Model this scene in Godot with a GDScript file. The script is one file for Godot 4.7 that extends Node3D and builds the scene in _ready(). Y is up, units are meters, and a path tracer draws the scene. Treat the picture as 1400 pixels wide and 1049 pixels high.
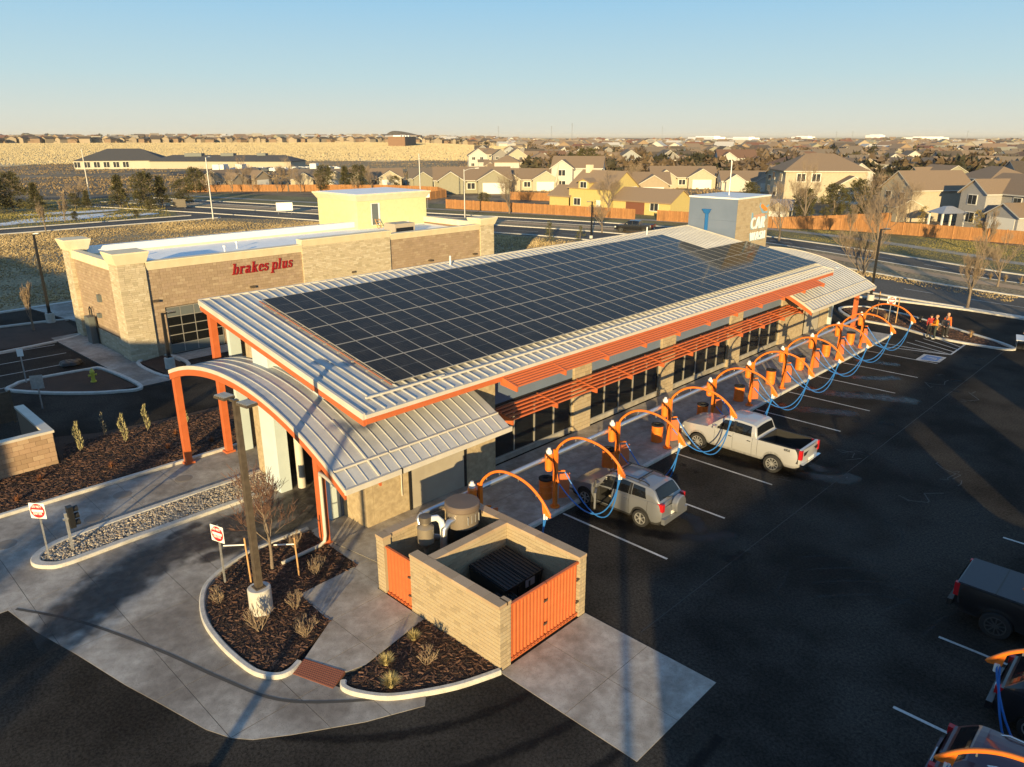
extends Node3D
# Car wash with a solar roof at sunset. y up, metres. x runs along the building, z towards the vacuum stalls.

class Mb:
	var v := PackedVector3Array()
	var n := PackedVector3Array()
	var c := PackedColorArray()
	var u := PackedVector2Array()
	var col := Color.WHITE
	var tinted := false
	var mapped := false
	func tint(k: Color) -> void:
		col = k
		tinted = true
	func t3(a: Vector3, b: Vector3, d: Vector3, na: Vector3, nb: Vector3, nd: Vector3) -> void:
		v.append(a); v.append(d); v.append(b)
		n.append(na); n.append(nd); n.append(nb)
		c.append(col); c.append(col); c.append(col)
		u.append(Vector2.ZERO); u.append(Vector2.ZERO); u.append(Vector2.ZERO)
	func tri(a: Vector3, b: Vector3, d: Vector3) -> void:
		var m := (b - a).cross(d - a).normalized()
		t3(a, b, d, m, m, m)
	func quad(a: Vector3, b: Vector3, d: Vector3, e: Vector3) -> void:
		var m := (d - a).cross(e - b).normalized()
		t3(a, b, d, m, m, m)
		t3(a, d, e, m, m, m)
	func quv(a: Vector3, b: Vector3, d: Vector3, e: Vector3) -> void:
		quad(a, b, d, e)
		mapped = true
		var k := u.size() - 6
		var q := [Vector2(0, 1), Vector2(1, 0), Vector2(1, 1), Vector2(0, 1), Vector2(0, 0), Vector2(1, 0)]
		for i in 6:
			u[k + i] = q[i]
	func box(x0: float, y0: float, z0: float, x1: float, y1: float, z1: float) -> void:
		hexa(Vector3(x0, y0, z1), Vector3(x1, y0, z1), Vector3(x1, y0, z0), Vector3(x0, y0, z0), Vector3(x0, y1, z1), Vector3(x1, y1, z1), Vector3(x1, y1, z0), Vector3(x0, y1, z0))
	# bottom ring a b d e (counter-clockwise seen from above), top ring f g h i
	func hexa(a: Vector3, b: Vector3, d: Vector3, e: Vector3, f: Vector3, g: Vector3, h: Vector3, i: Vector3) -> void:
		quad(f, g, h, i)
		quad(a, e, d, b)
		quad(a, b, g, f)
		quad(b, d, h, g)
		quad(d, e, i, h)
		quad(e, a, f, i)
	func obb(t: Transform3D, s: Vector3) -> void:
		var h := s * 0.5
		var p: Array[Vector3] = []
		for k in [Vector3(-1, -1, 1), Vector3(1, -1, 1), Vector3(1, -1, -1), Vector3(-1, -1, -1), Vector3(-1, 1, 1), Vector3(1, 1, 1), Vector3(1, 1, -1), Vector3(-1, 1, -1)]:
			p.append(t * (h * k))
		hexa(p[0], p[1], p[2], p[3], p[4], p[5], p[6], p[7])
	# straight bar from a to b, w wide (sideways), h high
	func beam(a: Vector3, b: Vector3, w: float, h: float) -> void:
		var d := (b - a)
		var l := d.length()
		d = d / l
		var up := Vector3.UP if absf(d.y) < 0.95 else Vector3.RIGHT
		var s := d.cross(up).normalized()
		var q := s.cross(d)
		obb(Transform3D(Basis(d, q, s), (a + b) * 0.5), Vector3(l, h, w))
	func tube(p: Array, r, sides := 8, caps := true) -> void:
		var m := p.size()
		var rings := []
		var nor := []
		var side := Vector3.ZERO
		for i in m:
			var d: Vector3 = (p[mini(i + 1, m - 1)] - p[maxi(i - 1, 0)]).normalized()
			if i == 0:
				side = d.cross(Vector3.UP if absf(d.y) < 0.9 else Vector3.RIGHT).normalized()
			else:
				side = (side - d * side.dot(d)).normalized()
			var q := d.cross(side)
			var rad: float = r[i] if r is Array else r
			var ring := PackedVector3Array()
			var rn := PackedVector3Array()
			for k in sides:
				var a := TAU * k / sides
				var w := side * cos(a) + q * sin(a)
				ring.append(p[i] + w * rad)
				rn.append(w)
			rings.append(ring)
			nor.append(rn)
		for i in m - 1:
			for k in sides:
				var k2 := (k + 1) % sides
				var a: Vector3 = rings[i][k]
				var b: Vector3 = rings[i][k2]
				var d: Vector3 = rings[i + 1][k2]
				var e: Vector3 = rings[i + 1][k]
				t3(a, b, d, nor[i][k], nor[i][k2], nor[i + 1][k2])
				t3(a, d, e, nor[i][k], nor[i + 1][k2], nor[i + 1][k])
		if caps:
			for k in range(1, sides - 1):
				tri(rings[0][0], rings[0][k + 1], rings[0][k])
				tri(rings[m - 1][0], rings[m - 1][k], rings[m - 1][k + 1])
	# profile: points (radius, height) from bottom to top; corners stay sharp
	func lathe(o: Transform3D, prof: Array, sides := 16) -> void:
		for i in prof.size() - 1:
			var p: Vector2 = prof[i]
			var q: Vector2 = prof[i + 1]
			var sl := Vector2(q.y - p.y, -(q.x - p.x)).normalized()
			for k in sides:
				var a0 := TAU * k / sides
				var a1 := TAU * (k + 1) / sides
				var d0 := Vector3(cos(a0), 0, -sin(a0))
				var d1 := Vector3(cos(a1), 0, -sin(a1))
				var n0 := (o.basis * (d0 * sl.x + Vector3.UP * sl.y)).normalized()
				var n1 := (o.basis * (d1 * sl.x + Vector3.UP * sl.y)).normalized()
				var A := o * (d0 * p.x + Vector3.UP * p.y)
				var B := o * (d1 * p.x + Vector3.UP * p.y)
				var D := o * (d1 * q.x + Vector3.UP * q.y)
				var E := o * (d0 * q.x + Vector3.UP * q.y)
				if p.x > 1e-5:
					t3(A, B, D, n0, n1, n1)
				if q.x > 1e-5:
					t3(A, D, E, n0, n1, n0)
	func cyl(b: Vector3, r: float, h: float, sides := 14) -> void:
		lathe(Transform3D(Basis(), b), [Vector2(0, 0), Vector2(r, 0), Vector2(r, h), Vector2(0, h)], sides)
	# outline of (x, z) points, standing from y0 to y1
	func slab(poly: PackedVector2Array, y0: float, y1: float, skirt := true) -> void:
		var ids := Geometry2D.triangulate_polygon(poly)
		var up := Vector3.UP
		for i in range(0, ids.size(), 3):
			var a := poly[ids[i]]
			var b := poly[ids[i + 1]]
			var d := poly[ids[i + 2]]
			var A := Vector3(a.x, y1, a.y)
			var B := Vector3(b.x, y1, b.y)
			var D := Vector3(d.x, y1, d.y)
			if (B - A).cross(D - A).y > 0:
				t3(A, B, D, up, up, up)
			else:
				t3(A, D, B, up, up, up)
		if skirt:
			var cw := Geometry2D.is_polygon_clockwise(poly)
			for i in poly.size():
				var a := poly[i]
				var b := poly[(i + 1) % poly.size()]
				if cw:
					var w := a
					a = b
					b = w
				quad(Vector3(b.x, y0, b.y), Vector3(a.x, y0, a.y), Vector3(a.x, y1, a.y), Vector3(b.x, y1, b.y))
	# outline in the plane of ax, ay (both unit), pushed d along their cross product
	func plate(o: Vector3, ax: Vector3, ay: Vector3, poly: PackedVector2Array, d: float) -> void:
		var q := poly
		if Geometry2D.is_polygon_clockwise(q):
			q = q.duplicate()
			q.reverse()
		var nn := ax.cross(ay).normalized()
		var ids := Geometry2D.triangulate_polygon(q)
		var f := func(p: Vector2, h: float) -> Vector3: return o + ax * p.x + ay * p.y + nn * h
		for i in range(0, ids.size(), 3):
			var pa := q[ids[i]]
			var pb := q[ids[i + 1]]
			var pd := q[ids[i + 2]]
			if (pb - pa).cross(pd - pa) < 0:
				var w := pb
				pb = pd
				pd = w
			tri(f.call(pa, d), f.call(pb, d), f.call(pd, d))
			tri(f.call(pa, 0.0), f.call(pd, 0.0), f.call(pb, 0.0))
		for i in q.size():
			var a := q[i]
			var b := q[(i + 1) % q.size()]
			quad(f.call(a, 0.0), f.call(b, 0.0), f.call(b, d), f.call(a, d))
	func mesh() -> ArrayMesh:
		var am := ArrayMesh.new()
		if v.is_empty():
			return am
		var a := []
		a.resize(Mesh.ARRAY_MAX)
		a[Mesh.ARRAY_VERTEX] = v
		a[Mesh.ARRAY_NORMAL] = n
		if tinted:
			a[Mesh.ARRAY_COLOR] = c
		if mapped:
			a[Mesh.ARRAY_TEX_UV] = u
		am.add_surface_from_arrays(Mesh.PRIMITIVE_TRIANGLES, a)
		return am

var M := {}
var names := {}
var rng := RandomNumberGenerator.new()

func numbered(called: String) -> String:
	if not names.has(called):
		names[called] = 0
		return called
	names[called] += 1
	return "%s_%03d" % [called, names[called]]
func tag(o: Node, label: String, category: String, group := "") -> Node:
	o.set_meta("label", label)
	o.set_meta("category", category)
	if group != "":
		o.set_meta("group", group)
	return o
func thing(called: String, label: String, category: String, at := Vector3.ZERO, turn := 0.0, group := "") -> Node3D:
	var o := Node3D.new()
	o.name = numbered(called)
	add_child(o)
	o.position = at
	o.rotation.y = turn
	tag(o, label, category, group)
	return o
func part(called: String, b: Mb, m: Material, parent: Node) -> MeshInstance3D:
	return piece(called, b.mesh(), m, parent)
func piece(called: String, ms: Mesh, m: Material, parent: Node, at := Vector3.ZERO) -> MeshInstance3D:
	var o := MeshInstance3D.new()
	o.name = called
	o.mesh = ms
	o.material_override = m
	o.position = at
	parent.add_child(o, true)
	return o
func solo(called: String, b: Mb, m: Material, label: String, category: String, group := "") -> MeshInstance3D:
	var o := part(numbered(called), b, m, self)
	tag(o, label, category, group)
	return o
func struct(called: String, b: Mb, m: Material) -> MeshInstance3D:
	var o := part(numbered(called), b, m, self)
	o.set_meta("kind", "structure")
	return o
func copy(o: Node3D, at: Vector3, turn := 0.0, label := "", size := 1.0) -> Node3D:
	var r: Node3D = o.duplicate()
	r.name = numbered(String(o.name).rstrip("0123456789").rstrip("_"))
	add_child(r)
	r.position = at
	r.rotation.y = turn
	r.scale = Vector3.ONE * size
	if label != "":
		r.set_meta("label", label)
	return r
func P2(a: Array) -> PackedVector2Array:
	var p := PackedVector2Array()
	for q in a:
		p.append(Vector2(q[0], q[1]))
	return p
# round a polyline with a Catmull-Rom spline
func curve(a: Array, steps := 6, closed := false) -> Array:
	var out := []
	var m := a.size()
	var last := m if closed else m - 1
	for i in last:
		var p0 = a[(i - 1 + m) % m] if closed else a[maxi(i - 1, 0)]
		var p1 = a[i]
		var p2 = a[(i + 1) % m]
		var p3 = a[(i + 2) % m] if closed else a[mini(i + 2, m - 1)]
		for k in steps:
			var t := float(k) / steps
			out.append(0.5 * ((2.0 * p1) + (p2 - p0) * t + (2.0 * p0 - 5.0 * p1 + 4.0 * p2 - p3) * t * t + (3.0 * p1 - p0 - 3.0 * p2 + p3) * t * t * t))
	if not closed:
		out.append(a[m - 1])
	return out
func V2s(a: Array) -> Array:
	var o := []
	for q in a:
		o.append(Vector2(q[0], q[1]))
	return o

# ---- materials -------------------------------------------------------------
func srgb(r: float, g: float, b: float) -> Color:
	return Color(r, g, b).linear_to_srgb()
# several octaves of noise from colour a (linear) to b, with an optional speckle of colour s
func grain(sd: int, freq: float, a: Color, b: Color, side := 512, s := Color(0, 0, 0, 0), oct := 5, stretch := 1.0, sharp := 1.0) -> ImageTexture:
	var f := FastNoiseLite.new()
	f.seed = sd
	f.noise_type = FastNoiseLite.TYPE_SIMPLEX_SMOOTH
	f.frequency = freq
	f.fractal_octaves = oct
	f.fractal_gain = 0.6
	var im := f.get_seamless_image(side, int(side * stretch))
	if stretch != 1.0:
		im.resize(side, side)
	im.convert(Image.FORMAT_L8)
	var d := im.get_data()
	var out := PackedByteArray()
	out.resize(d.size() * 3)
	var lut := []
	for i in 256:
		var t := clampf((i / 255.0 - 0.5) * 1.5 * sharp + 0.5, 0, 1)
		var k := a.lerp(b, t).linear_to_srgb()
		lut.append([int(k.r * 255), int(k.g * 255), int(k.b * 255)])
	var ss := s.linear_to_srgb()
	var sr := [int(ss.r * 255), int(ss.g * 255), int(ss.b * 255)]
	var r := RandomNumberGenerator.new()
	r.seed = sd
	for i in d.size():
		var k: Array = lut[d[i]]
		if s.a > 0 and r.randf() < s.a:
			k = sr
		out[i * 3] = k[0]
		out[i * 3 + 1] = k[1]
		out[i * 3 + 2] = k[2]
	im = Image.create_from_data(side, side, false, Image.FORMAT_RGB8, out)
	im.generate_mipmaps()
	return ImageTexture.create_from_image(im)
func flat(r: float, g: float, b: float, rough := 0.7, metal := 0.0) -> StandardMaterial3D:
	var m := StandardMaterial3D.new()
	m.albedo_color = srgb(r, g, b)
	m.roughness = rough
	m.metallic = metal
	return m
func vary(tex: Texture2D, metres: float, rough := 0.85, world := true, bump := 0.0) -> StandardMaterial3D:
	var m := StandardMaterial3D.new()
	m.albedo_texture = tex
	m.uv1_triplanar = true
	m.uv1_world_triplanar = world
	m.uv1_scale = Vector3.ONE / metres
	m.roughness = rough
	if bump > 0:
		m.heightmap_enabled = true
		m.heightmap_texture = tex
		m.heightmap_scale = bump
	return m
# a second, coarser pattern over the first, multiplied
func layer(m: StandardMaterial3D, tex: Texture2D, metres: float) -> StandardMaterial3D:
	m.detail_enabled = true
	m.detail_blend_mode = BaseMaterial3D.BLEND_MODE_MUL
	m.detail_albedo = tex
	m.detail_uv_layer = BaseMaterial3D.DETAIL_UV_2
	m.uv2_triplanar = true
	m.uv2_world_triplanar = true
	m.uv2_scale = Vector3.ONE / metres
	return m
func tinted(m: StandardMaterial3D) -> StandardMaterial3D:
	m.vertex_color_use_as_albedo = true
	return m

func make_materials() -> void:
	var L := func(r: float, g: float, b: float, a := 1.0) -> Color: return Color(r, g, b, a)
	var coarse := grain(91, 0.006, Color(0.62, 0.62, 0.62), Color(1, 1, 1), 512, Color(0, 0, 0, 0), 4)
	M.asphalt = layer(vary(grain(1, 0.05, Color(0.025, 0.0225, 0.0205), Color(0.068, 0.06, 0.051), 512, Color(0.16, 0.142, 0.12, 0.06)), 3.0, 0.85, true, 0.6), grain(96, 0.012, Color(0.5, 0.5, 0.51), Color(1, 1, 1), 512, Color(0, 0, 0, 0), 5, 1.0, 1.3), 37.0)
	M.road = layer(vary(grain(2, 0.05, Color(0.1, 0.09, 0.078), Color(0.155, 0.14, 0.122), 256, Color(0.22, 0.2, 0.18, 0.05)), 4.0, 0.85), coarse, 61.0)
	M.asphalt.metallic_specular = 0.12
	M.asphalt.roughness = 0.95
	M.road.metallic_specular = 0.25
	M.seal = vary(grain(3, 0.03, Color(0.014, 0.014, 0.016), Color(0.026, 0.025, 0.026), 256), 3.0, 0.6)
	M.concrete = layer(vary(grain(4, 0.02, Color(0.31, 0.285, 0.255), Color(0.45, 0.42, 0.38), 512, Color(0.18, 0.165, 0.15, 0.04)), 5.0, 0.85, true, 0.2), grain(92, 0.008, Color(0.55, 0.52, 0.5), Color(1, 1, 1), 512, Color(0, 0, 0, 0), 5, 1.0, 1.2), 17.0)
	M.concrete_light = layer(vary(grain(41, 0.02, Color(0.36, 0.325, 0.285), Color(0.5, 0.46, 0.41), 512, Color(0.2, 0.185, 0.165, 0.04)), 5.0, 0.85), grain(97, 0.012, Color(0.7, 0.67, 0.64), Color(1, 1, 1), 512, Color(0, 0, 0, 0), 5, 1.0, 1.2), 11.0)
	M.concrete_old = layer(vary(grain(5, 0.02, Color(0.3, 0.275, 0.24), Color(0.44, 0.41, 0.36), 256, Color(0.2, 0.18, 0.16, 0.05)), 4.0, 0.9), grain(93, 0.012, Color(0.7, 0.68, 0.64), Color(1, 1, 1), 256), 13.0)
	M.curb = vary(grain(6, 0.03, Color(0.44, 0.42, 0.38), Color(0.58, 0.56, 0.52), 256, Color(0.24, 0.22, 0.2, 0.05)), 2.5, 0.9)
	M.stone_bed = flat(0.16, 0.135, 0.11, 0.95)
	M.lid = flat(0.2, 0.175, 0.15, 0.8)
	M.joint = flat(0.07, 0.065, 0.06, 0.9)
	M.paint = layer(vary(grain(7, 0.05, Color(0.5, 0.49, 0.47), Color(0.72, 0.71, 0.69), 256, Color(0.16, 0.15, 0.15, 0.1)), 1.2, 0.7), coarse, 9.0)
	M.blue_paint = flat(0.09, 0.17, 0.36, 0.7)
	M.mulch = layer(vary(grain(8, 0.06, Color(0.016, 0.009, 0.007), Color(0.085, 0.042, 0.026), 512, Color(0.19, 0.1, 0.06, 0.06), 5, 1.0, 1.4), 1.6, 0.95, true, 4.0), coarse, 5.0)
	M.grass_dry = layer(vary(grain(9, 0.04, Color(0.13, 0.095, 0.05), Color(0.44, 0.33, 0.18), 512, Color(0.42, 0.33, 0.2, 0.05), 5, 1.0, 1.5), 9.0, 0.95, true, 4.0), coarse, 70.0)
	M.grass_green = layer(vary(grain(10, 0.04, Color(0.085, 0.082, 0.025), Color(0.25, 0.215, 0.085), 256, Color(0.3, 0.26, 0.14, 0.05)), 6.0, 0.95), coarse, 33.0)
	M.field = layer(vary(grain(11, 0.03, Color(0.56, 0.43, 0.23), Color(0.7, 0.56, 0.32), 256, Color(0, 0, 0, 0), 4, 1.0), 60.0, 0.95), coarse, 400.0)
	M.terrain = layer(vary(grain(12, 0.02, Color(0.12, 0.085, 0.05), Color(0.29, 0.215, 0.13), 512, Color(0.07, 0.055, 0.03, 0.04), 5, 1.0, 1.3), 120.0, 0.95), coarse, 900.0)
	M.snow = vary(grain(13, 0.03, Color(0.6, 0.63, 0.68), Color(0.82, 0.84, 0.87), 128), 7.0, 0.8)
	M.block = tinted(vary(grain(14, 0.08, Color(0.82, 0.8, 0.78), Color(1, 1, 1), 256, Color(0.6, 0.57, 0.52, 0.06)), 0.9, 0.92, true, 0.5))
	M.mortar = flat(0.36, 0.28, 0.18, 0.95)
	M.mortar_brown = flat(0.21, 0.145, 0.1, 0.95)
	M.stucco = layer(vary(grain(15, 0.05, Color(0.41, 0.325, 0.205), Color(0.48, 0.385, 0.25), 256), 2.0, 0.92, true, 0.3), grain(94, 0.03, Color(0.72, 0.7, 0.68), Color(1, 1, 1), 256), 3.0)
	M.panel_white = vary(grain(16, 0.01, Color(0.46, 0.545, 0.575), Color(0.52, 0.6, 0.63), 128), 4.0, 0.6)
	M.panel_blue = vary(grain(17, 0.008, Color(0.125, 0.165, 0.24), Color(0.15, 0.19, 0.27), 128), 5.0, 0.5)
	M.orange = vary(grain(18, 0.02, Color(0.45, 0.112, 0.036), Color(0.51, 0.13, 0.044), 128, Color(0.36, 0.085, 0.035, 0.02)), 2.0, 0.5)
	M.orange_bright = vary(grain(19, 0.02, Color(0.72, 0.17, 0.018), Color(0.8, 0.2, 0.024), 128, Color(0.6, 0.15, 0.03, 0.03)), 1.0, 0.35)
	M.metal_roof = layer(vary(grain(20, 0.015, Color(0.42, 0.42, 0.42), Color(0.5, 0.5, 0.5), 256), 3.0, 0.42), grain(95, 0.01, Color(0.82, 0.82, 0.82), Color(1, 1, 1), 256), 6.0)
	M.metal_roof.metallic = 0.12
	M.roof_trim = vary(grain(21, 0.02, Color(0.5, 0.46, 0.4), Color(0.57, 0.53, 0.46), 128), 3.0, 0.5)
	M.silver = flat(0.62, 0.63, 0.65, 0.3, 0.85)
	M.galv = vary(grain(22, 0.03, Color(0.38, 0.38, 0.38), Color(0.55, 0.55, 0.55), 128), 0.8, 0.42)
	M.galv.metallic = 0.6
	M.black = flat(0.012, 0.012, 0.013, 0.5)
	M.rubber = flat(0.015, 0.015, 0.016, 0.8)
	M.frame = flat(0.45, 0.43, 0.39, 0.4, 0.5)
	M.glass_dark = flat(0.008, 0.009, 0.01, 0.04)
	M.glass_dark.metallic_specular = 0.6
	M.glass_car = flat(0.008, 0.009, 0.011, 0.05)
	M.bronze = vary(grain(23, 0.03, Color(0.065, 0.05, 0.036), Color(0.1, 0.078, 0.056), 128), 1.0, 0.5)
	M.cream = vary(grain(24, 0.02, Color(0.68, 0.58, 0.4), Color(0.76, 0.66, 0.47), 128), 3.0, 0.8)
	M.membrane = vary(grain(25, 0.02, Color(0.84, 0.84, 0.84), Color(0.92, 0.92, 0.92), 256), 6.0, 0.7)
	M.yellow_board = vary(grain(26, 0.03, Color(0.56, 0.55, 0.3), Color(0.62, 0.61, 0.34), 128), 2.0, 0.8)
	M.red = flat(0.26, 0.012, 0.015, 0.4)
	M.sign_red = flat(0.5, 0.02, 0.025, 0.45)
	M.sign_white = flat(0.75, 0.75, 0.74, 0.5)
	M.wood = vary(grain(27, 0.03, Color(0.4, 0.22, 0.09), Color(0.56, 0.33, 0.15), 128, Color(0, 0, 0, 0), 4, 0.2), 0.8, 0.9)
	M.fence = tinted(vary(grain(28, 0.04, Color(0.7, 0.68, 0.66), Color(1, 1, 1), 256, Color(0, 0, 0, 0), 4, 0.15), 1.6, 0.9))
	M.bark = vary(grain(29, 0.06, Color(0.11, 0.085, 0.065), Color(0.24, 0.19, 0.145), 128), 0.7, 0.95)
	M.twig = flat(0.3, 0.225, 0.155, 0.95)
	M.twig_red = flat(0.16, 0.085, 0.06, 0.95)
	M.needle = tinted(flat(1, 1, 1, 0.95))
	M.straw = tinted(flat(1, 1, 1, 0.9))
	M.stone = tinted(flat(1, 1, 1, 0.9))
	M.house = tinted(vary(grain(30, 0.03, Color(0.86, 0.86, 0.86), Color(1, 1, 1), 128, Color(0, 0, 0, 0), 3, 3.0), 2.5, 0.85, false))
	M.shingle = tinted(vary(grain(31, 0.06, Color(0.72, 0.72, 0.72), Color(1, 1, 1), 256), 3.0, 0.95, false))
	M.house_dark = flat(0.1, 0.075, 0.06, 0.6)
	M.pane = flat(0.03, 0.035, 0.042, 0.08)
	M.trim = flat(0.68, 0.66, 0.61, 0.7)
	M.blue_hose = flat(0.03, 0.16, 0.5, 0.35)
	M.scupper = flat(0.02, 0.13, 0.36, 0.4)
	M.body = tinted(flat(1, 1, 1, 0.85))
	M.tail_lamp = flat(0.45, 0.015, 0.02, 0.15)
	M.head_lamp = flat(0.75, 0.75, 0.72, 0.1)
	M.chrome = flat(0.65, 0.65, 0.66, 0.12, 1.0)
	M.pad = flat(0.2, 0.07, 0.045, 0.85)
	M.beige_door = vary(grain(32, 0.01, Color(0.34, 0.3, 0.24), Color(0.4, 0.36, 0.29), 128), 3.0, 0.65)
	M.grey_box = flat(0.12, 0.135, 0.135, 0.6)
	M.hydrant = flat(0.5, 0.44, 0.05, 0.5)
func paint(r: float, g: float, b: float, metal := 0.4, rough := 0.35) -> StandardMaterial3D:
	var m := flat(r, g, b, rough, metal)
	m.clearcoat_enabled = true
	m.clearcoat = 0.8
	m.clearcoat_roughness = 0.06
	return m

const FWD := 0.767305   # the camera's heading, radians from +x towards -z
func ahead(px_angle: float, r: float, y := 0.0) -> Vector3:
	# polar placing about the origin: degrees to the right of the heading, metres out
	var a := FWD - deg_to_rad(px_angle)
	return Vector3(cos(a) * r, y, -sin(a) * r)
func ground_height(x: float, z: float) -> float:
	var r := sqrt(x * x + z * z)
	if r < 380.0:
		return 0.0
	var ang := rad_to_deg(FWD - atan2(-z, x))
	var left := smoothstep(3.0, -9.0, ang) if absf(ang) < 90.0 else (1.0 if ang < 0.0 else 0.0)
	var h := left * (7.0 * smoothstep(380.0, 1150.0, r) + 9.0 * smoothstep(1150.0, 2600.0, r))
	return h + (1.0 - left) * 6.0 * smoothstep(900.0, 3500.0, r) * (0.5 + 0.5 * sin(ang * 0.9 + r * 0.0011))

func _ready() -> void:
	rng.seed = 7
	var cam := Camera3D.new()
	cam.name = "camera"
	cam.fov = 54.87
	cam.near = 0.1
	cam.far = 20000.0
	add_child(cam)
	var pitch := 0.3221186
	var dir := Vector3(cos(FWD) * cos(pitch), -sin(pitch), -sin(FWD) * cos(pitch))
	cam.look_at_from_position(Vector3(0, 14, 0), Vector3(0, 14, 0) + dir, Vector3.UP)
	cam.current = true
	# sky: clear late-afternoon air, pale cream at the horizon, blue above
	var stops := [[-90.0, Color(0.2, 0.17, 0.13)], [-2.0, Color(0.6, 0.55, 0.44)], [0.0, Color(0.74, 0.72, 0.6)], [1.5, Color(0.68, 0.73, 0.66)], [4.0, Color(0.53, 0.71, 0.75)], [9.0, Color(0.34, 0.61, 0.82)], [20.0, Color(0.24, 0.46, 0.72)], [45.0, Color(0.14, 0.28, 0.51)], [90.0, Color(0.09, 0.19, 0.41)]]
	var im := Image.create(8, 1024, false, Image.FORMAT_RGBF)
	for y in 1024:
		var el := 90.0 - (y + 0.5) * 180.0 / 1024.0
		var k := Color.BLACK
		for i in stops.size() - 1:
			if el >= stops[i][0] and el <= stops[i + 1][0]:
				var t: float = (el - stops[i][0]) / (stops[i + 1][0] - stops[i][0])
				k = (stops[i][1] as Color).lerp(stops[i + 1][1], t)
		for x in 8:
			im.set_pixel(x, y, k)
	var pano := PanoramaSkyMaterial.new()
	pano.panorama = ImageTexture.create_from_image(im)
	var sky := Sky.new()
	sky.sky_material = pano
	var env := Environment.new()
	env.background_mode = Environment.BG_SKY
	env.sky = sky
	env.background_energy_multiplier = 1.0 / 1.8
	env.tonemap_mode = Environment.TONE_MAPPER_LINEAR
	env.tonemap_exposure = 1.8
	env.sdfgi_enabled = true
	env.ssao_enabled = true
	env.ssil_enabled = true
	env.fog_enabled = true
	env.fog_density = 0.00006
	env.fog_light_color = Color(0.93, 0.89, 0.82)
	var we := WorldEnvironment.new()
	we.name = "world_environment"
	we.environment = env
	add_child(we)
	var sun := DirectionalLight3D.new()
	sun.name = "sun"
	sun.light_color = Color(1.0, 0.88, 0.64)
	sun.light_energy = 1.6
	sun.light_angular_distance = 0.5
	sun.shadow_enabled = true
	add_child(sun)
	var el := deg_to_rad(8.8)
	var az := deg_to_rad(36.6)
	var sd := Vector3(cos(az) * cos(el), -sin(el), -sin(az) * cos(el))
	sun.look_at_from_position(Vector3(0, 40, 0), Vector3(0, 40, 0) + sd, Vector3.UP)
	make_materials()
	build_ground()
	build_beds()
	build_car_wash()
	build_enclosure()
	build_brakes_shop()
	build_vacuums()
	build_vehicles()
	build_people()
	build_street_furniture()
	build_plants()
	build_grass()
	build_backdrop()
	build_offstage()

# strip between two polylines of (x, z) points
func ribbon(b: Mb, l: Array, r: Array, y: float) -> void:
	for i in l.size() - 1:
		b.quad(Vector3(l[i].x, y, l[i].y), Vector3(r[i].x, y, r[i].y), Vector3(r[i + 1].x, y, r[i + 1].y), Vector3(l[i + 1].x, y, l[i + 1].y))
func offset_path(p: Array, d: float) -> Array:
	var o := []
	for i in p.size():
		var t: Vector2 = (p[mini(i + 1, p.size() - 1)] - p[maxi(i - 1, 0)]).normalized()
		o.append(p[i] + Vector2(-t.y, t.x) * d)
	return o
func line(b: Mb, a: Vector2, c: Vector2, w: float, y: float) -> void:
	ribbon(b, offset_path([a, c], w * 0.5), offset_path([a, c], -w * 0.5), y)
# a kerb: rounded upright strip along a path
func kerb(b: Mb, path: Array, w := 0.16, h := 0.15, y := 0.0) -> void:
	var o := offset_path(path, w * 0.5)
	var i := offset_path(path, -w * 0.5)
	var o2 := offset_path(path, w * 0.5 - 0.03)
	var i2 := offset_path(path, -w * 0.5 + 0.03)
	for k in path.size() - 1:
		var f := func(q: Array, j: int, yy: float) -> Vector3: return Vector3(q[j].x, y + yy, q[j].y)
		b.quad(f.call(o, k + 1, 0.0), f.call(o, k, 0.0), f.call(o, k, h - 0.03), f.call(o, k + 1, h - 0.03))
		b.quad(f.call(o, k + 1, h - 0.03), f.call(o, k, h - 0.03), f.call(o2, k, h), f.call(o2, k + 1, h))
		b.quad(f.call(o2, k + 1, h), f.call(o2, k, h), f.call(i2, k, h), f.call(i2, k + 1, h))
		b.quad(f.call(i2, k + 1, h), f.call(i2, k, h), f.call(i, k, h - 0.03), f.call(i, k + 1, h - 0.03))
		b.quad(f.call(i, k + 1, h - 0.03), f.call(i, k, h - 0.03), f.call(i, k, 0.0), f.call(i, k + 1, 0.0))
# concrete paving: an outline cut into slabs by joint lines along x and z
func paving(called: String, outline: PackedVector2Array, xs: Array, zs: Array, y0: float, y1: float, m: Material) -> void:
	var base := Mb.new()
	base.slab(outline, y0, y1 - 0.008)
	var root := struct(called, base, M.joint)
	for i in xs.size() - 1:
		for j in zs.size() - 1:
			var cell := PackedVector2Array([Vector2(xs[i] + 0.008, zs[j] + 0.008), Vector2(xs[i + 1] - 0.008, zs[j] + 0.008), Vector2(xs[i + 1] - 0.008, zs[j + 1] - 0.008), Vector2(xs[i] + 0.008, zs[j + 1] - 0.008)])
			for q in Geometry2D.intersect_polygons(cell, outline):
				if q.size() < 3 or Geometry2D.triangulate_polygon(q).is_empty():
					continue
				var b := Mb.new()
				b.slab(q, y1 - 0.008, y1)
				part("slab", b, m, root)
func steps(a: float, b: float, d: float) -> Array:
	var o := []
	var k := int(round((b - a) / d))
	for i in k + 1:
		o.append(lerpf(a, b, float(i) / k))
	return o

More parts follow.
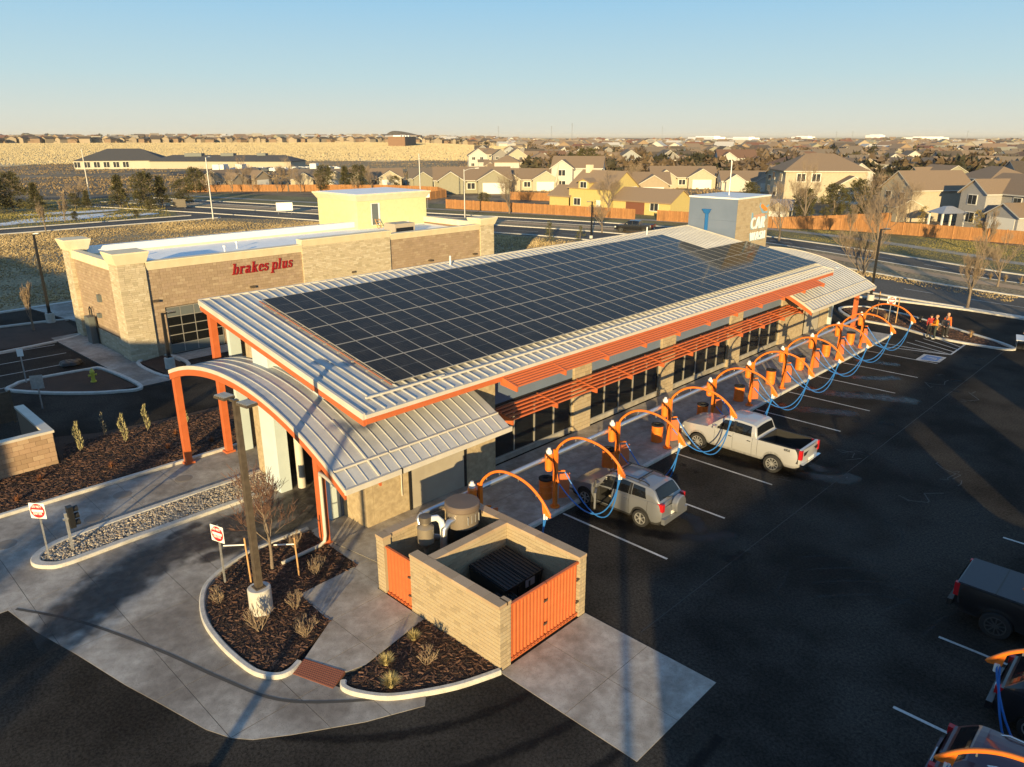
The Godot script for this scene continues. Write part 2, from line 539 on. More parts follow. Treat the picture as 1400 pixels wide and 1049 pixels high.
func build_ground() -> void:
	# terrain: polar sheet to the horizon
	var b := Mb.new()
	var rs := [0.0, 30.0, 80.0, 160.0, 260.0, 380.0, 460.0, 560.0, 680.0, 820.0, 1000.0, 1150.0, 1400.0, 1800.0, 2300.0, 3000.0, 3900.0, 5200.0, 7000.0]
	var m := 160
	for i in rs.size() - 1:
		for k in m:
			var q := []
			for w in [[i, k], [i + 1, k], [i + 1, k + 1], [i, k + 1]]:
				var a: float = TAU * w[1] / m
				var x: float = cos(a) * rs[w[0]]
				var z: float = -sin(a) * rs[w[0]]
				q.append(Vector3(x, ground_height(x, z) - 0.03, z))
			b.quad(q[0], q[1], q[2], q[3])
	struct("terrain", b, M.terrain)
	# dry meadow behind the shop
	b = Mb.new()
	b.slab(P2([[-80, -74], [52, -74], [60, -60], [66, -45], [76, -44], [83, -56], [83, -70], [79, -86], [75, -100], [70, -122], [62, -133.6], [-80, -136]]), -0.02, 0.0, false)
	struct("meadow", b, M.grass_dry)
	# asphalt of the two lots
	b = Mb.new()
	b.slab(P2([[-70, 70], [62, 70], [66, 20], [70.6, -10.8], [71.2, -16], [69.8, -24], [66, -32], [64, -44], [52, -46], [52, -72.6], [-70, -72.6]]), -0.02, 0.002, false)
	struct("parking_lot", b, M.asphalt)
	# the avenue, its median and pavements
	var near := curve(V2s([[60, 70], [66.4, 20], [71.3, -10.8], [73.5, -25], [79, -40], [83.5, -55], [84, -70], [80, -86], [76, -101], [70, -123], [62, -150], [50, -185]]), 4)
	var far := curve(V2s([[84, 70], [88, 20], [93.6, -13], [97.9, -25], [103.4, -40], [106.6, -55], [105.6, -70], [102, -86], [97.5, -101], [91, -123], [83, -152], [72, -190]]), 4)
	var at := func(t: float) -> Array:
		var o := []
		for i in near.size():
			o.append(near[i].lerp(far[i], t))
		return o
	b = Mb.new()
	ribbon(b, at.call(0.0), at.call(1.0), 0.004)
	struct("road", b, M.road)
	b = Mb.new()
	kerb(b, at.call(0.0), 0.3, 0.13)
	kerb(b, at.call(1.0), 0.3, 0.13)
	kerb(b, at.call(0.42), 0.3, 0.13)
	kerb(b, at.call(0.74), 0.3, 0.13)
	struct("kerb", b, M.curb)
	b = Mb.new()
	ribbon(b, at.call(0.425), at.call(0.735), 0.1)
	struct("median", b, M.grass_dry)
	b = Mb.new()
	ribbon(b, at.call(0.56), at.call(0.66), 0.112)
	var tanpath := struct("path", b, vary(grain(40, 0.02, Color(0.42, 0.27, 0.15), Color(0.5, 0.34, 0.2), 128), 5.0, 0.9))
	b = Mb.new()
	for i in near.size() - 1:
		for t in [0.2]:
			if i % 2 == 0:
				line(b, near[i].lerp(far[i], t), near[i + 1].lerp(far[i + 1], t), 0.13, 0.012)
		line(b, near[i].lerp(far[i], 0.025), near[i + 1].lerp(far[i + 1], 0.025), 0.1, 0.012)
		if i % 2 == 1:
			line(b, near[i].lerp(far[i], 0.87), near[i + 1].lerp(far[i + 1], 0.87), 0.13, 0.012)
	struct("road_marking", b, M.paint)
	# verge and pavement beyond the avenue
	b = Mb.new()
	ribbon(b, at.call(1.01), at.call(1.9), 0.02)
	struct("verge", b, M.grass_green)
	b = Mb.new()
	ribbon(b, at.call(1.32), at.call(1.42), 0.05)
	struct("pavement", b, M.concrete_old)
	# cross street behind the meadow
	b = Mb.new()
	b.slab(P2([[-90, -135.4], [62, -134], [66, -126], [92, -122], [88, -142], [84, -160], [62, -160], [60, -141.4], [-90, -142.4]]), -0.02, 0.008, false)
	b.slab(P2([[84, -128], [150, -200], [160, -196], [100, -122]]), -0.02, 0.012, false)
	b.slab(P2([[14, -225], [80, -202], [78, -195], [10, -216]]), -0.02, 0.008, false)
	b.slab(P2([[-40, -265], [16, -222], [22, -228], [-30, -278]]), -0.02, 0.012, false)
	struct("cross_street", b, M.road)
	b = Mb.new()
	kerb(b, V2s([[-90, -135.2], [62, -133.8]]), 0.5, 0.13)
	kerb(b, V2s([[-90, -142.6], [60, -141.6]]), 0.4, 0.13)
	kerb(b, V2s([[-70, -72.8], [12, -72.8], [20, -73.2], [52, -73.6]]), 0.5, 0.14)
	kerb(b, curve(V2s([[52, -60], [54, -47], [64, -45.6], [67, -34], [70.3, -24], [71.2, -16], [70.4, -9], [66, 20]]), 5), 0.45, 0.15)
	struct("kerb", b, M.curb)
	b = Mb.new()
	for x in [5.0, 13.0]:
		line(b, Vector2(-90 + x, -138.8), Vector2(55, -137.6), 0.12, 0.016)
		break
	struct("road_marking", b, M.paint)
	# park beyond the cross street, with left-over snow
	b = Mb.new()
	b.slab(P2([[-90, -143.4], [58, -142.4], [66, -165], [70, -195], [40, -205], [-90, -230]]), -0.02, 0.0, false)
	struct("park_lawn", b, M.grass_green)
	for s in [[[[30, -150], [38, -148.6], [47, -149.5], [56, -148.5], [57, -152], [50, -154.5], [52, -158], [44, -157], [36, -156], [33, -153]]], [[[14, -156], [22, -153], [30, -155.5], [27, -159], [18, -160]]], [[[38, -164], [50, -161.5], [55, -164], [47, -167], [40, -167]]], [[[28, -148.2], [33, -147.6], [32, -149], [27, -149.4]]]]:
		b = Mb.new()
		var q := PackedVector2Array()
		for p in curve(V2s(s[0]), 5, true):
			q.append(p + Vector2(rng.randf_range(-0.25, 0.25), rng.randf_range(-0.2, 0.2)))
		b.slab(q, -0.02, 0.03, false)
		struct("snow", b, M.snow)
	# golden fields and bare slopes on the left
	polar_patch("field", M.field, -36.0, 1.5, 470.0, 1060.0, 0.15)
	polar_patch("slope", M.grass_dry, -24.0, -4.0, 330.0, 470.0, 0.12)
	polar_patch("school_lot", M.road, -24.0, -13.0, 318.0, 352.0, 0.2)
	# --- the near concrete
	var drive := P2([[-30, -24.9], [3.2, -24.9], [3.5, -23.1], [4.0, -21.1], [4.5, -18.8], [4.9, -17.3], [5.3, -15.7], [5.6, -15.0], [5.95, -14.55], [6.7, -14.0], [8.2, -13.05], [9.6, -12.4], [9.9, -12.7], [8.6, -14.2], [8.4, -14.7], [7.9, -15.9], [9.0, -20.0], [12.4, -22.2], [14.1, -22.4], [52.0, -22.4], [52.0, -32.0], [-30, -32.0]])
	paving("concrete_drive", drive, [-30, -24.5, -19, -13.5, -8, -3.4, 0.2, 3.8, 5.6, 7.5, 8.8, 10.6, 13.4, 20, 28, 36, 44, 52], [-32.1, -28.7, -25.0, -21.4, -17.6, -15.0, -12.0], 0.0, 0.014, M.concrete)
	# valley gutter line and stains of wet tyres out of the tunnel
	b = Mb.new()
	var gl := curve(V2s([[3.4, -24.8], [4.6, -22.6], [5.7, -19.6], [6.4, -17.2], [7.1, -15.3], [8.4, -13.9], [9.8, -12.9]]), 6)
	ribbon(b, offset_path(gl, 0.05), offset_path(gl, -0.05), 0.019)
	struct("gutter_line", b, M.joint)
	wet_sheet(Rect2(3.3, -27.0, 11.4, 8.0), 0.02, [[[[14.2, -24.6], [11.0, -24.5], [8.3, -24.7], [6.0, -24.0], [4.2, -22.9]], 1.25], [[[13.6, -25.4], [10.0, -25.3]], 0.5], [[[13.4, -23.5], [10.8, -23.3], [9.0, -23.4]], 0.45], [[[9.6, -25.9], [8.6, -25.7]], 0.3]], Color(0.05, 0.043, 0.04), 0.85, 0.38)
	wet_sheet(Rect2(19.0, -16.5, 33.0, 8.2), 0.007, [[[[20.6, -16.0], [21.0, -13.4], [22.0, -11.8], [23.0, -11.0]], 0.4], [[[22.8, -15.6], [23.2, -13.0], [22.6, -12.0]], 0.35], [[[29.0, -15.8], [29.4, -12.5], [30.4, -10.2], [31.2, -9.6]], 0.5], [[[31.0, -15.0], [31.6, -12.5], [31.0, -10.8]], 0.35], [[[37.4, -16.2], [38.2, -14.2], [39.2, -12.6]], 0.55], [[[41.4, -16.2], [42.0, -14.0], [43.0, -12.2], [43.4, -11.0]], 0.6], [[[45.6, -16.2], [46.0, -14.2], [47.2, -13.0]], 0.45], [[[49.6, -16.0], [50.2, -14.0]], 0.4]], Color(0.01, 0.01, 0.012), 0.85, 0.28)
	# refuse apron: four slabs
	paving("concrete_apron", P2([[11.86, -11.88], [15.58, -11.88], [15.62, -7.4], [11.92, -7.4]]), [11.8, 13.72, 15.7], [-11.9, -9.6, -7.3], 0.0, 0.014, M.concrete_light)
	# pavement beside the beds and along the bays
	paving("side_walk", P2([[12.25, -22.3], [14.1, -22.4], [14.1, -20.9], [13.0, -17.5], [11.84, -17.5], [11.84, -15.15], [9.4, -14.72], [8.87, -14.85], [8.37, -16.17], [9.8, -17.1], [9.9, -19.0], [12.2, -19.1]]), [8, 9.9, 12.0, 14.2], [-22.5, -19.05, -17.1, -15.6, -14.4], 0.0, 0.1, M.concrete_light)
	paving("side_walk", P2([[12.4, -20.9], [14.2, -20.9], [20.7, -20.9], [20.7, -21.3], [57.6, -21.3], [57.6, -16.75], [15.65, -16.75], [15.65, -17.5], [12.9, -17.5]]), steps(12.0, 58.0, 3.07), [-21.4, -18.9, -16.7], 0.0, 0.14, M.concrete_light)
	b = Mb.new()
	kerb(b, V2s([[15.7, -16.66], [57.6, -16.66]]), 0.18, 0.15)
	struct("kerb", b, M.curb)
	# tactile pad on the dropped kerb, a field of small domes
	b = Mb.new()
	b.hexa(Vector3(7.85, 0.0, -15.95), Vector3(8.3, 0.0, -14.65), Vector3(8.85, 0.0, -14.9), Vector3(8.35, 0.0, -16.15), Vector3(7.85, 0.03, -15.95), Vector3(8.3, 0.03, -14.65), Vector3(8.85, 0.112, -14.9), Vector3(8.35, 0.112, -16.15))
	var pad := struct("tactile_pad", b, M.pad)
	b = Mb.new()
	for i in 9:
		for j in 20:
			var p := Vector2(8.35, -16.15).lerp(Vector2(7.85, -15.95), (i + 0.5) / 9.0).lerp(Vector2(8.85, -14.9).lerp(Vector2(8.3, -14.65), (i + 0.5) / 9.0), (j + 0.5) / 20.0)
			b.lathe(Transform3D(Basis(), Vector3(p.x, lerpf(0.112, 0.03, (i + 0.5) / 9.0), p.y)), [Vector2(0.02, 0.0), Vector2(0.014, 0.008), Vector2(0, 0.009)], 6)
	var domes := part("dome", b, M.pad, pad)
	domes.set_meta("kind", "stuff")
	# stall lines
	b = Mb.new()
	for k in 9:
		line(b, Vector2(20.0 + 4.04 * k, -16.5), Vector2(20.0 + 4.04 * k, -12.0 + (0.25 if k < 3 else 0.0)), 0.1, 0.008)
	for x in [14.1, 18.0, 21.93, 25.9, 29.85, 33.8, 37.8, 41.7, 45.7]:
		line(b, Vector2(x, -3.65), Vector2(x, 1.2), 0.1, 0.008)
	# hatched zone and access aisle
	for s in [[55.2, -12.0, 59.1, -12.0], [55.2, -12.0, 55.2, -16.6], [54.1, -16.5, 55.2, -12.0]]:
		line(b, Vector2(s[0], s[1]), Vector2(s[2], s[3]), 0.12, 0.008)
	for k in 5:
		line(b, Vector2(55.3 + 0.85 * k, -12.0), Vector2(55.3 + 0.95 * (k + 1) + 0.4, -15.2 + 0.28 * k), 0.1, 0.008)
	for k in 4:
		line(b, Vector2(4.0, -58.6 + 2.85 * k), Vector2(13.9 - 0.1 * k, -58.5 + 2.85 * k), 0.1, 0.008)
	struct("stall_marking", b, M.paint)
	b = Mb.new()
	b.slab(P2([[52.35, -13.35], [54.2, -13.35], [54.3, -12.0], [52.7, -12.0]]), 0.0, 0.008, false)
	struct("stall_marking", b, M.paint)
	b = Mb.new()
	b.slab(P2([[52.6, -13.15], [54.05, -13.15], [54.12, -12.2], [52.85, -12.2]]), 0.0, 0.012, false)
	struct("stall_marking", b, M.blue_paint)
	# white wheelchair mark
	b = Mb.new()
	for k in 10:
		var a0 := deg_to_rad(-60.0 + 25.0 * k)
		var a1 := deg_to_rad(-60.0 + 25.0 * (k + 1))
		line(b, Vector2(53.35, -12.6) + Vector2(cos(a0), sin(a0)) * 0.24, Vector2(53.35, -12.6) + Vector2(cos(a1), sin(a1)) * 0.24, 0.06, 0.016)
	line(b, Vector2(53.5, -13.0), Vector2(53.45, -12.6), 0.09, 0.016)
	line(b, Vector2(53.45, -12.6), Vector2(53.2, -12.35), 0.08, 0.016)
	struct("stall_marking", b, M.paint)
	# joint in the asphalt and cracks sealed with tar
	b = Mb.new()
	line(b, Vector2(16, -10.1), Vector2(60, -9.6), 0.03, 0.006)
	for k in 7:
		var p := Vector2(rng.randf_range(22, 50), rng.randf_range(-12, -4))
		var w := []
		for j in 9:
			w.append(p)
			p += Vector2(rng.randf_range(-0.3, 0.7), rng.randf_range(-0.6, 0.6))
		ribbon(b, offset_path(w, 0.025), offset_path(w, -0.025), 0.006)
	struct("sealed_crack", b, M.seal)
	# tyre scrub arcs on the near asphalt, drips in the stalls, pale dried trickles
	var arcs := []
	for k in 9:
		var w := []
		var rr := 6.0 + 1.25 * k
		for j in 9:
			var a := deg_to_rad(200.0 + 13.0 * j + 3.0 * k)
			w.append([13.0 + cos(a) * rr * 1.1, -19.0 - sin(a) * rr * 1.15])
		arcs.append([w, 0.16])
	wet_sheet(Rect2(-8.0, -24.0, 22.0, 24.0), 0.0062, arcs, Color(0.012, 0.0115, 0.012), 0.7, 0.7)
	var pale := []
	for k in 7:
		var p := Vector2(rng.randf_range(19, 34), rng.randf_range(-9.0, -4.0))
		var w := []
		for j in 5:
			w.append([p.x, p.y])
			p += Vector2(rng.randf_range(0.2, 1.1), rng.randf_range(-0.9, 0.6))
		pale.append([w, 0.05])
	for k in 4:
		var p := Vector2(21.5 + 0.6 * k, -7.0 - 0.5 * k)
		pale.append([[[p.x, p.y], [p.x + 1.3, p.y + 1.2], [p.x + 1.7, p.y + 2.4]], 0.06])
	wet_sheet(Rect2(18.0, -11.0, 18.0, 9.0), 0.0068, pale, Color(0.1, 0.1, 0.1), 0.22, 0.9)
	var drips := []
	for k in 46:
		var p := Vector2(20.0 + 4.04 * (rng.randi() % 9) + rng.randf_range(0.6, 3.4), rng.randf_range(-16.2, -9.5))
		drips.append([[[p.x, p.y], [p.x + rng.randf_range(-0.15, 0.15), p.y + rng.randf_range(-0.3, 0.3)]], rng.randf_range(0.08, 0.3)])
	wet_sheet(Rect2(19.5, -16.4, 37.0, 8.0), 0.0082, drips, Color(0.009, 0.009, 0.01), 0.7, 0.6)
	# manhole lids in the left lane
	for q in [[8.6, -30.6], [7.1, -29.3], [11.0, -30.3], [4.2, -29.5]]:
		b = Mb.new()
		b.lathe(Transform3D(Basis(), Vector3(q[0], 0.014, q[1])), [Vector2(0.36, 0.0), Vector2(0.35, 0.006), Vector2(0.3, 0.003), Vector2(0.29, 0.008), Vector2(0, 0.008)], 20)
		struct("manhole_lid", b, M.lid)
# damp concrete or asphalt: strokes along tyre tracks, ragged with noise, as one thin sheet
func wet_sheet(box: Rect2, y: float, strokes: Array, k: Color, most: float, rough: float) -> void:
	var w := 288
	var h := int(w * box.size.y / box.size.x)
	var f := FastNoiseLite.new()
	f.seed = 3
	f.frequency = 0.9
	f.fractal_octaves = 4
	var im := Image.create(w, h, false, Image.FORMAT_RGBA8)
	var kk := k.linear_to_srgb()
	var segs := []
	for st in strokes:
		var c := curve(V2s(st[0]), 3)
		for i in c.size() - 1:
			segs.append([c[i], c[i + 1], st[1]])
	for j in h:
		var zz := box.position.y + (j + 0.5) / h * box.size.y
		var near := segs.filter(func(g: Array) -> bool: return minf(g[0].y, g[1].y) - g[2] * 1.8 < zz and maxf(g[0].y, g[1].y) + g[2] * 1.8 > zz)
		for i in w:
			var p := box.position + Vector2((i + 0.5) / w * box.size.x, (j + 0.5) / h * box.size.y)
			var a := 0.0
			if near.is_empty():
				im.set_pixel(i, j, Color(kk.r, kk.g, kk.b, 0))
				continue
			var n := f.get_noise_2d(p.x, p.y)
			for g in near:
				if minf(g[0].x, g[1].x) - g[2] * 1.8 > p.x or maxf(g[0].x, g[1].x) + g[2] * 1.8 < p.x:
					continue
				var d: float = Geometry2D.get_closest_point_to_segment(p, g[0], g[1]).distance_to(p) / g[2] + n * 0.55
				a = maxf(a, smoothstep(1.15, 0.35, d))
			a *= most * clampf(0.85 + 0.35 * f.get_noise_2d(p.x * 2.3 + 40.0, p.y * 2.3), 0, 1)
			im.set_pixel(i, j, Color(kk.r, kk.g, kk.b, a))
	var m := StandardMaterial3D.new()
	m.albedo_texture = ImageTexture.create_from_image(im)
	m.transparency = BaseMaterial3D.TRANSPARENCY_ALPHA
	m.roughness = rough
	m.metallic_specular = 0.25
	var b := Mb.new()
	var e := box.end
	b.quv(Vector3(box.position.x, y, e.y), Vector3(e.x, y, e.y), Vector3(e.x, y, box.position.y), Vector3(box.position.x, y, box.position.y))
	struct("water_stain", b, m)
func polar_patch(called: String, m: Material, a0: float, a1: float, r0: float, r1: float, up: float) -> void:
	var b := Mb.new()
	for i in 14:
		for j in 14:
			var q := []
			for w in [[i, j], [i, j + 1], [i + 1, j + 1], [i + 1, j]]:
				var r: float = lerpf(r0, r1, w[0] / 14.0)
				var a: float = lerpf(a0, a1, w[1] / 14.0)
				if w[0] == 0 or w[0] == 14:
					r *= 1.0 + 0.05 * sin(a * 0.8)
				var p := ahead(a, r)
				q.append(Vector3(p.x, ground_height(p.x, p.z) + up, p.z))
			b.quad(q[0], q[1], q[2], q[3])
	struct(called, b, m)

# ---- planting beds and kerbs -------------------------------------------------
func bed(poly: Array, y: float, m: Material) -> PackedVector2Array:
	var b := Mb.new()
	b.slab(P2(poly), 0.0, y)
	struct("planting_bed", b, m)
	return P2(poly)
func scatter(called: String, polys: Array, per_m2: float, mesh: Mesh, m: Material, y: float, lo: float, hi: float, colours: Array, label: String, category: String, flatten := 1.0) -> void:
	var xf: Array[Transform3D] = []
	var ks: Array[Color] = []
	for poly: PackedVector2Array in polys:
		var box := Rect2(poly[0], Vector2.ZERO)
		for p in poly:
			box = box.expand(p)
		for i in int(box.get_area() * per_m2):
			var p := box.position + Vector2(rng.randf() * box.size.x, rng.randf() * box.size.y)
			if Geometry2D.is_point_in_polygon(p, poly):
				var s := rng.randf_range(lo, hi)
				var t := Basis(Vector3(rng.randf() - 0.5, 2.0 * rng.randf() - 1.0, rng.randf() - 0.5).normalized(), rng.randf() * TAU)
				if flatten != 1.0:
					t = Basis(Vector3.UP, rng.randf() * TAU) * Basis(Vector3.RIGHT, rng.randf_range(-0.5, 0.5))
				xf.append(Transform3D(t.scaled(Vector3.ONE * s), Vector3(p.x, y, p.y)))
				ks.append(colours[rng.randi() % colours.size()])
	var mm := MultiMesh.new()
	mm.transform_format = MultiMesh.TRANSFORM_3D
	mm.use_colors = true
	mm.mesh = mesh
	mm.instance_count = xf.size()
	for i in xf.size():
		mm.set_instance_transform(i, xf[i])
		mm.set_instance_color(i, ks[i])
	var o := MultiMeshInstance3D.new()
	o.name = numbered(called)
	o.multimesh = mm
	o.material_override = m
	add_child(o)
	o.set_meta("kind", "stuff")
	tag(o, label, category)
var beds := []
func build_beds() -> void:
	var A := bed([[12.3, -22.3], [12.2, -21.2], [12.2, -19.1], [9.9, -19.0], [9.8, -17.1], [8.2, -16.3], [7.6, -16.2], [7.3, -16.7], [7.2, -17.7], [7.2, -18.7], [7.3, -19.7], [7.6, -20.6], [8.1, -21.5], [8.8, -22.0], [9.8, -22.4], [10.8, -22.45], [11.6, -22.4]], 0.1, M.mulch)
	var B := bed([[11.84, -15.1], [8.6, -14.5], [8.75, -14.0], [9.2, -13.35], [9.9, -12.85], [10.7, -12.4], [11.5, -12.1], [11.84, -11.95]], 0.1, M.mulch)
	var D := bed([[-30, -32.1], [14.9, -32.1], [18.5, -32.6], [18.4, -37.6], [12.9, -37.9], [10.1, -38.4], [8.5, -39.3], [7.8, -35.7], [-30, -35.7]], 0.09, M.mulch)
	var E := bed([[64.0, -22.6], [66.0, -21.6], [65.9, -20.0], [64.9, -17.3], [60.6, -10.4], [59.3, -9.9], [59.5, -13.8], [60.9, -17.2], [61.5, -20.6]], 0.1, M.mulch)
	var F := bed([[9.1, -49.3], [9.6, -49.9], [10.2, -50.2], [13.2, -50.0], [14.0, -49.5], [14.3, -44.5], [13.0, -44.7], [11.3, -46.1], [9.8, -47.9]], 0.09, M.mulch)
	var Gm := bed([[5.0, -66.6], [16.7, -65.9], [16.4, -61.4], [14.1, -59.4], [5.0, -59.4]], 0.09, M.mulch)
	var Hm := bed([[16.3, -49.4], [18.0, -50.0], [18.2, -46.8], [16.5, -45.2]], 0.09, M.mulch)
	beds = [A, B, D, E, F, Gm, Hm]
	var chip := Mb.new()
	chip.box(-0.5, 0.0, -0.14, 0.5, 0.12, 0.14)
	scatter("mulch_chips", [A, B, E, P2([[-2, -32.2], [14.5, -32.2], [18.0, -33], [18, -37], [8.6, -38], [7.9, -35.6], [-2, -35.6]])], 150.0, chip.mesh(), M.stone, 0.105, 0.05, 0.16, [Color(0.03, 0.016, 0.011), Color(0.07, 0.034, 0.021), Color(0.12, 0.058, 0.035), Color(0.18, 0.095, 0.06), Color(0.02, 0.012, 0.01)], "dark brown bark chips spread over the planting beds", "mulch", 0.5)
	# river stones in the median
	var g := [[4.75, -27.3], [5.1, -27.85], [5.8, -28.1], [7.9, -28.2], [10.1, -28.25], [13.6, -28.3], [13.6, -26.65], [11.7, -26.65], [7.5, -26.75], [5.3, -26.65]]
	var gb := bed(g, 0.07, M.stone_bed)
	var st := Mb.new()
	st.lathe(Transform3D(Basis(), Vector3.ZERO), [Vector2(0, -0.32), Vector2(0.36, -0.18), Vector2(0.5, 0.02), Vector2(0.34, 0.24), Vector2(0, 0.32)], 6)
	scatter("river_stones", [gb], 330.0, st.mesh(), M.stone, 0.085, 0.06, 0.13, [Color(0.4, 0.35, 0.29), Color(0.28, 0.24, 0.2), Color(0.52, 0.45, 0.36), Color(0.2, 0.18, 0.16), Color(0.36, 0.28, 0.2)], "tan and grey river stones filling the kerbed median", "gravel")
	var b := Mb.new()
	kerb(b, curve(V2s([[13.6, -28.45], [10.1, -28.42], [7.0, -28.32], [5.6, -28.2], [4.85, -27.8], [4.6, -27.25], [4.85, -26.75], [5.4, -26.5], [7.5, -26.55], [10.0, -26.52], [13.6, -26.5]]), 5), 0.3, 0.14)
	struct("kerb", b, M.curb)
	b = Mb.new()
	kerb(b, curve(V2s([[12.35, -22.55], [10.8, -22.58], [9.8, -22.52], [8.75, -22.15], [8.0, -21.6], [7.48, -20.7], [7.18, -19.75], [7.06, -18.7], [7.05, -17.7], [7.15, -16.7], [7.45, -16.15], [7.8, -16.02], [8.2, -16.18]]), 5), 0.17, 0.14)
	struct("kerb", b, M.curb)
	b = Mb.new()
	kerb(b, curve(V2s([[8.62, -14.62], [8.5, -14.4], [8.65, -13.95], [9.1, -13.3], [9.85, -12.75], [10.65, -12.3], [11.45, -12.0], [11.84, -11.88]]), 5), 0.17, 0.14)
	struct("kerb", b, M.curb)
	b = Mb.new()
	kerb(b, V2s([[-30, -32.0], [14.8, -32.0]]), 0.22, 0.14)
	struct("kerb", b, M.curb)
	for k in [[[[64.2, -22.9], [66.25, -21.7], [66.15, -19.9], [65.1, -17.2], [60.8, -10.2], [59.15, -9.6], [59.2, -13.8], [60.7, -17.2], [61.3, -20.6]]], [[[8.9, -49.3], [9.4, -50.0], [10.2, -50.45], [13.3, -50.25], [14.2, -49.6], [14.5, -44.3], [13.0, -44.5], [11.3, -45.9], [9.8, -47.7]]], [[[5.0, -66.8], [16.9, -66.1], [16.6, -61.3], [14.2, -59.2], [5.0, -59.2]]], [[[16.2, -49.4], [18.2, -50.2], [18.4, -46.8], [16.4, -45.0]]]]:
		b = Mb.new()
		var q := curve(V2s(k[0]), 5, true)
		q.append(q[0])
		kerb(b, q, 0.24, 0.14)
		struct("kerb", b, M.curb)
	# walks round the brake shop
	paving("shop_walk", P2([[14.2, -59.2], [14.5, -44.2], [16.2, -44.2], [16.2, -45.0], [16.15, -60.6], [14.2, -60.4]]), [14.1, 16.3], steps(-60.7, -44.1, 1.9), 0.0, 0.1, M.concrete)
	paving("shop_walk", P2([[18.3, -49.9], [46, -49.9], [46, -48.0], [18.3, -48.0]]), steps(18.2, 46.1, 2.5), [-50, -47.9], 0.0, 0.02, M.concrete)
	paving("shop_walk", P2([[16.0, -72.5], [17.6, -61.5], [20.4, -61.5], [20.4, -72.5]]), [15.9, 20.5], steps(-72.6, -61.4, 2.0), 0.0, 0.1, M.concrete)

const EAVE_Z := -19.65
const RIDGE_Z := -31.45
const PITCH := 0.1807
func roof_y(z: float) -> float:
	return 5.15 + (EAVE_Z - z) * PITCH
func arch_y(z: float) -> float:
	return 5.43 - 15.0 + sqrt(225.0 - (z + 26.3) * (z + 26.3))
# move a thing built in world axes onto its base point
func seat(o: Node3D, at: Vector3) -> void:
	o.position += at
	for k in o.get_children():
		k.position -= at
var block_cache := {}
func block_mesh(l: float, h: float, d: float, k: Color) -> Mesh:
	var key := "%.3f %.3f %.3f %s" % [l, h, d, k.to_html()]
	if not block_cache.has(key):
		var b := Mb.new()
		b.tint(k)
		var e := 0.006
		# face with worn edges: front bevelled
		var x := l * 0.5
		var y := h * 0.5
		b.quad(Vector3(-x + e, -y + e, d), Vector3(x - e, -y + e, d), Vector3(x - e, y - e, d), Vector3(-x + e, y - e, d))
		var o := [Vector3(-x, -y, d - e), Vector3(x, -y, d - e), Vector3(x, y, d - e), Vector3(-x, y, d - e)]
		var f := [Vector3(-x + e, -y + e, d), Vector3(x - e, -y + e, d), Vector3(x - e, y - e, d), Vector3(-x + e, y - e, d)]
		var g := [Vector3(-x, -y, 0), Vector3(x, -y, 0), Vector3(x, y, 0), Vector3(-x, y, 0)]
		for i in 4:
			var j := (i + 1) % 4
			b.quad(o[i], o[j], f[j], f[i])
			b.quad(g[i], g[j], o[j], o[i])
		block_cache[key] = b.mesh()
	return block_cache[key]
const TAN_BLOCKS := [Color(0.42, 0.34, 0.225), Color(0.435, 0.355, 0.24), Color(0.405, 0.325, 0.215), Color(0.43, 0.35, 0.23), Color(0.445, 0.365, 0.25), Color(0.36, 0.29, 0.19)]
const BROWN_BLOCKS := [Color(0.37, 0.275, 0.19), Color(0.4, 0.3, 0.21), Color(0.335, 0.25, 0.17), Color(0.43, 0.33, 0.235), Color(0.38, 0.28, 0.2)]
const LEDGE_STONES := [Color(0.54, 0.46, 0.33), Color(0.6, 0.52, 0.38), Color(0.47, 0.4, 0.28), Color(0.63, 0.56, 0.42), Color(0.56, 0.48, 0.34)]
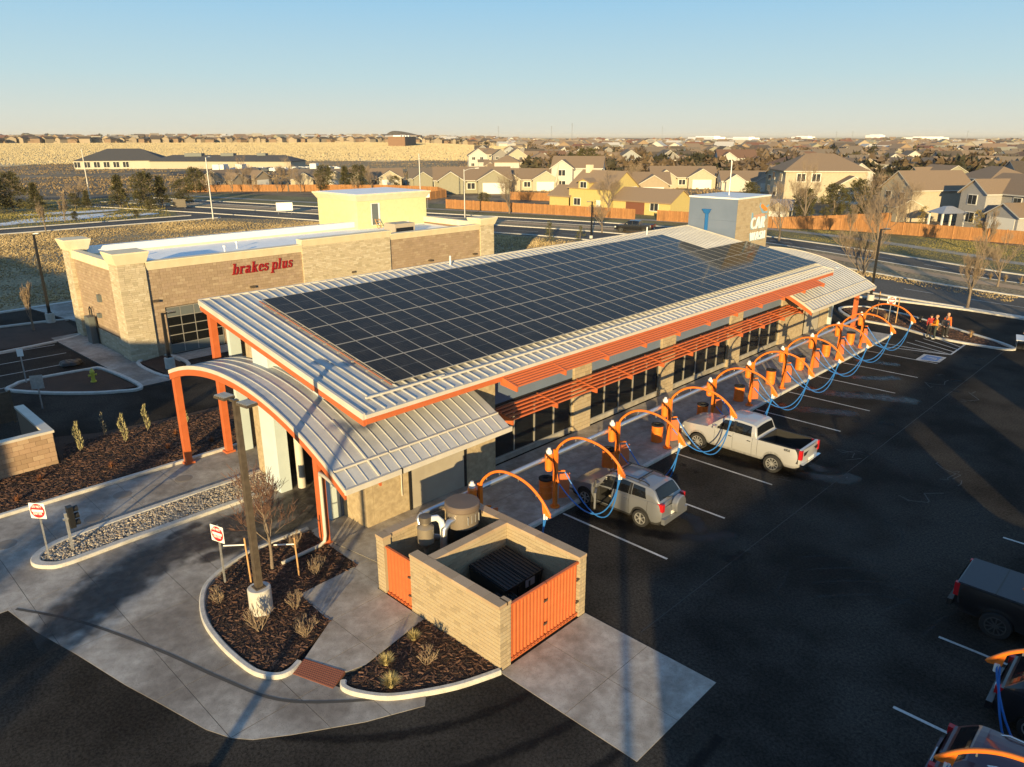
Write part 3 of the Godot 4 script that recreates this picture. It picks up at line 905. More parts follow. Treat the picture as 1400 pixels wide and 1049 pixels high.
# coursed blocks proud of a wall face; o: lower left corner seen from outside, ax: to the right. Parts when parent is given, else one joined mesh in st
func blocks(o: Vector3, ax: Vector3, w: float, h: float, bw: float, bh: float, ks: Array, parent: Node, st: Mb = null, uneven := 0.0, depth := 0.02) -> void:
	var rows := maxi(1, int(round(h / bh)))
	var rh := h / rows
	var out := ax.cross(Vector3.UP)
	var ba := Basis(ax, Vector3.UP, out)
	for r in rows:
		var x := 0.0
		var first := true
		while x < w - 0.02:
			var l := bw
			if uneven > 0.0:
				l = bw * rng.randf_range(1.0 - uneven, 1.0 + uneven)
			if first and r % 2 == 1 and uneven == 0.0:
				l = bw * 0.5
			first = false
			if x + l > w - bw * 0.2:
				l = w - x
			var k: Color = ks[rng.randi() % ks.size()] if rng.randf() < 0.75 else ks[0]
			var at := o + ax * (x + l * 0.5) + Vector3.UP * (rh * (r + 0.5))
			var d := depth + (rng.randf() * 0.012 if uneven > 0.0 else 0.0)
			if parent:
				var q := piece("block", block_mesh(snappedf(l - 0.01, 0.02), rh - 0.01, depth, k), M.block, parent)
				q.transform = Transform3D(ba, at)
			else:
				st.tint(k)
				var hx := (l - 0.012) * 0.5
				var hy := (rh - 0.012) * 0.5
				var f := func(sx: float, sy: float, z: float) -> Vector3: return at + ax * (sx * hx) + Vector3.UP * (sy * hy) + out * z
				st.quad(f.call(-1.0, -1.0, d), f.call(1.0, -1.0, d), f.call(1.0, 1.0, d), f.call(-1.0, 1.0, d))
				st.quad(f.call(-1.0, 1.0, d), f.call(1.0, 1.0, d), f.call(1.0, 1.0, 0.0), f.call(-1.0, 1.0, 0.0))
				st.quad(f.call(-1.0, -1.0, 0.0), f.call(1.0, -1.0, 0.0), f.call(1.0, -1.0, d), f.call(-1.0, -1.0, d))
				st.quad(f.call(-1.0, -1.0, 0.0), f.call(-1.0, -1.0, d), f.call(-1.0, 1.0, d), f.call(-1.0, 1.0, 0.0))
				st.quad(f.call(1.0, -1.0, d), f.call(1.0, -1.0, 0.0), f.call(1.0, 1.0, 0.0), f.call(1.0, 1.0, d))
			x += l

func canopy(root: Node3D, called: String, x0: float, x1: float, z0: float, z1: float, trim_front: float) -> void:
	var steps_n := 24
	var deck := Mb.new()
	# vault shell under the pans
	for i in steps_n:
		var a := lerpf(z0, z1, float(i) / steps_n)
		var c := lerpf(z0, z1, float(i + 1) / steps_n)
		deck.hexa(Vector3(x0, arch_y(c) - 0.2, c), Vector3(x1, arch_y(c) - 0.2, c), Vector3(x1, arch_y(a) - 0.2, a), Vector3(x0, arch_y(a) - 0.2, a), Vector3(x0, arch_y(c) - 0.03, c), Vector3(x1, arch_y(c) - 0.03, c), Vector3(x1, arch_y(a) - 0.03, a), Vector3(x0, arch_y(a) - 0.03, a))
	var o := part(called, deck, M.roof_trim, root)
	# curved pans with a raised seam
	var n := int(round((x1 - x0) / 0.45))
	var w := (x1 - x0) / n
	var pan := Mb.new()
	for i in steps_n:
		var a := lerpf(z0, z1, float(i) / steps_n)
		var c := lerpf(z0, z1, float(i + 1) / steps_n)
		var ya := arch_y(a)
		var yc := arch_y(c)
		pan.quad(Vector3(0.02, yc, c), Vector3(w - 0.02, yc, c), Vector3(w - 0.02, ya, a), Vector3(0.02, ya, a))
		pan.hexa(Vector3(-0.02, yc - 0.02, c), Vector3(0.02, yc - 0.02, c), Vector3(0.02, ya - 0.02, a), Vector3(-0.02, ya - 0.02, a), Vector3(-0.009, yc + 0.042, c), Vector3(0.009, yc + 0.042, c), Vector3(0.009, ya + 0.042, a), Vector3(-0.009, ya + 0.042, a))
	var pm := pan.mesh()
	for k in n:
		piece("roof_panel", pm, M.metal_roof, o, Vector3(x0 + w * k, 0, 0))
	# edge trim and orange band along the open curved edge
	var e := Mb.new()
	var g := Mb.new()
	var s := -1.0 if trim_front < (x0 + x1) * 0.5 else 1.0
	var d := 0.05 * s
	for i in steps_n:
		var a := lerpf(z0, z1, float(i) / steps_n)
		var c := lerpf(z0, z1, float(i + 1) / steps_n)
		var q0 := minf(trim_front, trim_front + d)
		var q1 := maxf(trim_front, trim_front + d)
		e.hexa(Vector3(q0, arch_y(c) - 0.1, c), Vector3(q1, arch_y(c) - 0.1, c), Vector3(q1, arch_y(a) - 0.1, a), Vector3(q0, arch_y(a) - 0.1, a), Vector3(q0, arch_y(c) + 0.06, c), Vector3(q1, arch_y(c) + 0.06, c), Vector3(q1, arch_y(a) + 0.06, a), Vector3(q0, arch_y(a) + 0.06, a))
		q0 = minf(trim_front - d, trim_front + d * 0.6)
		q1 = maxf(trim_front - d, trim_front + d * 0.6)
		g.hexa(Vector3(q0, arch_y(c) - 0.36, c), Vector3(q1, arch_y(c) - 0.36, c), Vector3(q1, arch_y(a) - 0.36, a), Vector3(q0, arch_y(a) - 0.36, a), Vector3(q0, arch_y(c) - 0.103, c), Vector3(q1, arch_y(c) - 0.103, c), Vector3(q1, arch_y(a) - 0.103, a), Vector3(q0, arch_y(a) - 0.103, a))
	part("edge_trim", e, M.roof_trim, o)
	part("edge_beam", g, M.orange, o)
	# gutter and snow rail at the low edge
	var r := Mb.new()
	r.box(x0 - 0.03, arch_y(z1) - 0.17, z1, x1 + 0.03, arch_y(z1) + 0.02, z1 + 0.1)
	part("gutter", r, M.roof_trim, o)
	r = Mb.new()
	var zr := z1 - 0.62
	r.box(x0 + 0.05, arch_y(zr) + 0.03, zr - 0.07, x1 - 0.05, arch_y(zr) + 0.09, zr + 0.02)
	part("snow_rail", r, M.roof_trim, o)

func sunshade(root: Node3D, x0: float, x1: float, zin: float, zout: float, yin: float, yout: float, n: int, arms: Array, slat: float) -> void:
	for i in n:
		var t := (i + 0.5) / n
		var z := lerpf(zin, zout, t)
		var y := lerpf(yin, yout, t)
		var b := Mb.new()
		var q := Transform3D(Basis(Vector3.RIGHT, -0.18), Vector3((x0 + x1) * 0.5, y, z))
		b.obb(q, Vector3(x1 - x0, 0.07, slat))
		part("sunshade_slat", b, M.orange, root)
	for x in arms:
		var b := Mb.new()
		var d := 0.17
		b.plate(Vector3(x - 0.04, 0, 0), Vector3(0, 0, -1), Vector3.UP, P2([[-zin, yin + 0.02], [-zin, yin - 0.34], [-zin - 0.3, yin - 0.36], [-zout - 0.03, yout - d], [-zout - 0.03, yout + 0.06]]), -0.08)
		part("sunshade_arm", b, M.orange, root)

func build_car_wash() -> void:
	var root := thing("car_wash", "long car wash building with solar panelled metal roof and orange trim", "building")
	var b := Mb.new()
	# --- front end
	var fx := 13.9
	var wallp := func(called: String, z0: float, z1: float, y0: float, m: Material, x := 13.9, th := 0.3) -> void:
		var q := Mb.new()
		q.plate(Vector3(x, 0, 0), Vector3(0, 0, -1), Vector3.UP, P2([[-z1, y0], [-z0, y0], [-z0, roof_y(z0) - 0.45], [-z1, roof_y(z1) - 0.45]]), -th)
		part(called, q, m, root)
	wallp.call("front_wall", -28.5, -27.2, 0.0, M.stucco)
	wallp.call("white_pier", -27.2, -26.0, 0.0, M.panel_white, 13.72, 0.5)
	wallp.call("tunnel_header", -26.0, -23.08, 3.55, M.panel_white)
	wallp.call("white_pier", -23.08, -22.5, 0.0, M.panel_white, 13.8, 0.4)
	wallp.call("front_wall", -22.5, -20.86, 0.0, M.stucco, 14.2, 0.3)
	wallp.call("back_pier", -31.45, -31.2, 0.0, M.panel_white, 14.7, 0.5)
	b = Mb.new()
	b.box(14.85, 0, -32.05, 15.4, 6.6, -31.46)
	part("back_pier", b, M.stucco, root)
	# blue return of the right pier
	b = Mb.new()
	b.box(13.82, 0, -22.495, 14.19, 4.6, -22.44)
	part("pier_return", b, M.panel_blue, root)
	# side wall of the open lane, back wall, far end
	b = Mb.new()
	b.box(14.21, 0, -28.5, 52.6, 6.2, -28.2)
	part("lane_wall", b, M.stucco, root)
	for x in [22.0, 30.0, 38.0, 46.0]:
		b = Mb.new()
		b.box(x, 0, -31.6, x + 0.6, 6.6, -31.0)
		part("back_pier", b, M.stucco, root)
	b = Mb.new()
	b.box(52.3, 0, -28.2, 52.6, 5.2, -21.6)
	part("end_wall", b, M.stucco, root)
	# tunnel inside
	b = Mb.new()
	b.box(14.3, 0.02, -26.4, 51.5, 4.0, -26.2)
	b.box(14.3, 0.02, -23.0, 51.5, 4.0, -22.8)
	b.box(14.3, 4.0, -26.4, 51.5, 4.1, -22.8)
	b.box(51.3, 0.02, -26.2, 51.5, 4.0, -23.0)
	part("tunnel_lining", b, flat(0.05, 0.05, 0.055, 0.5), root)
	b = Mb.new()
	b.cyl(Vector3(14.05, 0.1, -25.75), 0.17, 3.3, 16)
	part("curtain_roller", b, M.roof_trim, root)
	for q in [[15.6, 2.7], [17.4, 2.9]]:
		b = Mb.new()
		b.box(q[0], q[1], -25.9, q[0] + 0.5, q[1] + 0.6, -23.3)
		part("dryer", b, M.grey_box, root)
	b = Mb.new()
	b.box(14.5, 2.5, -23.35, 14.8, 2.9, -23.05)
	part("signal_box", b, flat(0.6, 0.42, 0.03, 0.5), root)
	# --- stalls facade
	var fz := -21.3
	b = Mb.new()
	b.box(14.21, 0, -21.2, 20.6, 5.0, -20.86)
	part("facade_wall", b, M.stucco, root)
	b = Mb.new()
	b.box(15.86, 0.14, -20.855, 15.98, 3.4, -20.8)
	b.box(18.74, 0.14, -20.855, 18.86, 3.4, -20.8)
	b.box(15.86, 3.402, -20.855, 18.86, 3.5, -20.8)
	var fr := part("door", b, M.black, root)
	b = Mb.new()
	b.box(15.985, 0.15, -20.856, 18.735, 3.398, -20.82)
	part("leaf", b, M.beige_door, fr)
	b = Mb.new()
	b.tube([Vector3(15.5, 0.9, -20.82), Vector3(15.5, 3.6, -20.82), Vector3(15.6, 3.9, -20.82)], 0.025, 6)
	part("conduit", b, M.roof_trim, root)
	# piers of block
	var piers := [[26.4, 27.75], [34.0, 35.4], [41.7, 43.25], [48.95, 50.3]]
	for p in piers:
		b = Mb.new()
		b.box(p[0], 0, fz - 0.5, p[1], 5.0, fz - 0.001)
		var w := part("pier", b, M.mortar, root)
		blocks(Vector3(p[0], 0.14, fz), Vector3.RIGHT, p[1] - p[0], 4.6, 0.4, 0.2, TAN_BLOCKS, w)
		blocks(Vector3(p[0], 0.14, fz - 0.12), Vector3(0, 0, 1), 0.12, 4.6, 0.12, 0.2, TAN_BLOCKS, w)
	b = Mb.new()
	b.box(20.6, 0, fz - 0.4, 20.95, 5.0, fz - 0.02)
	var w0 := part("pier", b, M.mortar, root)
	blocks(Vector3(20.6, 3.4, fz - 0.02), Vector3.RIGHT, 0.35, 1.4, 0.4, 0.2, TAN_BLOCKS, w0)
	# glazing between piers
	for bay in [[20.95, 26.4, 4], [27.75, 34.0, 5], [35.4, 41.7, 5], [43.25, 48.95, 4]]:
		var n: int = bay[2]
		var wx: float = (bay[1] - bay[0]) / n
		b = Mb.new()
		b.box(bay[0], 0.14, fz - 0.3, bay[1], 0.4, fz - 0.12)
		part("sill_wall", b, M.concrete_old, root)
		b = Mb.new()
		b.box(bay[0], 0.4, fz - 0.16, bay[1], 0.47, fz - 0.08)
		b.box(bay[0], 2.78, fz - 0.16, bay[1], 2.86, fz - 0.08)
		for k in n + 1:
			var x := clampf(bay[0] + wx * k, bay[0] + 0.03, bay[1] - 0.03)
			b.box(x - 0.03, 0.471, fz - 0.165, x + 0.03, 2.779, fz - 0.075)
		var wf := part("window_frame", b, M.frame, root)
		for k in n:
			b = Mb.new()
			b.box(bay[0] + wx * k + 0.03, 0.47, fz - 0.14, bay[0] + wx * (k + 1) - 0.03, 2.78, fz - 0.125)
			part("pane", b, M.glass_dark, wf)
		# dark room behind
		b = Mb.new()
		b.box(bay[0] + 0.01, 0.4, fz - 0.6, bay[1] - 0.01, 2.85, fz - 0.5)
		part("inner_wall", b, M.black, root)
		# blue band in four sheets
		b = Mb.new()
		b.box(bay[0], 2.87, fz - 0.3, bay[1], 3.0, fz - 0.1)
		part("window_head", b, M.black, root)
		var sheets := 3
		var sw: float = (bay[1] - bay[0]) / sheets
		for k in sheets:
			b = Mb.new()
			b.box(bay[0] + sw * k + 0.006, 3.0, fz - 0.3, bay[0] + sw * (k + 1) - 0.006, 5.0, fz - 0.1)
			part("wall_panel", b, M.panel_blue, root)
	# far part of the facade with a grey door
	b = Mb.new()
	b.box(50.3, 0, fz - 0.5, 57.5, 4.6, fz - 0.03)
	var fw := part("facade_wall", b, M.stucco, root)
	b = Mb.new()
	b.box(52.95, 0.14, fz - 0.029, 55.7, 3.0, fz + 0.01)
	var dr := part("door", b, M.black, root)
	b = Mb.new()
	b.box(53.05, 0.15, fz + 0.01, 55.6, 2.9, fz + 0.025)
	part("leaf", b, M.beige_door, dr)
	b = Mb.new()
	b.box(57.5, 0, -21.8, 57.8, 4.6, -21.1)
	part("corner_panel", b, M.panel_white, root)
	# --- main roof
	var x0 := 13.2
	var x1 := 52.86
	var d := Mb.new()
	var e1 := roof_y(EAVE_Z)
	var e2 := roof_y(RIDGE_Z)
	d.hexa(Vector3(x0 + 0.04, e1 - 0.2, EAVE_Z - 0.04), Vector3(x1 - 0.04, e1 - 0.2, EAVE_Z - 0.04), Vector3(x1 - 0.04, e2 - 0.2, RIDGE_Z), Vector3(x0 + 0.04, e2 - 0.2, RIDGE_Z), Vector3(x0 + 0.04, e1 - 0.03, EAVE_Z - 0.04), Vector3(x1 - 0.04, e1 - 0.03, EAVE_Z - 0.04), Vector3(x1 - 0.04, e2 - 0.03, RIDGE_Z), Vector3(x0 + 0.04, e2 - 0.03, RIDGE_Z))
	var roof := part("roof", d, M.roof_trim, root)
	var n := 88
	var pw := (x1 - x0) / n
	var pan := Mb.new()
	var N := Vector3(0, cos(atan(PITCH)), sin(atan(PITCH)))
	var A := Vector3(0, e1, EAVE_Z)
	var B := Vector3(0, e2, RIDGE_Z)
	pan.quad(A + Vector3(0.02, 0, 0), A + Vector3(pw - 0.02, 0, 0), B + Vector3(pw - 0.02, 0, 0), B + Vector3(0.02, 0, 0))
	var r := Vector3.RIGHT
	pan.hexa(A - r * 0.02, A + r * 0.02, B + r * 0.02, B - r * 0.02, A - r * 0.015 + N * 0.06, A + r * 0.015 + N * 0.06, B + r * 0.015 + N * 0.06, B - r * 0.015 + N * 0.06)
	var pm := pan.mesh()
	for k in n:
		piece("roof_panel", pm, M.metal_roof, roof, Vector3(x0 + pw * k, 0, 0))
	# rake and eave trim, orange bands below
	for s in [[x0 - 0.05, x0 + 0.06], [x1 - 0.06, x1 + 0.05]]:
		b = Mb.new()
		b.hexa(Vector3(s[0], e1 - 0.16, EAVE_Z + 0.03), Vector3(s[1], e1 - 0.16, EAVE_Z + 0.03), Vector3(s[1], e2 - 0.16, RIDGE_Z - 0.05), Vector3(s[0], e2 - 0.16, RIDGE_Z - 0.05), Vector3(s[0], e1 + 0.07, EAVE_Z + 0.03), Vector3(s[1], e1 + 0.07, EAVE_Z + 0.03), Vector3(s[1], e2 + 0.07, RIDGE_Z - 0.05), Vector3(s[0], e2 + 0.07, RIDGE_Z - 0.05))
		part("rake_trim", b, M.roof_trim, roof)
		b = Mb.new()
		b.hexa(Vector3(s[0] + 0.03, e1 - 0.4, EAVE_Z), Vector3(s[1] + 0.03, e1 - 0.4, EAVE_Z), Vector3(s[1] + 0.03, e2 - 0.4, RIDGE_Z), Vector3(s[0] + 0.03, e2 - 0.4, RIDGE_Z), Vector3(s[0] + 0.03, e1 - 0.163, EAVE_Z), Vector3(s[1] + 0.03, e1 - 0.163, EAVE_Z), Vector3(s[1] + 0.03, e2 - 0.163, RIDGE_Z), Vector3(s[0] + 0.03, e2 - 0.163, RIDGE_Z))
		part("rake_beam", b, M.orange, roof)
	b = Mb.new()
	b.box(x0 + 0.062, e1 - 0.14, EAVE_Z - 0.03, x1 - 0.062, e1 + 0.0, EAVE_Z + 0.06)
	part("gutter", b, M.roof_trim, roof)
	b = Mb.new()
	b.box(x0 + 0.092, e1 - 0.36, EAVE_Z - 0.1, x1 - 0.032, e1 - 0.143, EAVE_Z + 0.02)
	part("eave_beam", b, M.orange, roof)
	b = Mb.new()
	b.box(x0, e2 - 0.3, RIDGE_Z - 0.1, x1, e2 + 0.075, RIDGE_Z - 0.002)
	part("ridge_trim", b, M.roof_trim, roof)
	for s in [[13.9, 17.5, 0.62], [17.2, 52.6, 0.5]]:
		b = Mb.new()
		var z: float = EAVE_Z - s[2] - 0.2
		b.box(s[0], roof_y(z) + 0.05, z - 0.05, s[1], roof_y(z) + 0.12, z + 0.05)
		part("snow_rail", b, M.roof_trim, roof)
	for x in [27.2, 46.4]:
		b = Mb.new()
		b.cyl(Vector3(x, roof_y(-31.0) - 0.05, -31.0), 0.05, 0.6, 8)
		part("vent_pipe", b, M.sign_white, roof)
	# --- vaulted canopies
	canopy(root, "front_canopy", 11.62, 13.86, -31.75, -18.62, 11.62)
	canopy(root, "side_canopy", 13.861, 19.2, -21.25, -18.62, 13.0)
	canopy(root, "end_canopy", 53.4, 58.8, -27.3, -18.62, 58.8)
	canopy(root, "end_side_canopy", 47.4, 53.39, -21.25, -18.62, 47.4)
	# --- sunshades
	sunshade(root, 19.85, 49.6, -19.72, -18.85, 4.96, 4.7, 6, steps(19.9, 49.5, 2.96), 0.125)
	sunshade(root, 20.75, 49.4, -21.15, -19.95, 2.98, 2.74, 5, steps(20.8, 49.3, 2.85), 0.18)
	# --- orange columns
	for q in [[11.85, -31.75, 4.15], [13.72, -31.65, 6.85], [12.25, -21.2, 4.4], [58.5, -19.7, 3.7], [58.2, -26.5, 4.9]]:
		b = Mb.new()
		b.box(q[0] - 0.14, 0.0, q[1] - 0.14, q[0] + 0.14, q[2], q[1] + 0.14)
		var c := part("column", b, M.orange, root)
		b = Mb.new()
		b.box(q[0] - 0.22, 0.0, q[1] - 0.22, q[0] + 0.22, 0.1, q[1] + 0.22)
		part("base_plate", b, M.orange, c)
	# white downspout from the canopy corner to the bed
	b = Mb.new()
	b.tube([Vector3(11.7, 3.28, -18.7), Vector3(11.72, 3.1, -18.85), Vector3(12.0, 3.05, -20.4), Vector3(12.12, 2.98, -20.92), Vector3(12.15, 2.8, -20.98), Vector3(12.15, 0.5, -20.98), Vector3(12.1, 0.28, -20.98), Vector3(11.9, 0.2, -20.98), Vector3(10.4, 0.17, -20.95)], 0.065, 8)
	part("downspout", b, M.roof_trim, root)
	build_tower(root)
	seat(root, Vector3(33, 0, -26))
	build_solar()

func build_tower(root: Node3D) -> void:
	var b := Mb.new()
	b.box(53.12, 0, -31.6, 58.4, 9.5, -27.45)
	var t := part("tower", b, M.mortar, root)
	b = Mb.new()
	for k in 3:
		b.box(53.06, 4.6 + k * 1.64 - (0.0 if k == 0 else -0.006), -31.6, 53.12, 4.6 + (k + 1) * 1.64, -27.46)
	part("blue_cladding", b, M.panel_blue, t)
	b = Mb.new()
	blocks(Vector3(53.07, 4.4, -27.45), Vector3.RIGHT, 5.33, 5.1, 0.4, 0.2, TAN_BLOCKS, null, b)
	part("block_face", b, M.block, t).set_meta("kind", "stuff")
	b = Mb.new()
	b.box(53.02, 9.5, -31.66, 58.46, 9.62, -27.4)
	part("coping", b, M.sign_white, t)
	b = Mb.new()
	b.hexa(Vector3(52.86, 8.35, -29.78), Vector3(53.06, 8.35, -29.78), Vector3(53.06, 8.35, -30.1), Vector3(52.86, 8.35, -30.1), Vector3(52.78, 8.68, -29.62), Vector3(53.06, 8.68, -29.62), Vector3(53.06, 8.68, -30.3), Vector3(52.78, 8.68, -30.3))
	var sc := part("scupper", b, M.scupper, t)
	b = Mb.new()
	b.box(52.92, 6.8, -30.05, 53.06, 8.35, -29.83)
	part("downpipe", b, M.scupper, sc)
	b = Mb.new()
	b.cyl(Vector3(55.4, 9.62, -29.5), 0.04, 2.6, 8)
	part("mast", b, M.sign_white, t)
	# lettering
	var z := -27.42
	var shade := flat(0.2, 0.36, 0.5, 0.5)
	for q in [["CAR", 0.88, 6.8, 2.45], ["WASH", 0.62, 6.0, 2.62]]:
		letters(q[0], q[1], Vector3(55.36, q[2] - 0.05, z - 0.01), Vector3(1, 0, 0), shade, t, 0.03, q[3])
		letters(q[0], q[1], Vector3(55.45, q[2], z + 0.03), Vector3(1, 0, 0), M.sign_white, t, 0.05, q[3])
	# pale pink script band and orange splash emblem above the words
	b = Mb.new()
	b.plate(Vector3(55.42, 7.78, z - 0.004), Vector3.RIGHT, Vector3.UP, P2([[0.0, 0.0], [0.2, 0.0], [0.25, 0.3], [0.2, 0.55], [0.0, 0.62]]), 0.02)
	b.plate(Vector3(57.7, 7.75, z - 0.004), Vector3.RIGHT, Vector3.UP, P2([[0.0, 0.0], [0.28, 0.0], [0.3, 0.3], [0.1, 0.34]]), 0.02)
	part("sign_backing", b, shade, t)
	b = Mb.new()
	b.plate(Vector3(55.85, 7.86, z + 0.0), Vector3.RIGHT, Vector3.UP, P2([[0.0, 0.0], [1.9, 0.0], [1.8, 0.28], [1.2, 0.36], [0.1, 0.3]]), 0.012)
	part("sign_band", b, flat(0.5, 0.3, 0.2, 0.6), t)
	b = Mb.new()
	b.plate(Vector3(56.6, 8.2, z - 0.004), Vector3.RIGHT, Vector3.UP, P2([[0.0, 0.55], [0.3, 0.3], [0.55, 0.05], [1.4, 0.0], [1.5, 0.12], [0.7, 0.18], [0.5, 0.4], [0.3, 0.75], [0.1, 0.9]]), 0.015)
	b.plate(Vector3(57.6, 8.55, z - 0.004), Vector3.RIGHT, Vector3.UP, P2([[0.0, 0.0], [0.35, 0.1], [0.7, 0.2], [0.6, 0.32], [0.15, 0.2]]), 0.015)
	part("sign_backing", b, shade, t)
	b = Mb.new()
	b.plate(Vector3(56.75, 8.3, z + 0.012), Vector3.RIGHT, Vector3.UP, P2([[0.0, 0.52], [0.22, 0.32], [0.5, 0.28], [0.9, 0.08], [1.25, 0.18], [0.98, 0.4], [0.7, 0.44], [0.42, 0.62], [0.12, 0.66]]), 0.02)
	part("sign_emblem", b, flat(0.7, 0.24, 0.03, 0.5), t)
func letters(s: String, h: float, o: Vector3, ax: Vector3, m: Material, parent: Node, depth: float, fit := 0.0, lean := 0.0, serif := false, bold := 0) -> void:
	var f := SystemFont.new()
	f.font_names = PackedStringArray(["Droid Serif" if serif else "Droid Sans"])
	f.font_weight = 700
	var w := 0.0
	var parts_ := []
	for ch in s:
		var t := TextMesh.new()
		t.text = ch
		t.font = f
		t.font_size = 64
		t.pixel_size = h / 46.0
		t.depth = depth
		t.curve_step = 1.0
		t.horizontal_alignment = HORIZONTAL_ALIGNMENT_LEFT
		t.vertical_alignment = VERTICAL_ALIGNMENT_BOTTOM
		var bx := t.get_aabb()
		parts_.append([t, w, bx])
		w += (bx.size.x + h * 0.13) if ch != " " else h * 0.34
	var k := fit / w if fit > 0.0 else 1.0
	for q in parts_:
		if (q[0] as TextMesh).text == " ":
			continue
		var o2 := piece("letter", q[0], m, parent)
		var ba := Basis(ax * k, Vector3.UP + ax * lean, ax.cross(Vector3.UP))
		var bx2: AABB = q[2]
		o2.transform = Transform3D(ba, o + ax * ((q[1] - bx2.position.x) * k))

func build_solar() -> void:
	var root := thing("solar_array", "dark solar panels in five rows on the sloping metal roof", "solar panels")
	var tilt := atan(PITCH)
	var ba := Basis(Vector3.RIGHT, tilt)
	var pw := 0.9585
	var pl := 1.885
	# printed cells
	var im := Image.create(96, 192, false, Image.FORMAT_RGB8)
	im.fill(srgb(0.027, 0.021, 0.015))
	for y in 192:
		for x in 96:
			var k := Color(0.027, 0.021, 0.015)
			if x % 16 == 0:
				k = Color(0.09, 0.08, 0.07)
			elif y % 16 == 0:
				k = Color(0.055, 0.047, 0.04)
			elif x % 4 == 0:
				k = Color(0.038, 0.032, 0.026)
			if absi(y - 96) < 2:
				k = Color(0.13, 0.125, 0.115)
			im.set_pixel(x, y, k.linear_to_srgb())
	im.generate_mipmaps()
	var cell := StandardMaterial3D.new()
	cell.albedo_texture = ImageTexture.create_from_image(im)
	cell.roughness = 0.1
	cell.metallic_specular = 0.2
	layer(cell, grain(50, 0.03, Color(0.6, 0.6, 0.6), Color(1, 1, 1), 256, Color(0, 0, 0, 0), 5, 1.0, 1.6), 9.0)
	var fr := flat(0.36, 0.34, 0.31, 0.45, 0.3)
	var b := Mb.new()
	var hx := pw * 0.5 - 0.012
	var hz := pl * 0.5 - 0.012
	b.quv(Vector3(-hx, 0.028, hz), Vector3(hx, 0.028, hz), Vector3(hx, 0.028, -hz), Vector3(-hx, 0.028, -hz))
	var cells := b.mesh()
	b = Mb.new()
	var t := 0.014
	hx = pw * 0.5 - 0.004
	hz = pl * 0.5 - 0.004
	b.box(-hx, -0.01, -hz, hx, 0.022, hz)
	b.box(-hx, 0.022, -hz, -hx + t, 0.034, hz)
	b.box(hx - t, 0.022, -hz, hx, 0.034, hz)
	b.box(-hx + t, 0.022, -hz, hx - t, 0.034, -hz + t * 1.4)
	b.box(-hx + t, 0.022, hz - t * 1.4, hx - t, 0.034, hz)
	var frame := b.mesh()
	var z0 := -20.77
	var x0 := 15.36
	for r in 5:
		var nc := 39 if r < 3 else 33
		for c in nc:
			var z := z0 - (r + 0.5) * pl * cos(tilt) - 0.008 * r
			var o := piece("solar_panel", cells, cell, root)
			var at := Vector3(x0 + (c + 0.5) * pw, roof_y(z) + 0.17, z)
			o.transform = Transform3D(ba, at)
			piece("frame", frame, fr, o)
	# rails showing along the left edge
	for k in 10:
		var z := z0 - (k + 0.5) * pl * 0.5 * cos(tilt)
		b = Mb.new()
		b.box(x0 - 0.22, -0.02, -0.03, x0 + 0.3, 0.05, 0.03)
		var o := part("rail", b, fr, root)
		o.transform = Transform3D(ba, Vector3(0, roof_y(z) + 0.1, z))
	b = Mb.new()
	b.beam(Vector3(x0 - 0.1, roof_y(z0) + 0.13, z0), Vector3(x0 - 0.1, roof_y(-30.1) + 0.13, -30.1), 0.05, 0.05)
	part("conduit", b, flat(0.3, 0.12, 0.07, 0.6), root)
	seat(root, Vector3(34, roof_y(-25.4), -25.4))

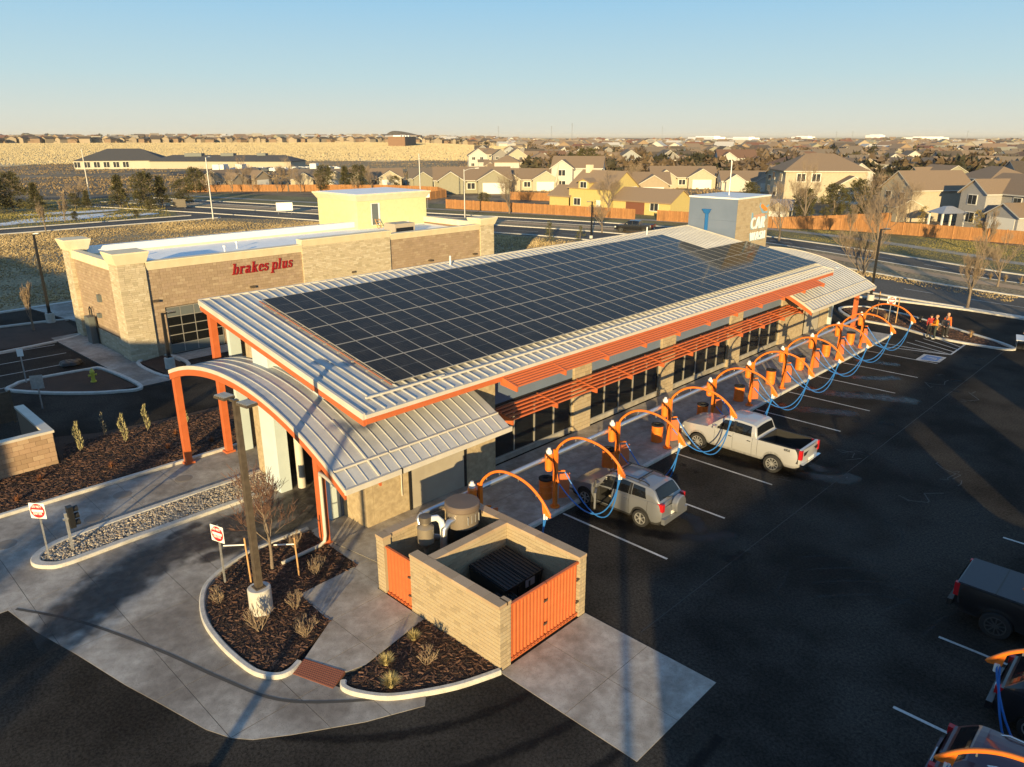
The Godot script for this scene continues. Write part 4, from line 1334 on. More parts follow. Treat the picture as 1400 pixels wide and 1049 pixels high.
func build_enclosure() -> void:
	var root := thing("refuse_enclosure", "tan block refuse enclosure with orange ribbed steel gates", "enclosure")
	var t := 0.3
	var h := 2.0
	# wall runs: outer face, origin lower-left seen from outside, axis, length
	var walls := [
		[11.87, -15.75, 12.17, -11.9], [15.28, -17.45, 15.58, -12.45], [12.17, -17.45, 15.28, -17.15], [12.17, -15.25, 15.28, -14.97],
		[12.17, -12.2, 12.3, -11.9], [15.28, -12.45, 15.58, -11.9], [11.87, -17.45, 12.17, -17.05]]
	for w in walls:
		var b := Mb.new()
		b.box(w[0] + 0.012, 0, w[1] + 0.012, w[2] - 0.012, h, w[3] - 0.012)
		var o := part("wall", b, M.mortar, root)
		var lx: float = w[2] - w[0]
		var lz: float = w[3] - w[1]
		var outer_front: bool = w[0] < 11.9
		if outer_front:
			blocks(Vector3(w[0] + 0.012, 0, w[1]), Vector3(0, 0, 1), lz, h, 0.3, 0.125, TAN_BLOCKS, o, null, 0.0, 0.014)
		if w[3] > -12.0:
			blocks(Vector3(w[0], 0, w[3] - 0.012), Vector3(1, 0, 0), lx, h, 0.3, 0.125, TAN_BLOCKS, o, null, 0.0, 0.014)
		if w[0] > 15.0 or (lx > 2.0):
			# inner faces that the lens looks down on, and outer faces towards the bays: one joined course set
			var st := Mb.new()
			if w[0] > 15.0:
				blocks(Vector3(w[0] + 0.012, 0, w[1]), Vector3(0, 0, 1), lz, h, 0.3, 0.125, TAN_BLOCKS, null, st, 0.0, 0.012)
				blocks(Vector3(w[2] - 0.012, 0, w[3]), Vector3(0, 0, -1), lz, h, 0.3, 0.125, TAN_BLOCKS, null, st, 0.0, 0.012)
			else:
				blocks(Vector3(w[0], 0, w[3] - 0.012), Vector3(1, 0, 0), lx, h, 0.3, 0.125, TAN_BLOCKS, null, st, 0.0, 0.012)
			part("block_face", st, M.block, o).set_meta("kind", "stuff")
		# coping stones
		var along_x := lx > lz
		var len_ := lx if along_x else lz
		var n := maxi(1, int(round(len_ / 0.6)))
		for k in n:
			var c := Mb.new()
			c.tint(Color(0.5, 0.37, 0.25).lerp(Color(0.4, 0.29, 0.19), rng.randf()))
			var a := len_ * k / n + 0.004
			var e := len_ * (k + 1) / n - 0.004
			if along_x:
				c.box(w[0] + a, h, w[1] - 0.02, w[0] + e, h + 0.1, w[3] + 0.02)
			else:
				c.box(w[0] - 0.02, h, w[1] + a, w[2] + 0.02, h + 0.1, w[1] + e)
			part("coping", c, M.block, o)
	seat(root, Vector3(13.7, 0, -14.7))
	# ribbed gates
	ribbed_gate("refuse_gate", "left leaf of the wide orange ribbed refuse gate", Vector3(12.34, 0.06, -11.95), Vector3(1, 0, 0), 1.44, 1.88, 10)
	ribbed_gate("refuse_gate", "right leaf of the wide orange ribbed refuse gate by the asphalt", Vector3(13.8, 0.06, -11.95), Vector3(1, 0, 0), 1.44, 1.88, 10)
	ribbed_gate("service_gate", "narrow orange gate to the vacuum producer yard", Vector3(11.92, 0.06, -17.0), Vector3(0, 0, 1), 1.2, 1.75, 7)
	# vacuum producers
	var v := thing("vacuum_producer", "large taupe filter drum with a dark round lid behind the block wall", "filter drum", Vector3(14.5, 0, -16.25))
	var b := Mb.new()
	b.lathe(Transform3D(), [Vector2(0, 0), Vector2(0.5, 0), Vector2(0.5, 1.95), Vector2(0, 1.95)], 24)
	part("stand", b, M.black, v)
	b = Mb.new()
	b.lathe(Transform3D(), [Vector2(0.54, 1.9), Vector2(0.54, 2.5), Vector2(0.5, 2.5)], 28)
	part("drum", b, flat(0.23, 0.19, 0.15, 0.4, 0.3), v)
	b = Mb.new()
	b.lathe(Transform3D(), [Vector2(0.57, 2.48), Vector2(0.585, 2.52), Vector2(0.585, 2.66), Vector2(0.55, 2.7), Vector2(0, 2.72)], 28)
	part("lid", b, flat(0.16, 0.12, 0.095, 0.6, 0.2), v)
	b = Mb.new()
	b.tube([Vector3(-0.45, 2.25, 0.1), Vector3(-0.75, 2.25, 0.15), Vector3(-0.95, 2.1, 0.18), Vector3(-1.0, 1.8, 0.2), Vector3(-1.0, 0.3, 0.2)], 0.11, 12)
	part("duct", b, M.silver, v)
	b = Mb.new()
	for k in 4:
		b.cyl(Vector3(0.25 - 0.16 * k, 2.1, 0.52), 0.02, 0.28, 6)
	part("latch", b, M.galv, v)
	v = thing("cyclone_separator", "small taupe cyclone canister with white elbow pipe beside the drum", "canister", Vector3(13.05, 0, -16.4))
	b = Mb.new()
	b.lathe(Transform3D(), [Vector2(0, 0), Vector2(0.06, 0), Vector2(0.06, 1.5), Vector2(0.26, 1.75), Vector2(0.27, 2.28), Vector2(0.12, 2.38), Vector2(0.12, 2.45)], 20)
	part("body", b, flat(0.26, 0.22, 0.17, 0.4, 0.3), v)
	b = Mb.new()
	b.lathe(Transform3D(), [Vector2(0.12, 2.45), Vector2(0.2, 2.47), Vector2(0.2, 2.66), Vector2(0, 2.68)], 20)
	part("cap", b, flat(0.13, 0.11, 0.09, 0.5, 0.3), v)
	b = Mb.new()
	b.tube([Vector3(0.12, 2.55, 0.1), Vector3(0.35, 2.52, 0.15), Vector3(0.5, 2.35, 0.18), Vector3(0.55, 2.05, 0.2), Vector3(0.55, 0.4, 0.2)], 0.1, 12)
	part("elbow_pipe", b, M.sign_white, v)
	# two dumpsters
	for q in [[14.25, -14.0, 1.7, 1.55, 1.35, "black steel dumpster with a ribbed lid at the back of the enclosure"], [13.0, -12.95, 1.5, 1.1, 1.0, "lower black dumpster with a pale sticker inside the orange gates"]]:
		v = thing("dumpster", q[5], "dumpster", Vector3(q[0], 0, q[1]))
		var hx: float = q[2] * 0.5
		var hz: float = q[3] * 0.5
		var hh: float = q[4]
		b = Mb.new()
		b.hexa(Vector3(-hx + 0.08, 0.12, hz - 0.1), Vector3(hx - 0.08, 0.12, hz - 0.1), Vector3(hx - 0.08, 0.12, -hz + 0.1), Vector3(-hx + 0.08, 0.12, -hz + 0.1), Vector3(-hx, hh - 0.15, hz), Vector3(hx, hh - 0.15, hz), Vector3(hx, hh, -hz), Vector3(-hx, hh, -hz))
		part("bin", b, flat(0.014, 0.017, 0.016, 0.6), v)
		for s in [-0.5, 0.5]:
			b = Mb.new()
			var cx: float = s * hx
			var w: float = hx * 0.48
			b.hexa(Vector3(cx - w, hh - 0.14, hz + 0.05), Vector3(cx + w, hh - 0.14, hz + 0.05), Vector3(cx + w, hh + 0.02, -hz - 0.03), Vector3(cx - w, hh + 0.02, -hz - 0.03), Vector3(cx - w, hh - 0.1, hz + 0.05), Vector3(cx + w, hh - 0.1, hz + 0.05), Vector3(cx + w, hh + 0.06, -hz - 0.03), Vector3(cx - w, hh + 0.06, -hz - 0.03))
			var l := part("lid", b, M.black, v)
			for k in 6:
				b = Mb.new()
				var x := cx - w * 0.85 + w * 0.34 * k
				b.beam(Vector3(x, hh - 0.085, hz + 0.02), Vector3(x, hh + 0.075, -hz), 0.05, 0.035)
				part("rib", b, M.rubber, l)
		for k in 4:
			b = Mb.new()
			b.box(-hx * 0.85 + hx * 0.53 * k, 0.2, hz - 0.06, -hx * 0.85 + hx * 0.53 * k + 0.07, hh - 0.25, hz + 0.03)
			part("rib", b, M.black, v)
		b = Mb.new()
		b.box(0.05, hh - 0.45, hz, 0.45, hh - 0.2, hz + 0.02)
		part("sticker", b, flat(0.3, 0.3, 0.31, 0.6), v)
		for s in [-1.0, 1.0]:
			b = Mb.new()
			b.box(minf(s * hx, s * (hx + 0.1)), hh * 0.55, -hz * 0.5, maxf(s * hx, s * (hx + 0.1)), hh * 0.55 + 0.15, hz * 0.5)
			part("fork_pocket", b, M.black, v)
	# left-hand block enclosure of the shop, cut by the frame
	root = thing("block_screen", "tan split block screen wall beside the brown bark bed", "wall")
	b = Mb.new()
	b.box(-8.0, 0, -36.1, 7.72, 1.55, -35.82)
	var o := part("wall", b, M.mortar_brown, root)
	blocks(Vector3(-4.0, 0, -35.82), Vector3.RIGHT, 11.73, 1.55, 0.45, 0.22, [Color(0.42, 0.29, 0.19), Color(0.38, 0.26, 0.17), Color(0.46, 0.33, 0.22), Color(0.35, 0.24, 0.155)], o)
	b = Mb.new()
	b.box(7.45, 0, -40.5, 7.73, 1.55, -36.1)
	o = part("wall", b, M.mortar_brown, root)
	blocks(Vector3(7.73, 0, -35.83), Vector3(0, 0, -1), 4.6, 1.55, 0.45, 0.22, [Color(0.42, 0.29, 0.19), Color(0.38, 0.26, 0.17), Color(0.46, 0.33, 0.22)], o)
	for s in [[-8.05, -36.15, 7.8, -35.76], [7.4, -40.55, 7.8, -36.16]]:
		b = Mb.new()
		b.box(s[0], 1.55, s[1], s[2], 1.66, s[3])
		part("coping", b, M.roof_trim, root)
	seat(root, Vector3(2, 0, -36))
	var gt := thing("screen_gate", "dark ribbed gate at the back of the tan block screen", "gate", Vector3(5.6, 0, -43.2))
	b = Mb.new()
	for k in 9:
		b.box(0.0 + 0.24 * k, 0.1, -0.03 + 0.03 * (k % 2), 0.24 * (k + 1), 1.7, 0.02 + 0.03 * (k % 2))
	part("leaf", b, M.bronze, gt)
	b = Mb.new()
	b.box(2.16, 0, -0.06, 2.28, 1.75, 0.06)
	part("post", b, M.bronze, gt)

func ribbed_gate(called: String, label: String, o: Vector3, ax: Vector3, w: float, h: float, ribs: int) -> void:
	var g := thing(called, label, "gate", o)
	var out := ax.cross(Vector3.UP)
	var rw := w / (ribs * 2)
	for k in ribs * 2:
		if k % 2 == 0:
			# trapezoid rib
			var b := Mb.new()
			var p := ax * (rw * k)
			b.hexa(p + ax * rw * 0.35 + Vector3.UP * 0.12, p + ax * rw * 1.15 + Vector3.UP * 0.12, p + ax * rw * 1.5 - out * 0.055 + Vector3.UP * 0.12, p - out * 0.055 + Vector3.UP * 0.12, p + ax * rw * 0.35 + Vector3.UP * (h - 0.06), p + ax * rw * 1.15 + Vector3.UP * (h - 0.06), p + ax * rw * 1.5 - out * 0.055 + Vector3.UP * (h - 0.06), p - out * 0.055 + Vector3.UP * (h - 0.06))
			part("rib", b, M.orange, g)
	var s := Mb.new()
	var A := func(x: float, y: float, d: float) -> Vector3: return ax * x + Vector3.UP * y + out * d
	for r in [[0.0, 0.12, w, h - 0.06, -0.08, -0.056]]:
		s.hexa(A.call(r[0], r[1], r[5]), A.call(r[2], r[1], r[5]), A.call(r[2], r[1], r[4]), A.call(r[0], r[1], r[4]), A.call(r[0], r[3], r[5]), A.call(r[2], r[3], r[5]), A.call(r[2], r[3], r[4]), A.call(r[0], r[3], r[4]))
	part("sheet", s, M.orange, g)
	for r in [[-0.02, 0.0, w + 0.02, 0.1], [-0.02, h - 0.06, w + 0.02, h]]:
		s = Mb.new()
		s.hexa(A.call(r[0], r[1], 0.02), A.call(r[2], r[1], 0.02), A.call(r[2], r[1], -0.06), A.call(r[0], r[1], -0.06), A.call(r[0], r[3], 0.02), A.call(r[2], r[3], 0.02), A.call(r[2], r[3], -0.06), A.call(r[0], r[3], -0.06))
		part("rail", s, M.orange, g)
	s = Mb.new()
	for k in ribs * 2 - 2:
		if k % 2 == 0:
			var p: Vector3 = A.call(rw * (k + 1), 0.05, 0.022)
			s.hexa(p, p + ax * rw, p + ax * rw - out * 0.01, p - out * 0.01, p + Vector3.UP * 0.025, p + ax * rw + Vector3.UP * 0.025, p + ax * rw - out * 0.01 + Vector3.UP * 0.025, p - out * 0.01 + Vector3.UP * 0.025)
	part("drain_slots", s, M.black, g)
	for y in [0.5, h - 0.6]:
		s = Mb.new()
		s.beam(A.call(w - 0.1, y, 0.035), A.call(w + 0.04, y + 0.02, 0.035), 0.03, 0.05)
		part("latch", s, M.bronze, g)

# ---- the brake shop ----------------------------------------------------------
func build_brakes_shop() -> void:
	var root := thing("brake_shop", "brown block and pale stone repair shop with white flat roof", "building")
	var b := Mb.new()
	var z0 := -50.0
	var zb := -60.3
	for s in [[16.3, 18.65, 0.0], [18.65, 22.5, 3.25], [22.5, 23.6, 0.0], [23.6, 27.5, 3.25], [27.5, 49.0, 0.0]]:
		b.box(s[0], s[2], z0 - 0.35, s[1], 6.25, z0 - 0.03)
	b.box(18.0, 0.0, z0 - 0.9, 28.0, 3.4, z0 - 0.5)
	var wall := part("wall", b, M.mortar_brown, root)
	b = Mb.new()
	for s in [[17.75, 18.65, 0.0, 5.8], [18.65, 22.5, 3.25, 2.55], [22.5, 23.6, 0.0, 5.8], [23.6, 27.5, 3.25, 2.55], [27.5, 29.1, 0.0, 5.8], [37.25, 47.55, 0.0, 5.9]]:
		blocks(Vector3(s[0], s[2], z0 - 0.03), Vector3.RIGHT, s[1] - s[0], s[3], 0.4, 0.2, BROWN_BLOCKS, null, b)
	part("block_face", b, M.block, wall).set_meta("kind", "stuff")
	# left end wall
	b = Mb.new()
	b.box(16.33, 0, zb, 16.68, 6.25, z0 - 0.36)
	wall = part("wall", b, M.mortar_brown, root)
	b = Mb.new()
	blocks(Vector3(16.33, 1.25, zb + 1.0), Vector3(0, 0, 1), 8.0, 4.6, 0.4, 0.2, BROWN_BLOCKS, null, b)
	part("block_face", b, M.block, wall).set_meta("kind", "stuff")
	b = Mb.new()
	blocks(Vector3(16.28, 0.0, zb + 1.0), Vector3(0, 0, 1), 8.0, 1.2, 0.34, 0.13, LEDGE_STONES, null, b, 0.4, 0.03)
	part("stone_base", b, M.block, wall).set_meta("kind", "stuff")
	# back and right walls
	b = Mb.new()
	b.box(16.7, 0, zb, 49.0, 6.25, zb + 0.35)
	part("wall", b, M.cream, root)
	b = Mb.new()
	b.box(48.65, 0, zb + 0.36, 49.0, 6.25, z0 - 0.36)
	part("wall", b, M.mortar_brown, root)
	# stone-clad piers with flared caps, and the raised stone bay
	for p in [[16.05, 17.75, -51.4, -49.85, 6.35, 7.1], [16.05, 17.3, -60.6, -59.2, 6.35, 7.1], [47.55, 49.25, -51.2, -49.85, 6.3, 6.95]]:
		b = Mb.new()
		b.box(p[0] + 0.04, 0, p[2], p[1], p[4], p[3] - 0.04)
		var o := part("pier", b, M.mortar, root)
		b = Mb.new()
		blocks(Vector3(p[0], 0, p[3] - 0.04), Vector3.RIGHT, p[1] - p[0], p[4], 0.36, 0.13, LEDGE_STONES, null, b, 0.45, 0.03)
		blocks(Vector3(p[0] + 0.04, 0, p[2]), Vector3(0, 0, 1), p[3] - p[2], p[4], 0.36, 0.13, LEDGE_STONES, null, b, 0.45, 0.03)
		part("ledge_stones", b, M.block, o).set_meta("kind", "stuff")
		b = Mb.new()
		var g := 0.06
		var f := 0.26
		b.hexa(Vector3(p[0] - g, p[4], p[3] + g), Vector3(p[1] + g, p[4], p[3] + g), Vector3(p[1] + g, p[4], p[2] - g), Vector3(p[0] - g, p[4], p[2] - g), Vector3(p[0] - f, p[5] - 0.1, p[3] + f), Vector3(p[1] + f, p[5] - 0.1, p[3] + f), Vector3(p[1] + f, p[5] - 0.1, p[2] - f), Vector3(p[0] - f, p[5] - 0.1, p[2] - f))
		b.box(p[0] - f, p[5] - 0.098, p[2] - f, p[1] + f, p[5], p[3] + f)
		part("cap", b, M.cream, o)
	b = Mb.new()
	b.box(29.12, 0, -50.3, 37.22, 6.3, -49.9)
	var bay := part("stone_bay", b, M.mortar, root)
	b = Mb.new()
	blocks(Vector3(29.1, 0.0, -49.9), Vector3.RIGHT, 8.14, 6.2, 0.36, 0.13, LEDGE_STONES, null, b, 0.45, 0.03)
	blocks(Vector3(29.12, 0.0, -50.02), Vector3(0, 0, 1), 0.12, 6.2, 0.2, 0.13, LEDGE_STONES, null, b, 0.2, 0.02)
	part("ledge_stones", b, M.block, bay).set_meta("kind", "stuff")
	# cornices
	for c in [[17.8, 29.1, -50.35, -49.9, 5.82, 6.4], [37.25, 47.5, -50.35, -49.9, 5.92, 6.45], [29.0, 37.3, -50.4, -49.78, 6.2, 6.75]]:
		b = Mb.new()
		b.hexa(Vector3(c[0], c[4], c[3] - 0.08), Vector3(c[1], c[4], c[3] - 0.08), Vector3(c[1], c[4], c[2]), Vector3(c[0], c[4], c[2]), Vector3(c[0], c[5] - 0.08, c[3] + 0.1), Vector3(c[1], c[5] - 0.08, c[3] + 0.1), Vector3(c[1], c[5] - 0.08, c[2]), Vector3(c[0], c[5] - 0.08, c[2]))
		b.box(c[0], c[5] - 0.078, c[2] - 0.06, c[1], c[5], c[3] + 0.14)
		part("cornice", b, M.cream, root)
	b = Mb.new()
	b.box(16.18, 5.82, -59.2, 16.7, 6.4, -51.4)
	part("cornice", b, M.cream, root)
	b = Mb.new()
	b.box(17.3, 5.9, -60.5, 49.1, 6.4, -59.9)
	part("cornice", b, M.sign_white, root)
	b = Mb.new()
	b.box(48.58, 5.9, -59.89, 49.15, 6.4, -51.3)
	part("cornice", b, M.cream, root)
	# roof membrane
	b = Mb.new()
	b.hexa(Vector3(16.7, 5.3, z0 - 0.36), Vector3(48.6, 5.3, z0 - 0.36), Vector3(48.6, 5.3, zb + 0.36), Vector3(16.7, 5.3, zb + 0.36), Vector3(16.7, 5.65, z0 - 0.36), Vector3(48.6, 5.65, z0 - 0.36), Vector3(48.6, 5.75, zb + 0.36), Vector3(16.7, 5.75, zb + 0.36))
	part("roof", b, M.membrane, root)
	# roof tower in yellow sheathing
	b = Mb.new()
	b.box(40.7, 5.7, -66.0, 49.0, 8.35, -59.3)
	var tw := part("roof_tower", b, M.yellow_board, root)
	b = Mb.new()
	b.hexa(Vector3(40.65, 8.3, -59.25), Vector3(49.05, 8.3, -59.25), Vector3(49.05, 8.3, -66.05), Vector3(40.65, 8.3, -66.05), Vector3(40.35, 8.8, -58.95), Vector3(49.35, 8.8, -58.95), Vector3(49.35, 8.8, -66.35), Vector3(40.35, 8.8, -66.35))
	b.box(40.33, 8.8, -66.37, 49.37, 8.92, -58.93)
	part("cornice", b, M.cream, tw)
	b = Mb.new()
	b.box(40.6, 8.92, -66.1, 49.1, 8.94, -59.2)
	part("roof_sheet", b, M.membrane, tw)
	b = Mb.new()
	b.box(40.7, 0.0, -66.0, 49.0, 5.69, -60.55)
	part("entry_block", b, M.cream, root)
	b = Mb.new()
	b.box(42.25, 6.0, -59.3, 43.25, 8.05, -59.25)
	var dd := part("roof_door", b, M.sign_white, tw)
	b = Mb.new()
	b.box(42.3, 6.05, -59.25, 43.0, 8.0, -59.22)
	part("leaf", b, M.grey_box, dd)
	# ladder
	b = Mb.new()
	for x in [42.5, 42.95]:
		b.beam(Vector3(x, 5.6, -58.6), Vector3(x, 6.6, -59.1), 0.05, 0.05)
	for k in 4:
		b.beam(Vector3(42.5, 5.75 + 0.25 * k, -58.7 - 0.12 * k), Vector3(42.95, 5.75 + 0.25 * k, -58.7 - 0.12 * k), 0.04, 0.04)
	part("ladder", b, M.wood, root)
	# roof plant
	b = Mb.new()
	b.box(40.2, 5.65, -54.6, 42.4, 6.75, -53.0)
	var rt := part("air_handler", b, flat(0.42, 0.35, 0.26, 0.6), root)
	b = Mb.new()
	b.box(40.3, 5.9, -53.0, 42.2, 6.4, -52.97)
	part("grille", b, M.black, rt)
	for v in [[24.6, -53.0, 0.06, 0.7], [27.0, -56.0, 0.05, 0.5], [43.2, -55.0, 0.06, 0.9], [20.0, -57.0, 0.05, 0.3]]:
		b = Mb.new()
		b.cyl(Vector3(v[0], 5.65, v[1]), v[2], v[3], 10)
		b.cyl(Vector3(v[0], 5.65 + v[3], v[1]), v[2] * 2.2, 0.12, 10)
		part("vent_pipe", b, M.sign_white, root)
	# garage doors: aluminium grid with dark panes
	for gx in [18.7, 23.65]:
		var gd := Mb.new()
		gd.box(gx, 0.02, z0 - 0.12, gx + 3.75, 3.2, z0 - 0.1)
		var door := part("garage_door", gd, M.frame, root)
		var cols := 4
		var rows := 5
		for r in rows:
			for c in cols:
				var q := Mb.new()
				q.box(gx + 0.04 + c * 0.9275, 0.06 + r * 0.628, z0 - 0.1, gx + 0.04 + c * 0.9275 + 0.86, 0.06 + r * 0.628 + 0.57, z0 - 0.085)
				part("pane", q, M.grey_box if r == 0 or r == 4 else M.glass_dark, door)
	# wall lamps
	for x in [18.1, 24.9, 33.5, 41.5, 46.8]:
		b = Mb.new()
		b.box(x - 0.18, 3.72, z0 - 0.03, x + 0.18, 3.86, z0 + 0.22)
		part("wall_lamp", b, M.bronze, root)
	# meters and cabinets on the left end
	b = Mb.new()
	b.box(15.75, 0.0, -57.3, 16.27, 2.0, -56.4)
	var cab := part("meter_cabinet", b, M.grey_box, root)
	b = Mb.new()
	b.tube([Vector3(16.1, 2.0, -57.1), Vector3(16.1, 2.5, -57.1), Vector3(16.1, 2.65, -56.9), Vector3(16.1, 2.5, -56.7), Vector3(16.1, 2.0, -56.7)], 0.04, 8)
	b.tube([Vector3(16.15, 2.1, -56.3), Vector3(16.15, 0.1, -56.2)], 0.05, 8)
	part("conduit", b, M.black, cab)
	for w in [[3.3, -55.0, 0.5], [2.1, -55.6, 0.3]]:
		b = Mb.new()
		b.box(16.1, w[0], w[1], 16.31, w[0] + w[2], w[1] + 0.4)
		part("wall_box", b, M.grey_box, root)
	# lettering
	letters("brakes plus", 0.72, Vector3(23.45, 4.55, -49.99), Vector3.RIGHT, M.red, root, 0.1, 4.75, 0.22, true)
	seat(root, Vector3(33, 0, -55))

# ---- vacuum stations -----------------------------------------------------------
func make_vacuum(label: String) -> Node3D:
	var v := thing("vacuum_station", label, "vacuum station", Vector3.ZERO, 0.0, "orange vacuum arches along the stalls")
	var b := Mb.new()
	b.box(-0.07, 0.02, -0.07, 0.07, 2.45, 0.07)
	var post := part("post", b, M.orange_bright, v)
	b = Mb.new()
	b.cyl(Vector3.ZERO, 0.2, 0.035, 16)
	part("base_plate", b, M.orange_bright, post)
	b = Mb.new()
	var arc := curve([Vector3(0, 1.9, 0.02), Vector3(0, 2.45, 0.06), Vector3(0, 2.83, 0.34), Vector3(0, 3.12, 0.74), Vector3(0, 3.27, 1.22), Vector3(0, 3.27, 1.84), Vector3(0, 3.13, 2.38), Vector3(0, 2.82, 2.86), Vector3(0, 2.4, 3.24)], 4)
	b.tube(arc, 0.05, 10)
	var arch := part("arch", b, M.orange_bright, v)
	b = Mb.new()
	b.plate(Vector3(-0.012, 0, 0), Vector3(0, 0, 1), Vector3.UP, P2([[2.9, 2.8], [3.3, 2.36], [3.25, 2.32], [2.96, 2.36]]), 0.024)
	part("bracket", b, M.orange_bright, arch)
	for k in [8, 14, 20, 26]:
		b = Mb.new()
		b.beam(arc[k] + Vector3(0, -0.03, 0), arc[k] + Vector3(0, -0.14, 0), 0.03, 0.03)
		part("hanger", b, M.silver, arch)
	# separator canister
	b = Mb.new()
	b.lathe(Transform3D(Basis(), Vector3(-0.26, 1.62, -0.12)), [Vector2(0, 0), Vector2(0.13, 0), Vector2(0.155, 0.08), Vector2(0.165, 0.66), Vector2(0.14, 0.72), Vector2(0, 0.72)], 18)
	var can := part("canister", b, M.orange_bright, v)
	b = Mb.new()
	b.lathe(Transform3D(Basis(), Vector3(-0.26, 2.34, -0.12)), [Vector2(0, 0), Vector2(0.12, 0.0), Vector2(0.12, 0.1), Vector2(0.06, 0.16), Vector2(0.06, 0.22), Vector2(0, 0.22)], 14)
	part("cap", b, M.sign_white, can)
	b = Mb.new()
	b.beam(Vector3(-0.3, 2.0, -0.1), Vector3(0, 2.0, 0), 0.05, 0.05)
	part("clamp", b, M.orange_bright, v)
	# hose holder arm and nozzle
	b = Mb.new()
	b.beam(Vector3(0, 1.55, 0), Vector3(0.34, 1.5, 0.2), 0.05, 0.06)
	b.beam(Vector3(0, 1.62, 0), Vector3(0.0, 1.05, 0.16), 0.05, 0.06)
	part("holder", b, M.orange_bright, v)
	# mat board
	b = Mb.new()
	b.plate(Vector3(0.2, 0.3, 0.02), Vector3(0.94, -0.1, 0.3).normalized(), Vector3(0.18, 1, -0.12).normalized(), P2([[0, 0], [0.46, 0], [0.46, 0.98], [0, 0.98]]), 0.04)
	part("mat_board", b, flat(0.62, 0.15, 0.05, 0.5), v)
	# two blue hoses hanging in loops
	var hose := func(a: Vector3, low: Vector3, e: Vector3, nm: String) -> void:
		var q := Mb.new()
		var pts := []
		var c := low * 2.0 - (a + e) * 0.5
		for k in 19:
			var t := k / 18.0
			var p := a * (1.0 - t) * (1.0 - t) + c * 2.0 * t * (1.0 - t) + e * t * t
			pts.append(Vector3(p.x, maxf(p.y, 0.04), p.z))
		q.tube(pts, 0.027, 7)
		part(nm, q, M.blue_hose, v)
	hose.call(Vector3(0.03, 2.36, 3.06), Vector3(0.2, 0.3, 1.9), Vector3(0.02, 1.05, 0.16), "hose")
	hose.call(Vector3(-0.03, 2.36, 3.0), Vector3(0.4, 0.12, 2.0), Vector3(0.34, 1.45, 0.2), "hose")
	for x in [-0.03, 0.03]:
		b = Mb.new()
		b.cyl(Vector3(x, 2.2, 3.02 if x < 0 else 3.07), 0.035, 0.2, 8)
		part("hose_cuff", b, M.sign_white, v)
	# stray feed line
	b = Mb.new()
	b.tube(curve([Vector3(-0.1, 2.3, -0.1), Vector3(-0.16, 1.8, 0.1), Vector3(-0.04, 1.3, 0.1), Vector3(0.02, 1.0, 0.1)], 5), 0.018, 6)
	part("feed_line", b, M.black, v)
	return v
func make_barrel(label: String) -> Node3D:
	var v := thing("waste_barrel", label, "waste barrel", Vector3.ZERO, 0.0, "orange waste barrels on the pavement")
	var b := Mb.new()
	b.lathe(Transform3D(), [Vector2(0, 0), Vector2(0.27, 0), Vector2(0.28, 0.03), Vector2(0.275, 0.28), Vector2(0.29, 0.3), Vector2(0.275, 0.32), Vector2(0.275, 0.55), Vector2(0.29, 0.57), Vector2(0.275, 0.59), Vector2(0.28, 0.82)], 20)
	part("drum", b, M.orange_bright, v)
	b = Mb.new()
	b.lathe(Transform3D(), [Vector2(0.29, 0.8), Vector2(0.3, 0.86), Vector2(0.24, 0.88), Vector2(0.13, 0.86), Vector2(0.12, 0.8), Vector2(0, 0.79)], 20)
	part("lid", b, M.rubber, v)
	return v
func build_vacuums() -> void:
	var where := ["over the block refuse enclosure wall", "before the silver car with open door", "beyond the silver car with open door", "by the silver pickup front wheel", "just beyond the silver pickup", "at the first empty stall past the pickup", "facing the third block pier", "facing the last glazed bay", "facing the grey door", "by the blue accessible mark"]
	var proto: Node3D
	var bar: Node3D
	for k in 10:
		var at := Vector3(15.97 + 4.04 * k, 0.14, -16.95)
		var lab: String = "orange vacuum arch with blue hoses " + where[k]
		if k == 0:
			proto = make_vacuum(lab)
			proto.position = at
		else:
			copy(proto, at, rng.randf_range(-0.03, 0.03), lab)
		if k > 0:
			var l2: String = "orange waste barrel under the vacuum arch " + where[k]
			var bp := at + Vector3(0.36, 0, -0.8)
			if k == 1:
				bar = make_barrel(l2)
				bar.position = bp
			else:
				copy(bar, bp + Vector3(rng.randf_range(-0.1, 0.1), 0, rng.randf_range(-0.1, 0.1)), rng.randf() * TAU, l2)
	# the opposite row
	for k in 3:
		copy(proto, Vector3(14.05 + 3.97 * k, 0.02, 1.3), PI, ["orange vacuum arch with blue hoses over the dark red car", "orange vacuum arch with blue hoses over the black hatchback tail", "orange vacuum arch beside the black pickup with covered bed"][k])
	# silver main along the posts
	var m := thing("vacuum_main", "long silver suction pipe running along the vacuum arches", "pipe")
	var b := Mb.new()
	b.tube([Vector3(13.6, 2.2, -17.25), Vector3(52.6, 2.2, -17.25)], 0.1, 14)
	part("pipe", b, M.silver, m)
	for k in 10:
		b = Mb.new()
		b.tube([Vector3(15.71 + 4.04 * k, 2.25, -17.22), Vector3(15.71 + 4.04 * k, 2.6, -17.16), Vector3(15.71 + 4.04 * k, 2.64, -17.07)], 0.06, 8)
		part("branch", b, M.silver, m)
	b = Mb.new()
	b.tube([Vector3(13.6, 2.2, -17.25), Vector3(13.4, 2.1, -17.2), Vector3(13.4, 1.6, -17.0), Vector3(13.9, 1.4, -16.8)], 0.1, 12)
	part("elbow", b, M.silver, m)
	seat(m, Vector3(33, 2.2, -17.25))

